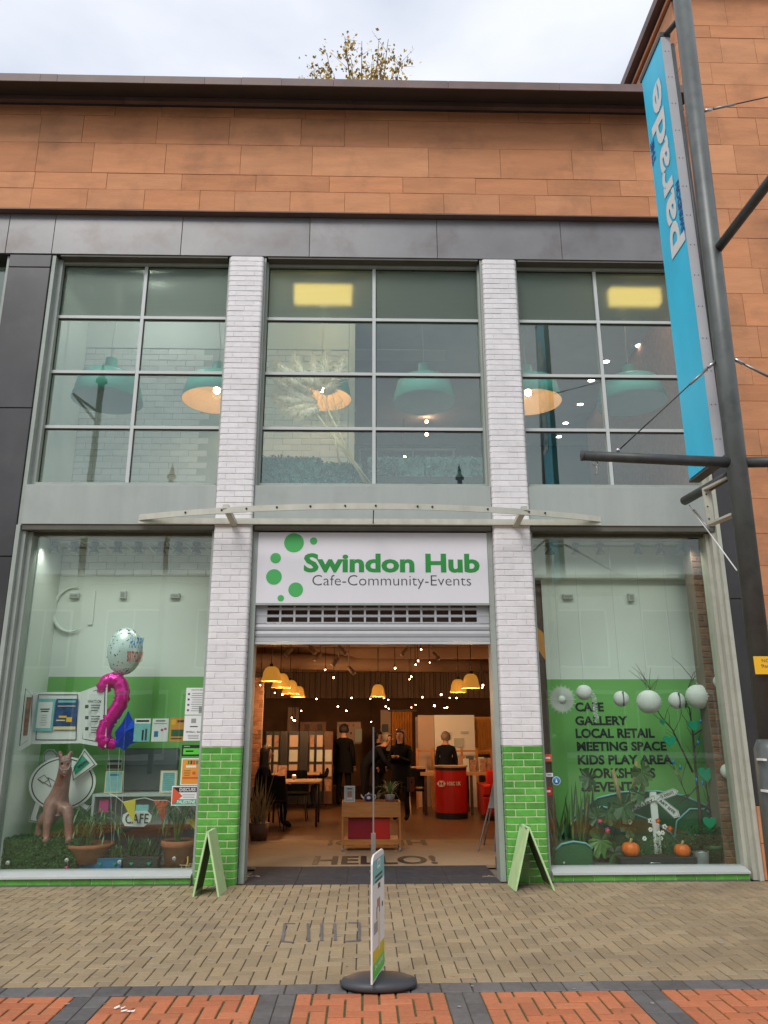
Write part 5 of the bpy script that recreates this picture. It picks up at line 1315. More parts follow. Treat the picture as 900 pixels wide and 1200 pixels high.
# signpost
t = thing('mini_signpost', 'small white wooden signpost with three pointing arms among the plants', 'signpost', A(768, 985, .6))
MB().box(A(764, 960, .6).x, A(772, 960, .6).x, .6, .62, .101, A(768, 928, .6).z).build('post', 'paper', t)
def arm(pix, txt, off):
    pts = [A(x, y, .59-off) for x, y in pix]; MB().prism(pts, (0, .01, 0)).build('arm', 'paper', t); outline([(sum(q[0] for q in pix)/len(pix)*.12+x*.88, sum(q[1] for q in pix)/len(pix)*.12+y*.88) for x, y in pix], [.59-off]*len(pix), t, .003)
    a, b = A(*txt[1], .58-off), A(*txt[2], .58-off); u = (b-a).normalized(); v = Vector((-u.z, 0, u.x))
    text(txt[0], a, u, v, (0, (b-a).length, 0, .034), 'black_ink', t, bold=.02)
arm([(741, 952), (741, 945), (767, 931), (770, 937)], ('GALLERY', (743, 951), (766, 939)), 0)
arm([(769, 932), (789, 924), (795, 927), (792, 932), (771, 939)], ('FREE WIFI'[:4]+' EVENTS', (771, 937), (790, 930)), .012)
arm([(767, 937), (772, 932), (795, 950), (797, 957), (790, 959)], ('ART SITE', (772, 939), (790, 954)), .024)
# pumpkins
def pumpkin(x, y, rpx, Y, label):
    c = A(x, y, Y); r = A(x+rpx, y, Y).x-c.x; t = thing('pumpkin', label, 'pumpkin', c, 'orange pumpkins'); vs = []; n_, m_ = 40, 14
    for i in range(m_+1):
        ph = math.pi*i/m_
        for k in range(n_):
            a = 2*math.pi*k/n_; q = r*(1-.07*abs(math.cos(a*5)))*(math.sin(ph)**.85); z = r*.82*math.cos(ph)*(1-.28*math.exp(-(math.sin(ph)*3)**2))
            vs.append((c.x+q*math.cos(a), c.y+q*math.sin(a), c.z+z))
    MB().add(vs, [(i*n_+k, (i+1)*n_+k, (i+1)*n_+(k+1) % n_, i*n_+(k+1) % n_) for i in range(m_) for k in range(n_)], True).build('fruit', 'pumpkin', t)
    MB().tube([c+Vector((0,0,r*.58)), c+Vector((.008,0,r*.85)), c+Vector((.02,-.01,r*1.12))], [.02, .013, .015], 7).build('stalk', 'stalk', t)
pumpkin(739, 995, 10.3, .42, 'orange pumpkin at the left end of the dark planter')
pumpkin(799.5, 996.5, 9.3, .42, 'slightly smaller orange pumpkin at the right end of the dark planter')
def flowers(t, rc, Y, d, z, r_):
    for i in range(9):
        x = rc[0]+(rc[1]-rc[0])*r_.uniform(.3, .72); mb = MB(); b = Vector((x, Y+d*r_.uniform(.3, .7), z)); h = r_.uniform(.1, .3)
        for k in range(10):
            a = r_.uniform(0, 6.28); s_ = b+Vector((0,0,h*r_.uniform(.1, .9))); mb.blade(s_, s_+Vector((math.cos(a)*.05, math.sin(a)*.04, r_.uniform(-.01, .04))), .02, .01, 3)
        mb.tube([b, b+Vector((r_.uniform(-.03, .03), 0, h))], .003, 4, False); mb.build('stem', 'leaf_mid', t)
        if i % 2 == 0:
            q = MB(); cc = b+Vector((r_.uniform(-.03, .03), -.03, h))
            for k in range(6): a = k*1.047; q.ball(cc+Vector((.016*math.cos(a), 0, .016*math.sin(a))), (.012, .006, .012), 7, 4)
            q.build('white_flower', 'paper', t)
trough(727, 1006, 816, 1021, .36, 'planter_dark', 'long dark crate planter carrying the two pumpkins and white flowers', flowers, 6, d=.22)
rc = RC(760, 1011, 775, 1013, .34); single('crate_handle', MB().tube([(rc[0], .335, rc[2]), (rc[0]+.02, .32, rc[3]), (rc[1]-.02, .32, rc[3]), (rc[1], .335, rc[2])], .006, 6), 'steel', 'small curved steel handle on the front of the dark crate', 'handle')
# bucket, bush, green arch basket
t = thing('metal_bucket', 'pale metal bucket right of the dark crate', 'bucket', A(823, 1019, .42)); a = A(823, 1019, .42); b = A(823, 998, .42); r = A(831, 1008, .42).x-a.x
MB().lathe([(0, 0), (r*.8, 0), (r*.84, .02), (r*.93, (b.z-a.z)*.6), (r*.96, (b.z-a.z)*.62), (r, b.z-a.z), (r*1.05, b.z-a.z+.006), (r*.93, b.z-a.z)], a, 24).build('pail', 'metal_bucket', t)
def bush(c, rx_, ry_, rz_, n, m, label, cat, name, seed, leaf=.03, stems=8, base=None, group=None, lo=-1):
    t = thing(name, label, cat, (c[0], c[1], .101), group); r_ = random.Random(seed); mb = MB(); st = MB(); c = Vector(c); cl = []
    for k in range(n//14):
        d = Vector((r_.gauss(0, 1), r_.gauss(0, 1), r_.gauss(0, 1))).normalized()*r_.uniform(.45, 1); d.z = max(d.z, lo)
        cl.append(c+Vector((d.x*rx_, d.y*ry_, d.z*rz_)))
    for cc in cl:
        for k in range(14):
            p = cc+Vector((r_.gauss(0, .3)*rx_*.45, r_.gauss(0, .3)*ry_*.45, r_.gauss(0, .3)*rz_*.45)); a = r_.uniform(0, 6.28); L_ = leaf*r_.uniform(.7, 1.4)
            mb.blade(p, p+Vector((math.cos(a)*L_, math.sin(a)*L_, r_.uniform(-.5, .5)*L_)), L_*.55, .15*L_, 2)
    for cc in cl[::3]:
        b = Vector(base) if base else Vector((c.x, c.y, .101)); st.tube([b, b.lerp(cc, .5)+Vector((0,0,.02)), cc], [.007, .005, .002], 5, False)
    tag(mb.build('foliage', m, t), kind='stuff'); st.build('stem', 'twig', t); return t
c = A(828, 985, .55); bush((c.x, .55, c.z-.02), .38, .16, .2, 900, 'leaf_dark', 'leafy dark green bush spilling over the metal bucket', 'plant', 'leafy_bush', 2, .045)
c = A(848, 1008, .5); t = thing('dark_green_pot', 'dark green pot under the leafy bush by the brick pier', 'plant pot', (c.x-.12, .5, .101)); pot((c.x-.12, .5, .101), .11, .2, 'board_green', t)
t = thing('green_arch_basket', 'dark green rounded panel with pale arched edge at the left of the right window', 'display board', A(672, 1020, .4))
top = [A(x, y, .42) for x, y in ((650, 1018), (651, 996), (658, 989), (672, 986), (686, 988), (694, 994), (695, 1018))]
MB().prism(top, (0, .16, 0)).build('panel', 'board_green', t); MB().tube([p+Vector((0,-.006,0)) for p in top[1:-1]], .012, 6).build('pale_edge', 'poster_teal', t)
MB().ball(A(661, 1011, .41), .012, 8, 6).build('button', 'paper', t)
# reeds and snake plant
t = thing('tall_reeds', 'clump of tall brown and green reeds at the left of the right window', 'plant', A(668, 1010, .62)); r_ = random.Random(12)
for k in range(46):
    x = r_.uniform(648, 694); b = A(x, 990, .6+r_.uniform(-.05, .1)); tp = A(x+r_.uniform(-14, 14), r_.uniform(905, 960), .6+r_.uniform(-.1, .1))
    MB().blade(b, tp, r_.uniform(.02, .036), r_.uniform(-.02, .02), 5).build('leaf', r_.choice(('leaf_dark', 'leaf_mid', 'leaf_dry', 'leaf_dark')), t)
# monstera
t = thing('swiss_cheese_plant', 'climbing plant with large split leaves on mossy poles over the lettering', 'plant', A(710, 1010, .6)); r_ = random.Random(21)
def monstera(x, y, spx, an, Y, m):
    c = A(x, y, Y); k = A(x+spx, y, Y).x-c.x; vs = [c]; n_ = 26
    for i in range(n_+1):
        a = -2.75+5.5*i/n_; rr = k*(1.0+.12*math.cos(a))*(.62 if (i % 4 == 2 and 3 < i < n_-3) else 1.); q = a+an
        vs.append(c+Vector((rr*math.sin(q)*.8, -.03*math.cos(a*2)+r_.uniform(-.012, .012), -rr*math.cos(q))))
    MB().add(vs, [(0, i, i+1) for i in range(1, n_+1)]).build('leaf', m, t)
    MB().tube([c+Vector((0,.01,0)), c+Vector((r_.uniform(-.05, .05), .05, -k*.3)), A(x*.5+705*.5, min(y+40, 1000), .7)], .006, 5).build('leaf_stalk', 'leaf_mid', t)
for x, y, s_, an, m in ((731, 945, 17, .2, 'leaf_dark'), (704, 985, 18, -.3, 'leaf_mid'), (690, 912, 13, -.5, 'leaf_dark'), (712, 952, 13, .4, 'leaf_dark'), (752, 905, 15, .5, 'leaf_mid'), (748, 930, 11, .1, 'leaf_dark'), (700, 958, 12, -.8, 'leaf_dark'), (720, 1000, 13, .6, 'leaf_dark'), (737, 968, 12, -.2, 'leaf_mid')):
    monstera(x, y, s_, an, .5+r_.uniform(-.04, .12), m)
for pix in (((718, 902), (724, 925), (729, 950)), ((746, 892), (742, 930), (738, 990)), ((754, 893), (753, 940))):
    MB().tube([A(x, y, .66) for x, y in pix], .026, 8).build('moss_pole', 'leaf_dry', t)
MB().lathe([(0, 0), (.12, 0), (.14, .16), (0, .16)], (A(722, 1010, .68).x, .68, .101), 20).build('pot', 'planter_dark', t)
# hanging tendril lines and small paper flowers
for i, (x, y, m) in enumerate(((703, 962, 'magenta'), (712, 973, 'magenta'), (738, 963, 'paper'), (762, 962, 'paper'), (771, 962, 'bunting_red'), (779, 969, 'paper'), (785, 971, 'bunting_red'))):
    c = A(x, y, .52); mb = MB()
    for k in range(5): a = k*1.257; mb.ball(c+Vector((.018*math.cos(a), 0, .018*math.sin(a))), (.014, .006, .014), 8, 5)
    t = thing('paper_flower', 'small paper flower on the green board, ' + ('pink one nearest the split leaf plant', 'pink one lower left', 'white one left of the signpost', 'white one at the signpost foot', 'red one right of the signpost foot', 'white one further right', 'red one furthest right')[i], 'paper flower', c, 'paper flowers on the green boards')
    mb.build('petals', m, t); MB().ball(c+Vector((0,-.006,0)), (.009, .005, .009), 8, 5).build('centre', 'yellow' if m != 'paper' else 'charcoal', t); MB().tube([c+Vector((0,.006,0)), (c.x, .8, c.z)], .002, 4, False).build('wire', 'leaf_mid', t)
t = thing('window_conduit', 'white cable running down the inner edge of the right window', 'cable', A(870, 1000, .36)); MB().tube([A(x, y, .36) for x, y in ((846, 800), (853, 850), (861, 910), (866, 960), (873, 1000), (871, 1014))], .008, 6).build('cable_run', 'paper', t)

# ------------------------------------------------------------------ cafe interior seen through the doorway
CZ = 3.25
structure('cafe_ceiling', MB().box(-8.9, 8.9, 3.5, 15.9, CZ, CZ+.1), 'cafe_ceiling')
for i, (y, z, h_) in enumerate(((4.2, CZ, .16), (5.6, CZ, .12), (7.2, CZ, .22), (9.2, CZ, .14), (11.5, CZ, .2))):
    single('ceiling_beam', MB().chbox(-8.8, 8.8, y, y+.22, z-h_, z-.001, .01), 'cafe_beam', 'brown ceiling beam across the cafe, ' + ('nearest the doorway', 'second from the doorway', 'third from the doorway', 'fourth from the doorway', 'furthest back')[i], 'beam', 'cafe ceiling beams')
single('air_duct', MB().tube([(-3.5, 6.4, 2.95), (3.6, 8.4, 2.95)], .16, 14), 'cafe_beam', 'long round air duct running diagonally under the cafe ceiling', 'duct')
bk = thing('panelled_bulkhead', 'vertical boarded bulkhead across the back of the cafe above the notice screens', 'bulkhead', (0, 12.5, 2.4))
x = -6.0
while x < 6: MB().chbox(x+.004, x+.146, 12.5+rng.uniform(0, .01), 12.6, 2.42, 3.2, .01).build('plank', 'cafe_beam', bk); x += .15
cb = thing('cafe_back_wall', 'dark brown back wall of the cafe', 'wall', (0, 15, 0)); MB().box(-8.9, 8.9, 14.9, 15.0, 0, 3.24).build('panel', 'cafe_wall', cb)
brick_wall('cafe_side_brick_wall', 'dim reddish brick wall at the left of the cafe doorway', -5.2, -2.0, .0, 2.6, 6.6, .24, .085, 'brown_brick', 'brown_mortar', skip=lambda x: x < -4.4)
for i, (x0, y0, x1, y1, Y, m, lab) in enumerate(((337, 829, 350, 858, 12, 'partition', 'pale brown board on the back wall left of the notice screens'), (352, 846, 382, 872, 11.5, 'poster_photo', 'wide low notice board with two dark squares behind the table'), (395, 846, 423, 872, 11, 'partition', 'pale poster collage board behind the standing figure'), (416, 854, 424, 870, 10.9, 'paper_shadow', 'narrow pale notice at the right of the poster collage'), (446, 832, 458, 880, 11, 'partition', 'lit pink column with a dark poster beside the orange curtain'), (487, 840, 497, 882, 9.5, 'partition', 'cream door beside the white partition'), (556, 840, 580, 884, 9, 'curtain', 'orange brown panel at the right of the white partition'))):
    poster(x0, y0, x1, y1, Y, m, lab, 'board', 'notice_board', None, prints=[(.15, .1, .35, .4, 'dark_wood'), (.65, .1, .85, .4, 'dark_wood')] if i == 1 else ([(.1*k+.05, .12*((k*3) % 6)+.1, .1*k+.12, .12*((k*3) % 6)+.2, ('poster_photo', 'bunting_red', 'charcoal')[k % 3]) for k in range(8)] if i == 2 else ([(.1, .35, .75, .55, 'charcoal')] if i == 4 else [])), thick=.03)
cu = thing('orange_curtain', 'glowing orange pleated curtain at the back of the cafe', 'curtain', A(470, 880, 11)); rc = RC(459, 834, 484, 880, 11); mb = MB(); n_ = 40
vs = []
for k in range(n_+1):
    x = rc[0]+(rc[1]-rc[0])*k/n_; y = 11+.03*math.sin(k*1.3); vs += [(x, y, rc[2]), (x, y, rc[3])]
MB().add(vs, [(2*k, 2*k+2, 2*k+3, 2*k+1) for k in range(n_)], True).build('cloth', 'curtain', cu)
MB().box(rc[0]-.1, rc[1]+.1, 10.95, 10.99, rc[3]+.002, rc[3]+.05).build('rail', 'dark_wood', cu)
wp = thing('white_partition', 'large off white exhibition partition with small pictures behind the red counter', 'partition', A(525, 890, 8.5)); rc = RC(490, 838, 556, 892, 8.5)
MB().box(rc[0], rc[0]+.35, 8.5, 8.56, 0, rc[3]).build('panel', 'partition', wp); MB().box(rc[0]+.36, rc[1], 8.44, 8.5, 0, rc[3]).build('panel', 'paper', wp)
for x0, y0, x1, y1 in ((519, 858, 528, 867), (532, 865, 543, 876), (540, 857, 549, 860)):
    q = RC(x0, y0, x1, y1, 8.42); MB().box(q[0], q[1], 8.42, 8.435, q[2], q[3]).build('picture', 'paper_shadow', wp)
# screens with leaflets at the left
sc1 = thing('leaflet_screens', 'row of dark screens pinned with pale leaflets behind the left table', 'display screens', A(340, 920, 8.2))
for x0, x1, m in ((311, 319, 'partition'), (320, 327, 'poster_photo'), (328, 337, 'charcoal'), (338, 350, 'partition'), (351, 361, 'charcoal'), (362, 369, 'poster_photo'), (370, 379, 'partition'), (380, 390, 'dark_wood')):
    rc = RC(x0, 857, x1, 905, 8.2); MB().box(rc[0], rc[1], 8.2, 8.23, .1, rc[3]).build('screen_panel', 'black_metal' if m != 'dark_wood' else m, sc1)
    if m != 'charcoal':
        for k in range(4): MB().box(rc[0]+.02, rc[1]-.02, 8.19, 8.199, rc[3]-.08-.3*k-.24, rc[3]-.08-.3*k).build('leaflet', (m, 'paper_shadow', 'partition', 'poster_photo')[k], sc1)
# leaflet stall right
ls = thing('leaflet_table', 'long dark table crowded with leaflets and cards right of the red counter', 'table', A(560, 940, 7.0)); rc = RC(545, 904, 582, 908, 7.0)
MB().box(rc[0]-.9, rc[1]+.6, 6.8, 7.5, rc[2], rc[3]).build('tabletop', 'tabletop', ls)
for x in (rc[0]-.8, rc[0]+.1, rc[1]-.05, rc[1]+.5):
    for y in (6.85, 7.45): MB().box(x-.025, x+.025, y-.025, y+.025, 0, rc[2]-.001).build('leg', 'dark_wood', ls)
r_ = random.Random(4); lxs = sorted(r_.uniform(0, 1.1) for _ in range(16))
for k in range(16):
    x = rc[0]-.1+lxs[k]; y = r_.uniform(6.85, 7.3); h = r_.uniform(.16, .3); t = thing('leaflet_holder', 'upright leaflet card, ' + nth(k, 16) + ' on the table behind the red counter', 'leaflet', (x, y, rc[3]), 'leaflet cards on the long table')
    MB().prism([(x-.06, y, rc[3]), (x+.06, y, rc[3]), (x+.06, y+.05, rc[3]+h), (x-.06, y+.05, rc[3]+h)], (0, .008, 0)).build('card', r_.choice(('paper_shadow', 'poster_blue', 'poster_photo', 'paper_shadow', 'charcoal')), t)
mb = MB(); rc = RC(487, 879, 580, 881, 8.2); mb.box(rc[0], rc[1], 8.15, 8.19, rc[2], rc[3])
t = thing('timber_rail_screen', 'low slatted timber screen in front of the white partition', 'screen', ((rc[0]+rc[1])/2, 8.15, 0)); mb.build('rail', 'wood', t)
x = rc[0]
while x < rc[1]: MB().box(x, x+.05, 8.1, 8.14, 0, rc[3]+.04).build('post', 'wood', t); x += .32
# pendant lamps
def gold_pendant(px_, ytop, ybot, wpx, Y, label):
    a = A(px_, ytop, Y); b = A(px_, ybot, Y); r = A(px_+wpx/2, ybot, Y).x-b.x; h = a.z-b.z; t = thing('gold_pendant_lamp', label, 'pendant lamp', b, 'gold dome lamps in the cafe')
    MB().lathe([(.0, h), (r*.35, h*.98), (r*.62, h*.85), (r*.78, h*.6), (r*.84, h*.3), (r*.95, h*.1), (r, 0), (r*.92, .0), (r*.76, h*.3), (r*.6, h*.75), (0, h*.9)], b, 28).build('dome_shade', 'gold', t)
    MB().tube([(a.x, Y, a.z), (a.x, Y, CZ)], .008, 5).build('cord', 'black_metal', t); MB().lathe([(0, .06), (.03, .05), (.03, 0)], (a.x, Y, a.z-.01), 10).build('cap', 'black_metal', t)
    MB().ball((b.x, Y, b.z+h*.35), .045, 10, 8).build('bulb', 'bulb', t)
    ld = bpy.data.lights.new('lamp_light', 'POINT'); ld.energy = 34; ld.color = (1, .55, .25); ld.shadow_soft_size = .08; lo = bpy.data.objects.new('lamp_light', ld); col.objects.link(lo); lo.parent = t; lo.location = (0, 0, -.06)
gold_pendant(318, 781, 798.5, 25, 4.4, 'gold dome lamp at the front of the left row, largest and brightest')
gold_pendant(329, 789, 806, 23, 5.3, 'gold dome lamp second in the left row')
gold_pendant(340, 797, 813, 21, 6.2, 'gold dome lamp third in the left row')
gold_pendant(349, 804, 817, 18, 7.1, 'gold dome lamp at the back of the left row')
gold_pendant(443, 802, 816.5, 18, 7.2, 'single gold dome lamp in the middle of the cafe')
gold_pendant(552, 789.5, 806.5, 22, 5.0, 'gold dome lamp at the front of the right pair')
gold_pendant(537, 796, 811.5, 20, 6.0, 'gold dome lamp at the back of the right pair')
# lit spots on the ceiling tracks
for i, (x, y, Y, s_) in enumerate(sorted(((381, 785, 6, 2), (391, 794, 6.5, 2.4), (463, 783, 6, 2.4), (482, 793, 7, 2), (480, 796, 7.2, 1.6), (331, 814, 9, 2), (371, 819, 9, 1.7), (396, 828, 10, 2.2), (406, 833, 10, 2), (412, 818, 9, 2), (344, 844, 11, 1.8), (345.5, 844.5, 10.6, 1.8), (342, 841, 10.4, 1.6), (353, 833, 10, 1.6), (450, 818, 9, 1.8), (455, 820, 9.2, 1.5), (452, 828, 10.5, 1.8), (455.5, 830.5, 10.2, 1.5), (495, 817, 9, 1.9), (517, 814, 8.6, 2.5), (535, 818, 9, 1.8), (509, 827, 9.4, 2.6), (524, 829, 10, 1.8), (521, 829.5, 9.8, 1.5), (487, 826, 10, 1.3), (482, 829, 10, 1.3), (566, 803, 7.4, 2.5), (565, 806, 7.6, 1.8), (527, 818, 9.5, 1.4), (434, 819, 9, 1.4), (435, 846, 12, 1.4), (493.5, 761, 4.4, 2.2), (490, 774.5, 5.1, 2), (487, 779, 5.5, 1.8), (503.5, 776.5, 5.4, 1.3), (305, 803, 6.4, 1.3), (308, 805, 6.9, 1.3), (322, 812, 8, 1.3)))):
    p = A(x, y, Y); r = (A(x+s_*.42, y, Y).x-p.x)
    t = thing('lit_spotlight', 'small glowing ceiling spotlight of the cafe, ' + nth(i, 38) + ' across the doorway', 'spotlight', p, 'glowing spotlights in the cafe')
    MB().ball(p, r, 10, 6).build('bulb', 'bulb_small', t); MB().tube([p+Vector((0, r*.6, .01)), p+Vector((0, r*1.4+.1, .05))], [r*1.3, r*1.2], 8).build('can', 'black_metal', t)
    MB().tube([p+Vector((0, .1, .05)), (p.x, p.y+.1, CZ)], .006, 4, False).build('stem', 'black_metal', t)
for i, (x, y) in enumerate(((338, 764), (366, 762), (372, 770), (402, 763), (474, 764), (511, 769), (393, 776), (412, 786))):
    p = A(x, y, 4.3+.25*(i % 3)); t = thing('unlit_spotlight', 'pale unlit can spotlight on the cafe ceiling, ' + ('furthest left', 'second from left', 'second from left and lower', 'large one with a dark mouth', 'small one right of the middle', 'furthest right', 'hanging low in the middle left', 'lowest of all')[i], 'spotlight', p, 'unlit can spotlights in the cafe')
    dx = (-1)**i*.05; MB().tube([p+Vector((-dx, 0, -.05)), p+Vector((dx, .06, .06))], [.042, .032], 12).build('can', 'cafe_beam', t); MB().tube([p+Vector((dx, .06, .05)), (p.x+dx, p.y+.06, CZ)], .012, 5).build('stem', 'cafe_beam', t)
for i, (x, e) in enumerate(((-2.6, 55), (2.4, 55))):
    pass
# tables and chairs
def chair(x, y, rz, label):
    t = thing('cafe_chair', label, 'chair', (0, 0, 0), 'dark cafe chairs')
    vs = []; n_ = 12
    for i in range(5):
        z = .46+.40*i/4; s_ = 1-.12*i/4
        for k in range(n_+1):
            a = R(-10)+R(200)*k/n_; vs.append((.25*s_*math.cos(a), .22*s_*math.sin(a)*(1+.12*i/4), z if 1 < k < n_-1 else min(z, .68)))
    fs = [(i*(n_+1)+k, i*(n_+1)+k+1, (i+1)*(n_+1)+k+1, (i+1)*(n_+1)+k) for i in range(4) for k in range(n_)]
    MB().add(vs, fs, True).build('backrest', 'coat_black', t); MB().lathe([(0, .44), (.25, .44), (.26, .47), (.22, .49), (0, .48)], (0, 0, 0), 20).build('seat', 'coat_black', t)
    for sx in (-1, 1):
        for sy in (-1, 1): MB().tube([(.17*sx, .15*sy, .44), (.22*sx, .2*sy, 0)], .011, 6).build('leg', 'black_metal', t)
    t.location = (x, y, 0); t.rotation_euler = (0, 0, rz); return t
def cafe_table(x0, x1, y0, y1, z, label):
    t = thing('cafe_table', label, 'table', ((x0+x1)/2, (y0+y1)/2, 0), 'cafe tables'); MB().chbox(x0, x1, y0, y1, z-.035, z, .006, 'z').build('tabletop', 'tabletop', t)
    for x in (x0+.06, x1-.06):
        for y in (y0+.06, y1-.06): MB().tube([(x, y, z-.036), (x, y, 0)], .018, 8).build('leg', 'black_metal', t)
a, b = G(312, 916, .74), G(375, 916, .74); cafe_table(a.x, b.x, a.y, a.y+.8, .74, 'pale topped cafe table nearest the left of the doorway')
ty0 = a.y; a2, b2 = G(318, 906.5, .74), G(374, 906.5, .74); cafe_table(a2.x, b2.x, a2.y+.05, a2.y+1.1, .74, 'second pale cafe table just beyond the first')
p = G(335, 955); chair(p.x, ty0-.35, R(180), 'dark tub chair with its back to us at the front cafe table')
chair(p.x+.25, ty0+1.15, R(0), 'dark tub chair on the far side of the front cafe table')
chair(A(316, 900, ty0-.3).x-.1, ty0-.15, R(230), 'dark tub chair at the left end of the front cafe table')
p = G(383, 945); chair(p.x+.05, p.y+.25, R(120), 'dark chair under the seated person at the right end of the table')
for i, (x, y, m) in enumerate(((355, 898, 'bulb_small'), (366, 901, 'bulb_small'), (335, 898, 'bulb_small'))):
    pass
# small things on the tables
t = thing('menu_card', 'small upright card standing on the left cafe table', 'card', A(330, 900, ty0+.9)); rc = RC(326, 887, 336, 902, ty0+.9); MB().prism([(rc[0], ty0+.9, .741), (rc[1], ty0+.9, .741), (rc[1], ty0+.98, .741+rc[3]-rc[2]), (rc[0], ty0+.98, .741+rc[3]-rc[2])], (0, .01, 0)).build('card_face', 'poster_photo', t)
t = thing('table_candle', 'small glowing candle lamp on the left cafe table', 'lamp', (A(345, 898, ty0+.6).x, ty0+.6, .742)); c = t.location
MB().lathe([(0, 0), (.035, 0), (.04, .07), (.036, .07)], c, 14).build('holder', 'partition', t); MB().ball(c+Vector((0, 0, .06)), .02, 8, 6).build('flame', 'bulb_small', t)

# counter with logo
hc = thing('red_promotional_counter', 'round fronted red counter lettered HSBC UK with black foot and pale top', 'counter', G(529, 961)); c = G(529, 961); Yc = c.y+.35
r = (A(547.5, 930, Yc-.1).x-A(510.5, 930, Yc-.1).x)/2; cx_ = A(529, 930, Yc).x; zt = A(529, 897.5, Yc-.2).z
def arcbox(rr, z0, z1, dep=.38, n=20):
    pts = [(cx_+rr*math.sin(R(-90)+R(180)*k/n)*1.0, Yc-.02-dep*.75*math.cos(R(-90)+R(180)*k/n)*(rr/r), z0) for k in range(n+1)] + [(cx_+rr, Yc+.2, z0), (cx_-rr, Yc+.2, z0)]
    return MB().prism(pts, (0, 0, z1-z0))
arcbox(r, .11, zt-.085).build('body', 'red', hc); arcbox(r*.99, .0, .108).build('plinth', 'black_metal', hc); arcbox(r*.99, zt-.084, zt-.03).build('collar', 'black_metal', hc); arcbox(r*1.04, zt-.029, zt).build('top', 'tabletop', hc)
yf = Yc-.02-.38*.75-.004
q = RC(512, 915, 522.5, 922, yf); mx_, mz = (q[0]+q[1])/2, (q[2]+q[3])/2; hw, hh = (q[1]-q[0])/2, (q[3]-q[2])/2
for pts in (((mx_-hw*.5, mz+hh), (mx_+hw*.5, mz+hh), (mx_, mz)), ((mx_-hw*.5, mz-hh), (mx_, mz), (mx_+hw*.5, mz-hh))):
    MB().prism([(a, yf+.012, b) for a, b in pts], (0, -.012, 0)).build('logo_mark', 'paper', hc)
for s_ in (-1, 1): MB().prism([(mx_+s_*hw, yf+.02, mz), (mx_+s_*hw*.5, yf+.014, mz+hh), (mx_+s_*hw*.5, yf+.014, mz-hh)], (0, -.018, 0)).build('logo_mark', 'paper', hc)
ftext('HSBC UK', RC(524, 916, 540, 920.5, yf), yf+.002, 'paper', hc, bold=.03)
# trolley
tr = thing('wooden_trolley', 'low wooden trolley on castors with red box, in the middle of the doorway', 'trolley', G(435, 1000)); c = G(435, 998); Yt_ = c.y
q = RC(400.5, 940, 469.5, 958, Yt_); x0, x1, z1, z0 = q[0], q[1], q[3], q[2]; dp = .42
MB().chbox(x0, x1, Yt_, Yt_+.02, z0, z1, .003).build('front_board', 'wood', tr); MB().box(x0, x1, Yt_+.4, Yt_+.42, z0, z1).build('rear_board', 'wood', tr)
MB().box(x0, x0+.02, Yt_+.021, Yt_+.399, z0, z1).build('side_board', 'wood', tr); MB().box(x1-.02, x1, Yt_+.021, Yt_+.399, z0, z1).build('side_board', 'wood', tr); MB().box(x0+.021, x1-.021, Yt_+.021, Yt_+.399, z0+.02, z0+.04).build('tray', 'wood', tr)
zl = A(435, 984, Yt_).z; zl0 = A(435, 990, Yt_).z
MB().box(x0+.03, x1-.03, Yt_+.01, Yt_+.41, zl0, zl).build('lower_shelf', 'wood', tr)
for x in (x0+.012, x1-.012):
    for y in (Yt_+.012, Yt_+.4):
        MB().box(x-.011, x+.011, y-.011, y+.011, .055, z0-.001).build('leg', 'wood', tr)
        q_ = MB().lathe([(0, -.012), (.026, -.012), (.026, .012), (0, .012)], (x, y, .026), 14, 'x').build('castor', 'grey_paint', tr)
q = RC(408, 958, 462, 984, Yt_+.1)
rb = thing('red_storage_box', 'glossy red box filling the lower shelf of the trolley', 'box', ((q[0]+q[1])/2, Yt_+.2, zl+.001)); MB().chbox(q[0], (q[0]+q[1])/2, Yt_+.08, Yt_+.38, zl+.002, z0-.01, .004).build('dark_half', 'deep_red', rb); MB().chbox((q[0]+q[1])/2+.002, q[1]-.06, Yt_+.07, Yt_+.38, zl+.002, z0-.02, .004).build('bright_half', 'red', rb)
poster(403.5, 921, 416, 940, Yt_+.1, 'paper_shadow', 'small framed notice standing on the left of the trolley', 'notice', 'framed_notice', border='paper', prints=[(.25, .3, .75, .7, 'skin'), (.2, .1, .8, .18, 'charcoal'), (.2, .78, .8, .86, 'paper')], thick=.02)
tp = thing('teapot', 'dark blue and white patterned teapot on the trolley', 'teapot', A(432, 938, Yt_+.15)); c = A(432, 938, Yt_+.15); c.z = z1+.001; k = .062
MB().lathe([(0, 0), (k*.7, 0), (k, k*.45), (k*1.05, k*.9), (k*.8, k*1.35), (k*.4, k*1.5), (0, k*1.52)], c, 24).build('body', 'poster_blue', tp)
MB().lathe([(k*.45, k*1.5), (k*.3, k*1.62), (0, k*1.65)], c, 16).build('lid', 'paper', tp); MB().ball(c+Vector((0, 0, k*1.75)), .009, 8, 6).build('knob', 'paper', tp)
MB().tube([c+Vector((-k*.9, 0, k*.6)), c+Vector((-k*1.4, 0, k*.8)), c+Vector((-k*1.7, 0, k*1.4))], [.018, .012, .008], 10).build('spout', 'paper', tp)
MB().tube([c+Vector((k*.8, 0, k*1.2)), c+Vector((k*1.5, 0, k*1.3)), c+Vector((k*1.5, 0, k*.5)), c+Vector((k*.9, 0, k*.4))], .008, 8).build('handle', 'paper', tp)
MB().prism([(c.x+.026*math.cos(a), c.y-k*1.07, c.z+k*.8+.02*math.sin(a)) for a in [i*math.pi/8 for i in range(16)]], (0, -.002, 0)).build('pattern_patch', 'paper', tp)
sp_ = thing('spider_plant', 'green and cream spider plant arching on the right of the trolley', 'plant', A(457, 938, Yt_+.2)); c = A(457, 938, Yt_+.2); c.z = z1+.001
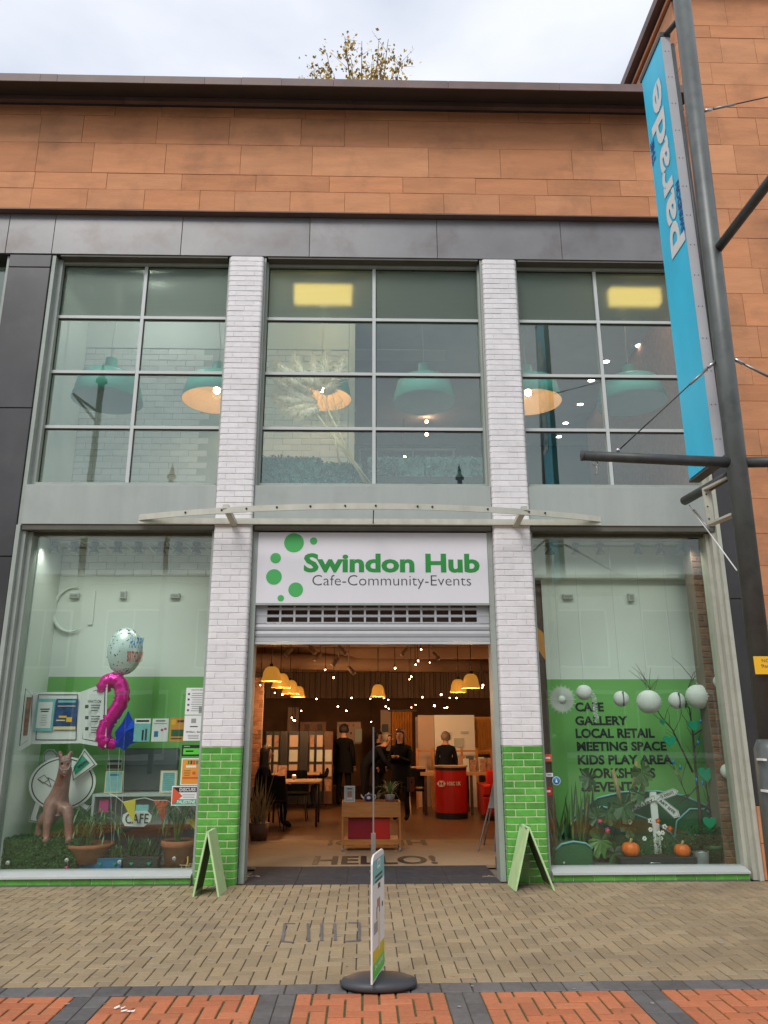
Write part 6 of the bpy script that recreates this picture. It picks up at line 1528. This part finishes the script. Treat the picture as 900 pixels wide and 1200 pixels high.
MB().lathe([(0, 0), (.06, 0), (.075, .08), (0, .08)], c, 18).build('pot', 'grey_paint', sp_); r_ = random.Random(9)
for k in range(46):
    a = r_.uniform(0, 6.28); L_ = r_.uniform(.1, .26); b = c+Vector((0, 0, .08)); tip = b+Vector((math.cos(a)*L_, math.sin(a)*L_*.7, r_.uniform(-.10, .2))); MB().blade(b, tip, .017, .07, 6).build('leaf', r_.choice(('leaf_pale', 'leaf_mid', 'leaf_pale')), sp_)
# glass guard at the doorway
gs = thing('glass_guard_screen', 'glass guard screen seen edge on at the centre of the threshold', 'glass screen', G(438, 1020)); c = G(437.5, 1022); zt = A(437, 853, c.y).z; zm = A(437, 976, c.y).z
MB().box(c.x-.006, c.x+.006, c.y+.01, c.y+.9, .06, zt).build('pane', 'clear_glass', gs); MB().box(c.x-.009, c.x+.009, c.y-.004, c.y+.009, .02, zt+.01).build('edge_trim', 'steel', gs); MB().box(c.x-.028, c.x+.026, c.y-.03, c.y-.005, .012, zm).build('post', 'steel', gs); MB().box(c.x-.05, c.x+.05, c.y-.05, c.y+.05, .001, .012).build('foot_plate', 'steel', gs)
# folding chair, easel, red armchair, basket plant
t = thing('folding_chair', 'dark folding chair with pale frame beside the standing woman', 'chair', G(490, 957)); c = G(490, 955); y = c.y; xa, xb_ = A(482, 930, y).x, A(499, 930, y).x
MB().box(xa, xb_, y-.02, y, .52, .85).build('backrest', 'coat_black', t); MB().box(xa, xb_, y+.0, y+.38, .43, .46).build('seat', 'coat_black', t)
for x in (xa-.015, xb_+.015):
    MB().tube([(x, y-.01, .88), (x, y+.4, 0)], .013, 6).build('frame_tube', 'partition', t); MB().tube([(x, y+.38, .45), (x, y-.05, 0)], .013, 6).build('leg', 'partition', t)
MB().tube([(xa-.015, y-.01, .88), (xb_+.015, y-.01, .88)], .013, 6).build('top_bar', 'partition', t)
t = thing('display_easel', 'thin legged display easel holding a pale notice at the right of the doorway', 'easel', G(573, 1000)); c = G(560, 998); y = c.y
MB().tube([(c.x, y, 0), A(583, 905, y+.3)], .012, 6).build('leg', 'grey_paint', t); MB().tube([(A(580, 1005, y).x, y, 0), A(584, 905, y+.3)], .012, 6).build('leg', 'grey_paint', t); MB().tube([(A(575, 1000, y).x, y+.6, 0), A(584, 905, y+.3)], .012, 6).build('leg', 'grey_paint', t)
MB().prism([A(572, 947, y+.12), A(581, 947, y+.12), A(586, 912, y+.25), A(579, 912, y+.25)], (0, .012, 0)).build('notice', 'paper_shadow', t)
t = thing('red_armchair', 'rounded red armchair half hidden behind the right door post', 'armchair', G(586, 965)); c = G(588, 962); x0 = A(566, 940, c.y).x
MB().chbox(x0, x0+.8, c.y, c.y+.7, .1, .42, .03).build('seat', 'red', t); MB().chbox(x0, x0+.16, c.y-.01, c.y+.7, .421, .62, .03).build('arm', 'red', t); MB().chbox(x0+.17, x0+.8, c.y+.55, c.y+.7, .421, .85, .03).build('backrest', 'red', t)
for x in (x0+.05, x0+.7): MB().tube([(x, c.y+.05, .1), (x, c.y+.05, 0)], .02, 6).build('leg', 'dark_wood', t)
t = thing('dried_grass_bundle', 'dry tangled plant in a basket just inside the left door post', 'plant', G(301, 985)); c = G(303, 985); r_ = random.Random(31); mb = MB()
MB().lathe([(0, 0), (.12, 0), (.16, .25), (.15, .25), (0, .2)], c, 18).build('basket', 'dark_wood', t)
for k in range(70):
    b = c+Vector((r_.uniform(-.08, .08), r_.uniform(-.08, .08), .2)); mb.blade(b, b+Vector((r_.uniform(-.25, .2), r_.uniform(-.2, .2), r_.uniform(.1, .85))), .02, r_.uniform(-.03, .06), 4)
tag(mb.build('stem', 'leaf_dry', t), kind='stuff')

# ------------------------------------------------------------------ people
def person(label, loc, rz, pose, h=1.6, coat='coat_black', hair='hair_dark', longhair=False, seed=0, bag=False):
    t = thing('person', label, 'person', (0, 0, 0), None)
    s_ = h/1.7; V = []; E_ = []; reg = []
    def v(x, y, z, r, link=None): V.append((x*s_, y*s_, z*s_, r*s_)); i = len(V)-1; (E_.append((link, i)) if link is not None else None); return i
    if pose == 'sit': pz_, fy = .50, 0
    else: pz_, fy = .93, 0
    lean = {'stand': 0, 'sit': .10, 'bend': .9, 'phone': .06}[pose]
    def sp(d): return (0, -d*math.sin(lean), pz_ + d*math.cos(lean))
    p0 = v(0, 0, pz_, (.155)); x, y, z = sp(.17); p1 = v(x, y, z, .145, p0); x, y, z = sp(.33); p2 = v(x, y, z, .155, p1); x, y, z = sp(.47); p3 = v(x, y, z, .12, p2)
    x, y, z = sp(.54); nk = v(x, y, z, .058, p3); hx, hy, hz = x, y, z
    ln = lean*.5+.1; h1 = v(0, hy-.10*math.sin(ln)-.01, hz+.08, .075, nk); h2 = v(0, hy-.15*math.sin(ln)-.01, hz+.16, .088, h1); h3 = v(0, hy-.18*math.sin(ln), hz+.235, .062, h2)
    sx, sy, sz = sp(.45); hands = []
    for s in (-1, 1):
        sh = v(s*.17, sy+.01, sz, .068, p3)
        if pose == 'stand': el, wr = (s*.235, sy+.03, sz-.28), (s*.23, sy-.08, sz-.5)
        elif pose == 'sit': el, wr = (s*.24, sy-.06, sz-.26), (s*.13, sy-.30, sz-.24)
        elif pose == 'bend': el, wr = (s*.2, sy-.14, sz-.24), (s*.12, sy-.28, sz-.42)
        else: el, wr = (s*.22, sy-.03, sz-.27), (s*.06, sy-.25, sz-.17)
        e = v(*el, .052, sh); w_ = v(*wr, .036, e); hd = Vector(wr)+(Vector(wr)-Vector(el)).normalized()*.07; v(hd.x, hd.y, hd.z, .032, w_); hands.append((s, Vector(wr), hd))
        hp = v(s*.09, 0, pz_-.06, .10, p0)
        if pose == 'sit': k = v(s*.12, -.40, .50, .068, hp); a = v(s*.12, -.38, .10, .045, k)
        else: k = v(s*.11, -.03 if pose != 'bend' else .0, .49, .066, hp); a = v(s*.115, .02, .09, .046, k)
        v(s*.125, (-.12 if pose != 'sit' else -.52), .045, .038, a)
    body = skin_mesh('body', V, E_, [coat, 'trousers', 'skin', 'coat_black'], t, 2, 0)
    zhip = (pz_-.04)*s_; 
    for p in body.data.polygons:
        c = p.center; dhead = (c - Vector((0, (hy-.02)*s_, (hz+.03)*s_)))
        isleg = (c.z < zhip and abs(c.x) < .2*s_ and pose != 'bend') or (pose == 'sit' and c.z < .6*s_ and c.y < -.12*s_ and abs(c.x) < .2*s_ and c.z < .585*s_) or (pose == 'bend' and c.z < zhip and c.y > -.2*s_)
        hand = any((c-hd*s_).length < .062*s_ for _, _, hd in hands)
        if hand: p.material_index = 2
        elif dhead.length < .32*s_ and c.z > (hz+.0)*s_ and abs(c.x) < .12*s_: p.material_index = 2
        elif c.z < .075*s_: p.material_index = 3
        elif isleg: p.material_index = 1
    # fingers, face
    bm = MB()
    for s, wr, hd in hands:
        d = (hd-wr).normalized(); sd = Vector((1, 0, 0)) if abs(d.x) < .8 else Vector((0, 1, 0)); up = d.cross(sd).normalized()
        for k, L_ in enumerate((.06, .068, .062, .05)):
            b = hd+d*.02+sd*(k-1.5)*.017; bm.tube([b*s_, (b+d*L_*.5-up*.006)*s_, (b+d*L_-up*.02)*s_], [.009*s_, .008*s_, .006*s_], 6)
        b = wr+d*.03-sd*s*.02; bm.tube([b*s_, (b+d*.03-sd*s*.03)*s_, (b+d*.06-sd*s*.035)*s_], [.011*s_, .009*s_, .007*s_], 6)
    bm.build('fingers', 'skin', t)
    hc_ = Vector((0, (hy-.15*math.sin(ln)-.01)*s_, (hz+.165)*s_))
    f = MB(); f.ball(hc_+Vector((0, -.098, -.015))*s_, (.012*s_, .018*s_, .02*s_), 8, 6)
    for s in (-1, 1): f.ball(hc_+Vector((s*.086, 0, -.01))*s_, (.012*s_, .022*s_, .032*s_), 8, 6)
    f.build('nose_and_ears', 'skin', t)
    for s in (-1, 1): MB().ball(hc_+Vector((s*.032, -.083, .012))*s_, .010*s_, 8, 6).build('eye', 'black_ink', t)
    MB().tube([hc_+Vector((-.024, -.086, -.052))*s_, hc_+Vector((0, -.093, -.054))*s_, hc_+Vector((.024, -.086, -.052))*s_], .005*s_, 5).build('mouth', 'deep_red', t)
    r_ = random.Random(seed); hm = MB(); vs = []; n_, m_ = 26, 12
    for i in range(m_+1):
        ph = R(8)+R(115 if not longhair else 150)*i/m_
        for k in range(n_):
            a = 2*math.pi*k/n_; front = max(0, -math.sin(a)); cut = 1 if ph < R(62) else (1-front*.9)
            q = .112*(1+.05*math.sin(a*7+i)+r_.uniform(-.02, .02)); ext = (0 if not longhair or i < 7 else (i-6)*.045*(1-front))
            vs.append(hc_+Vector((q*math.sin(min(ph, R(100) if longhair else ph))*math.cos(a), q*math.sin(min(ph, R(100) if longhair else ph))*math.sin(a)*1.05*(cut if math.sin(a) < 0 else 1)+.012, q*1.12*math.cos(min(ph, R(100) if longhair else ph))+.01-ext))*s_)
    hm.add(vs, [(i*n_+k, (i+1)*n_+k, (i+1)*n_+(k+1) % n_, i*n_+(k+1) % n_) for i in range(m_) for k in range(n_)], True)
    hm.build('hair', hair, t)
    # coat hem
    if pose in ('stand', 'phone'):
        cv_ = []
        for i, (z, r) in enumerate(((pz_+.25, .165), (pz_+.05, .18), (pz_-.12, .195), (pz_-.22, .205))):
            for k in range(20):
                a = 2*math.pi*k/20; cv_.append((r*1.12*math.cos(a)*s_, r*.78*math.sin(a)*s_-.01, (z+.008*math.sin(3*a+i))*s_))
        MB().add(cv_, [(i*20+k, (i+1)*20+k, (i+1)*20+(k+1) % 20, i*20+(k+1) % 20) for i in range(3) for k in range(20)], True).build('coat_skirt', coat, t)
    if bag: MB().chbox(.16*s_, .22*s_, -.12, .14, .55*s_, .82*s_, .02).build('shoulder_bag', 'black_metal', t)
    t.location = loc; t.rotation_euler = (0, 0, rz); return t
def stand_at(px_, y_feet, z=0): p = G(px_, y_feet, z); return (p.x, p.y, 0)
p = stand_at(471, 962); person('woman in a long black coat looking down at her hands beside the folding chair', p, R(-25), 'phone', 1.56, 'coat_black', 'hair_brown', True, 1, bag=True)
p = stand_at(402, 945); person('person in dark clothes standing upright behind the left table, seen from behind', p, R(165), 'stand', 1.66, 'coat_black', 'hair_dark', False, 2)
p = stand_at(428, 947); person('person in a dark coat bending forward beside the upright one', p, R(75), 'bend', 1.68, 'coat_navy', 'hair_grey', False, 3)
p = G(378, 948); person('person in black seated at the right end of the cafe table facing left', (p.x+.1, p.y+.25, 0), R(-75), 'sit', 1.62, 'coat_black', 'hair_dark', True, 4)
a_ = A(308, 880, ty0-.3); person('person with long dark hair seated at the left end of the cafe table', (a_.x-.02, ty0-.2, 0), R(100), 'sit', 1.72, 'coat_navy', 'hair_dark', True, 5)
p = stand_at(529, 955); person('person in a dark padded jacket standing behind the red counter, back turned', (p[0], p[1]+.75, 0), R(180), 'stand', 1.50, 'coat_navy', 'hair_grey', False, 6)
p = stand_at(444, 942); person('partly hidden person in black behind the bending figure', (p[0], p[1]+.5, 0), R(60), 'stand', 1.5, 'coat_black', 'hair_dark', False, 7)

# ------------------------------------------------------------------ lamp post with arms, stays and banner
YP = -3.07
pb = A(897, 830, YP); ptp = A(799, 0, YP)
dxz = (ptp.x-pb.x)/(ptp.z-pb.z)
def pole(z): return Vector((pb.x+dxz*(z-pb.z), YP, z))
lp_ = thing('lamp_post', 'tall weathered grey green steel post with cross arms at the right', 'lamp post', pole(0))
zs_ = A(887, 868, YP).z
MB().tube([pole(zs_), pole(5), pole(10.5)], .082, 28).build('pole', 'post_paint', lp_)
MB().tube([pole(0), pole(zs_-.06), pole(zs_+.01)], [.118, .118, .084], 28).build('base_sleeve', 'post_paint', lp_)
MB().lathe([(.127, .02), (.14, .02), (.14, .0)], pole(0), 24).build('foot_ring', 'post_paint', lp_)
for z in (1.25, 1.05): MB().chbox(pole(z).x-.06, pole(z).x+.05, YP-.135, YP-.12, z-.1, z+.08, .004).build('access_door', 'post_paint', lp_)
for dz in (0, .22): MB().box(pole(1.3).x-.127, pole(1.3).x-.10, YP-.13, YP-.03, 1.15+dz, 1.165+dz).build('tape_remnant', 'paper', lp_)
za = A(860, 542, YP).z; p0_ = pole(za)
l_end = A(683, 534, YP)
MB().tube([l_end, (p0_.x-.05, YP, za)], [.042, .046], 14).build('left_arm', 'arm_paint', lp_); MB().tube([l_end, l_end+Vector((-.012, 0, 0))], .045, 14).build('arm_cap', 'arm_paint', lp_)
MB().tube([(p0_.x+.05, YP, za+.0), (p0_.x+1.3, YP, za+.03)], .044, 14).build('right_arm', 'arm_paint', lp_)
f_end = A(802, 587, YP+.85)
MB().tube([f_end, (p0_.x-.02, YP+.06, za-.08)], .042, 14).build('rear_arm', 'arm_paint', lp_)
z2 = A(840, 295, YP).z; MB().tube([pole(z2)+Vector((.04, -.05, 0)), pole(z2)+Vector((.06, -1.3, .0))], .042, 14).build('front_arm', 'arm_paint', lp_)
# hook on the left arm
h = l_end+Vector((.10, 0, -.045)); MB().tube([h+Vector((.022*math.cos(a), 0, -.022+.022*math.sin(a))) for a in [i*math.pi/6 for i in range(13)]], .006, 6).tube([h+Vector((0,0,-.04)), h+Vector((.012,0,-.07)), h+Vector((.008,0,-.11)), h+Vector((-.012,0,-.12))], .006, 6).build('hook', 'cable', lp_)
def stay(a, b, name='stay_cable'):
    a, b = Vector(a), Vector(b); MB().tube([a, b], .006, 6).build(name, 'black_metal', lp_); u = (b-a).normalized()
    MB().tube([b-u*.32, b-u*.1], .012, 8).build('turnbuckle', 'cable', lp_); MB().tube([b-u*.08, b], .016, 8).build('shackle', 'steel', lp_)
z3 = A(834, 424, YP).z; stay(l_end+Vector((.30, 0, .045)), pole(z3)+Vector((-.09, 0, 0))); MB().ball(l_end+Vector((.30, 0, .05)), .02, 8, 6).build('eye_bolt', 'steel', lp_)
z4 = A(862, 421, YP).z; stay(pole(z4)+Vector((1.15, 0, -.62)), pole(z4)+Vector((.09, 0, 0)))
z5 = A(820, 130, YP).z; stay(pole(z5)+Vector((1.1, -.0, .28)), pole(z5)+Vector((.09, 0, 0)))
MB().tube([pole(A(868, 668, YP).z)+Vector((-.09, .02, 0)), f_end+Vector((.04, 0, -.04))], .006, 6).build('stay_cable', 'paper', lp_); MB().tube([f_end.lerp(pole(A(868, 668, YP).z), .1)+Vector((.03, 0, -.03)), f_end.lerp(pole(A(868, 668, YP).z), .42)+Vector((.0, 0, -.02))], .012, 8).build('turnbuckle', 'cable', lp_)
# blue banner on its frame, hung on the far side of the post
YB_a, YB_b = -2.82, -2.26
def bx(z): return pole(z).x-.07
zt_, zb_ = A(781, 44, YB_a).z, A(834, 538, YB_a).z
bt_, bb_ = A(748, 112, YB_b), A(811, 555, YB_b)
bn_ = thing('parade_banner', 'tall turquoise banner reading the parade Swindon, hung beside the lamp post', 'banner', (bx(5), -2.5, zb_))
xa0, xa1 = A(781, 44, YB_a).x, A(834, 538, YB_a).x; xb0, xb1 = bt_.x, bb_.x
xt, xbm = (xa0+xb0)/2, (xa1+xb1)/2
def ban(u, v, off=0.):   # u: 0 near .. 1 far, v: 0 bottom .. 1 top
    z = zb_+(zt_-zb_)*v; return Vector((xbm+(xt-xbm)*v+off, YB_a+(YB_b-YB_a)*u, z))
MB().add([ban(0, 0), ban(1, 0), ban(1, 1), ban(0, 1), ban(0, 0, .085), ban(1, 0, .085), ban(1, 1, .085), ban(0, 1, .085)], [(0,3,2,1), (4,5,6,7), (1,2,6,5), (0,1,5,4), (3,7,6,2), (0,4,7,3)]).build('blue_skin', 'banner_blue', bn_)
e = MB(); a, b, c, d = ban(-.012, 0, -.004), ban(-.012, 1, -.004), ban(-.012, 1, .09), ban(-.012, 0, .09); e.prism([a, d, c, b], (0, .006, 0)); e.build('edge_strip', 'banner_edge', bn_)
for k in range(14):
    for o_ in (.025, .06):
        q = ban(-.016, .04+.92*k/13, o_); MB().ball(q, (.005, .004, .005), 6, 4).build('screw', 'black_metal', bn_) if k % 1 == 0 else None
MB().add([ban(-.02, 0, -.0)+Vector((0,0,-.01)), ban(1.02, 0, -.0)+Vector((0,0,-.01)), ban(1.02, 0, .1)+Vector((0,0,-.01)), ban(-.02, 0, .1)+Vector((0,0,-.01)), ban(-.02, 0, -.0)+Vector((0,0,-.03)), ban(1.02, 0, -.0)+Vector((0,0,-.03)), ban(1.02, 0, .1)+Vector((0,0,-.03)), ban(-.02, 0, .1)+Vector((0,0,-.03))], [(0,3,2,1),(4,5,6,7),(0,1,5,4),(1,2,6,5),(2,3,7,6),(3,0,4,7)]).build('bottom_rail', 'arm_paint', bn_)
MB().add([ban(-.02, 1, -.01)+Vector((0,0,.005)), ban(1.06, 1, -.01)+Vector((0,0,.005)), ban(1.06, 1, .1)+Vector((0,0,.005)), ban(-.02, 1, .1)+Vector((0,0,.005)), ban(-.02, 1, -.01)+Vector((0,0,.06)), ban(1.06, 1, -.01)+Vector((0,0,.06)), ban(1.06, 1, .1)+Vector((0,0,.06)), ban(-.02, 1, .1)+Vector((0,0,.06))], [(0,3,2,1),(4,5,6,7),(0,1,5,4),(1,2,6,5),(2,3,7,6),(3,0,4,7)]).build('top_rail', 'arm_paint', bn_)
# fixing rod back to the post
MB().tube([ban(.0, 1, .05)+Vector((0, 0, .03)), pole(zt_+.03)], .03, 8).build('fixing_arm', 'arm_paint', bn_); MB().tube([ban(.0, 0, .05)+Vector((0, 0, -.02)), pole(zb_-.02)], .03, 8).build('fixing_arm', 'arm_paint', bn_)
MB().tube([ban(.0, .02, .11), ban(0, .98, .11)], .022, 8).build('spine_tube', 'arm_paint', bn_)
# lettering, reading upwards
uo = (ban(.5, 1)-ban(.5, 0)); Lz = uo.length; uo.normalize(); vo = Vector((0, 1, 0)); Wb = YB_b-YB_a
def btxt(body, ya, yb, u0, u1, m, bold):
    # ya, yb: photo rows of the start (low) and end (high) along the near edge
    v0 = (A(0, 0, 0).z, 0); za_, zb2 = ya, yb
    text(body, ban(0, 0, -.007), uo, vo, (za_, zb2, u0*Wb, u1*Wb), m, bn_, bold=bold)
def vfrac(x, y, Yq): return (A(x, y, Yq).z-zb_)/(zt_-zb_)*Lz
ym = (YB_a+YB_b)/2
v0, v1 = vfrac(795, 300, ym), vfrac(772, 102, ym)
btxt('parade', v0, v1, .03, .80, 'paper', .028)
vt0, vt1 = vfrac(772, 188, YB_b-.12), vfrac(768, 162, YB_b-.12)
btxt('THE', vt0, vt1, .78, .95, 'banner_dark_blue', .03)
vs0, vs1 = vfrac(803, 272, YB_a+.03), vfrac(796, 212, YB_a+.03)
btxt('SWINDON', vs0, vs1, .0, .15, 'banner_dark_blue', .03)
# pale bracket under the banner
br = thing('pale_channel_bracket', 'pale cream steel channel bracket clamped to the lamp post below the banner', 'bracket', pole(za-.4))
zc1, zc0 = A(845, 566, YP+.3).z, A(832, 612, YP+.45).z
q1 = A(832, 614, YP+.42); q2 = A(830, 575, YP+.42)
MB().box(q1.x-.035, q1.x+.035, YP+.40, YP+.42, q1.z, q2.z).build('upright_plate', 'frame_cream', br)
for z_ in (q1.z+.04, (q1.z+q2.z)/2, q2.z-.04): MB().lathe([(0, -.006), (.007, -.006), (.007, .001)], (q1.x-.012, YP+.40, z_), 8, 'y').build('bolt', 'black_metal', br)
for z_ in (q1.z-.015, q2.z):
    MB().prism([(q1.x-.035, YP+.42, z_), (q1.x+.035, YP+.42, z_), (pole(z_).x+.02, YP+.08, z_), (pole(z_).x-.06, YP+.08, z_)], (0, 0, .02)).build('channel', 'frame_cream', br)
# yellow notice on the post
yn = thing('yellow_notice', 'small yellow notice with dark lettering on the front of the lamp post', 'sign', A(893, 780, YP-.12)); q = A(886, 790, YP-.13); q2 = A(906, 769, YP-.13)
MB().box(q.x, q.x+.17, YP-.125, YP-.12, q.z, q2.z).build('plate', 'yellow', yn); ftext('NO', (q.x+.06, q.x+.12, q2.z-.045, q2.z-.02), YP-.126, 'charcoal', yn); ftext('9am', (q.x+.05, q.x+.13, q2.z-.085, q2.z-.06), YP-.126, 'charcoal', yn)

# ------------------------------------------------------------------ things on the pavement
def a_board(px_l, px_r, y_f, apex, label, yaw=0.):
    gl, gr = G(px_l, y_f), G(px_r, y_f-2); Y0 = (gl.y+gr.y)/2; ap = A(apex[0], apex[1], Y0+.0)
    t = thing('green_board', label, 'a board', ((gl.x+gr.x)/2, Y0, 0), 'green boards by the pillars'); c = t.location; W_ = .36; H = ap.z
    for s, gx in ((-1, gl.x), (1, gr.x)):
        tx = ap.x; th = .018; d = Vector((tx-gx, 0, H)).normalized(); n_ = Vector((d.z, 0, -d.x))*s
        rings = []
        pts = [Vector((gx, Y0, 0)), Vector((gx, Y0+W_, 0)), Vector((tx+s*.012, Y0+W_, H)), Vector((tx+s*.012, Y0, H))]
        for p in pts: p -= n_*0
        MB().prism(pts, n_*-th).build('panel', 'a_board_green', t)
        ctr = sum(pts, Vector())/4; MB().prism([p.lerp(ctr, .16)-n_*(th+.001) for p in pts], n_*-.003).build('inner_face', 'a_board_dark', t)
    for y in (Y0+.06, Y0+W_-.06): MB().tube([(ap.x-.02, y-.03, H-.006), (ap.x-.02, y+.03, H-.006)], .008, 6).build('hinge', 'steel', t)
    t.rotation_euler = (0, 0, yaw)
a_board(224, 258, 1052, (243, 975), 'small pale green folding board, edge on, in front of the left pillar', R(-2))
a_board(604, 650, 1045, (620, 970), 'small pale green folding board, edge on, in front of the right pillar', R(2))
pn, pf = G(436.5, 1169), G(450.5, 1146)
sg2 = thing('pavement_sign', 'slim pavement sign seen nearly edge on, with oval grey water base', 'pavement sign', (*((pn+pf)/2).xy, 0)); c0 = Vector(((pn.x+pf.x)/2-.03, (pn.y+pf.y)/2, 0))
bl, brr = G(398, 1168), G(491, 1168); ra = (brr.x-bl.x)/2; cx0 = (bl.x+brr.x)/2; cy0 = c0.y-.0; rb = .155
vs = []; n_ = 48
for (k, z) in ((1, .012), (1.0, .03), (.96, .05), (.8, .064), (.5, .072), (.16, .075)):
    for i in range(n_): a = 2*math.pi*i/n_; vs.append((cx0+ra*k*math.cos(a), cy0+rb*k*math.sin(a), z))
MB().add(vs, [(j*n_+i, j*n_+(i+1) % n_, (j+1)*n_+(i+1) % n_, (j+1)*n_+i) for j in range(5) for i in range(n_)] + [tuple(range(5*n_, 6*n_)), tuple(range(n_))[::-1]], True).build('base', 'charcoal', sg2)
ztop = A(444, 998, (pn.y+pf.y)/2).z; d = (pf-pn).normalized(); n2 = Vector((d.y, -d.x, 0))
def panel_pt(u, z, o=0.): return pn + d*((pf-pn).length*u) + Vector((0, 0, z)) + n2*o
shape = [(0, .07), (1, .07), (1, ztop-.05), (.95, ztop-.015), (.85, ztop), (.15, ztop), (.05, ztop-.015), (0, ztop-.05)]
Zr = ztop-.07
MB().prism([panel_pt(u, z) for u, z in shape], -n2*.012).build('panel', 'white_paint', sg2)
def patch(u0, u1, f0, f1, m, o=.001, name='printed_area'):
    MB().prism([panel_pt(u0, .07+Zr*f0, o), panel_pt(u1, .07+Zr*f0, o), panel_pt(u1, .07+Zr*f1, o), panel_pt(u0, .07+Zr*f1, o)], n2*.0006).build(name, m, sg2)
patch(.02, .98, .76, .95, 'poster_teal'); patch(.02, .98, .24, .76, 'paper'); patch(.02, .98, .14, .24, 'bunting_yellow'); patch(.02, .98, .02, .14, 'bright_green')
patch(.38, .62, .87, .94, 'paper', .002); patch(.43, .57, .89, .925, 'poster_teal', .003)
for k in range(2): patch(.2, .8, .80-.04*k, .82-.04*k, 'charcoal', .002)
patch(.42, .62, .70, .74, 'charcoal', .002); patch(.35, .5, .55, .62, 'skin', .002); patch(.5, .6, .5, .62, 'skin', .002); patch(.75, .85, .52, .56, 'charcoal', .002); patch(.3, .36, .46, .56, 'charcoal', .002); patch(.1, .4, .36, .45, 'grey_paint', .002); patch(.45, .6, .2, .5, 'straw', .002)
text('IN HERE', panel_pt(0, 0, .003), d, (0,0,1), ((pf-pn).length*.15, (pf-pn).length*.85, .07+Zr*.08, .07+Zr*.12), 'paper', sg2, bold=.02)

# ------------------------------------------------------------------ birch tree on the roof terrace behind the parapet
YT = 2.6; rtz = 9.95
tt = thing('birch_tree', 'sparse yellow leaved birch showing above the roof edge', 'tree', (A(425, 95, YT).x, YT, rtz)); base = Vector(tt.location); r_ = random.Random(17)
tops = [(404, 31), (383, 50), (424, 36), (444, 36), (455, 34), (470, 58), (372, 62), (412, 58), (436, 60), (460, 72), (391, 74), (376, 85), (476, 82), (450, 50)]
tr_m = MB(); tr_m.tube([base, base+Vector((.02, 0, 1.2)), base+Vector((.05, 0, 2.6))], [.07, .05, .03], 8)
tr_m.build('trunk', 'bark', tt); lv = MB(); lv2 = MB(); limbs = MB()
for (x, y) in tops:
    tip = A(x, y+12, YT+r_.uniform(-.4, .4)); st = base+Vector((r_.uniform(-.03, .03), 0, r_.uniform(.8, 2.4))); mid = st.lerp(tip, .5)+Vector(((tip.x-st.x)*.15, 0, -.15))
    bm = MB(); bm.tube([st, mid, tip], [.03, .016, .005], 5)
    for k in range(9):
        u = r_.uniform(.3, 1); p = (mid.lerp(tip, (u-.5)*2) if u > .5 else st.lerp(mid, u*2)); q = p+Vector((r_.uniform(-.3, .3), r_.uniform(-.3, .3), r_.uniform(.0, .3))); bm.tube([p, q], [.005, .002], 4, False)
        for j in range(int(24*(1.35-u*.75))):
            c = p.lerp(q, r_.random())+Vector((r_.gauss(0, .07), r_.gauss(0, .07), r_.gauss(0, .07))); s_ = r_.uniform(.025, .045)
            a = Vector((r_.uniform(-1, 1), r_.uniform(-1, 1), r_.uniform(-1, 1))).normalized()*s_; b = a.cross(Vector((r_.uniform(-1, 1), r_.uniform(-1, 1), r_.uniform(-1, 1)))).normalized()*s_*.7
            lv.add([c-a, c+b, c+a, c-b], [(0, 1, 2, 3)])
    bm.build('limb', 'bark', tt)
tag(lv.build('crown', 'autumn_leaf', tt), kind='stuff')
t2 = thing('roof_seedlings', 'tiny twiggy seedlings peeking over the roof edge left of the birch', 'plant', (A(365, 95, YT).x, YT, rtz)); mb = MB(); st = MB()
for x, y in ((354, 88), (366, 86), (371, 88)):
    b = A(x, 100, YT); tip = A(x, y, YT); st.tube([(b.x, b.y, rtz), b, tip], [.012, .008, .003], 4, False)
    for k in range(12): c = b.lerp(tip, r_.uniform(.3, 1.1))+Vector((r_.gauss(0, .05), 0, 0)); mb.add([c, c+Vector((.03, .01, .01)), c+Vector((.02, 0, -.03))], [(0,1,2)])
st.build('stem', 'bark', t2); tag(mb.build('leaves', 'autumn_leaf', t2), kind='stuff')

# fine grit and leaf crumbs lying on the paving
r_ = random.Random(77); mb = MB()
for k in range(420):
    x, y = r_.uniform(-5.5, 5.5), (r_.uniform(-4.1, -.05) if k % 3 else r_.uniform(-.5, -.05)); s_ = r_.uniform(.004, .014); a = r_.uniform(0, 3.1); c, q = math.cos(a)*s_, math.sin(a)*s_
    mb.add([(x-c, y-q, .0025), (x+q*.5, y-c*.5, .006), (x+c, y+q, .003), (x-q*.5, y+c*.5, .005)], [(0, 1, 2, 3)])
tag(mb.build('paving_grit', 'leaf_dry', None, (0, 0, 0)), 'scattered leaf crumbs and grit on the buff paving', None, None, 'stuff')

mb = MB()
for k in range(46):
    x, y = r_.uniform(-4.4, 4.4), r_.uniform(-4.0, -.3); q = r_.uniform(.009, .02); n_ = 9
    ring = [(x+q*r_.uniform(.7, 1.2)*math.cos(i*2*math.pi/n_), y+q*r_.uniform(.7, 1.2)*math.sin(i*2*math.pi/n_), .0035) for i in range(n_)]
    mb.add(ring+[(x, y, .0055)], [(i, (i+1) % n_, n_) for i in range(n_)])
tag(mb.build('gum_spots', 'grey_paint', None, (0, 0, 0)), 'flattened pale gum spots on the paving', None, None, 'stuff')
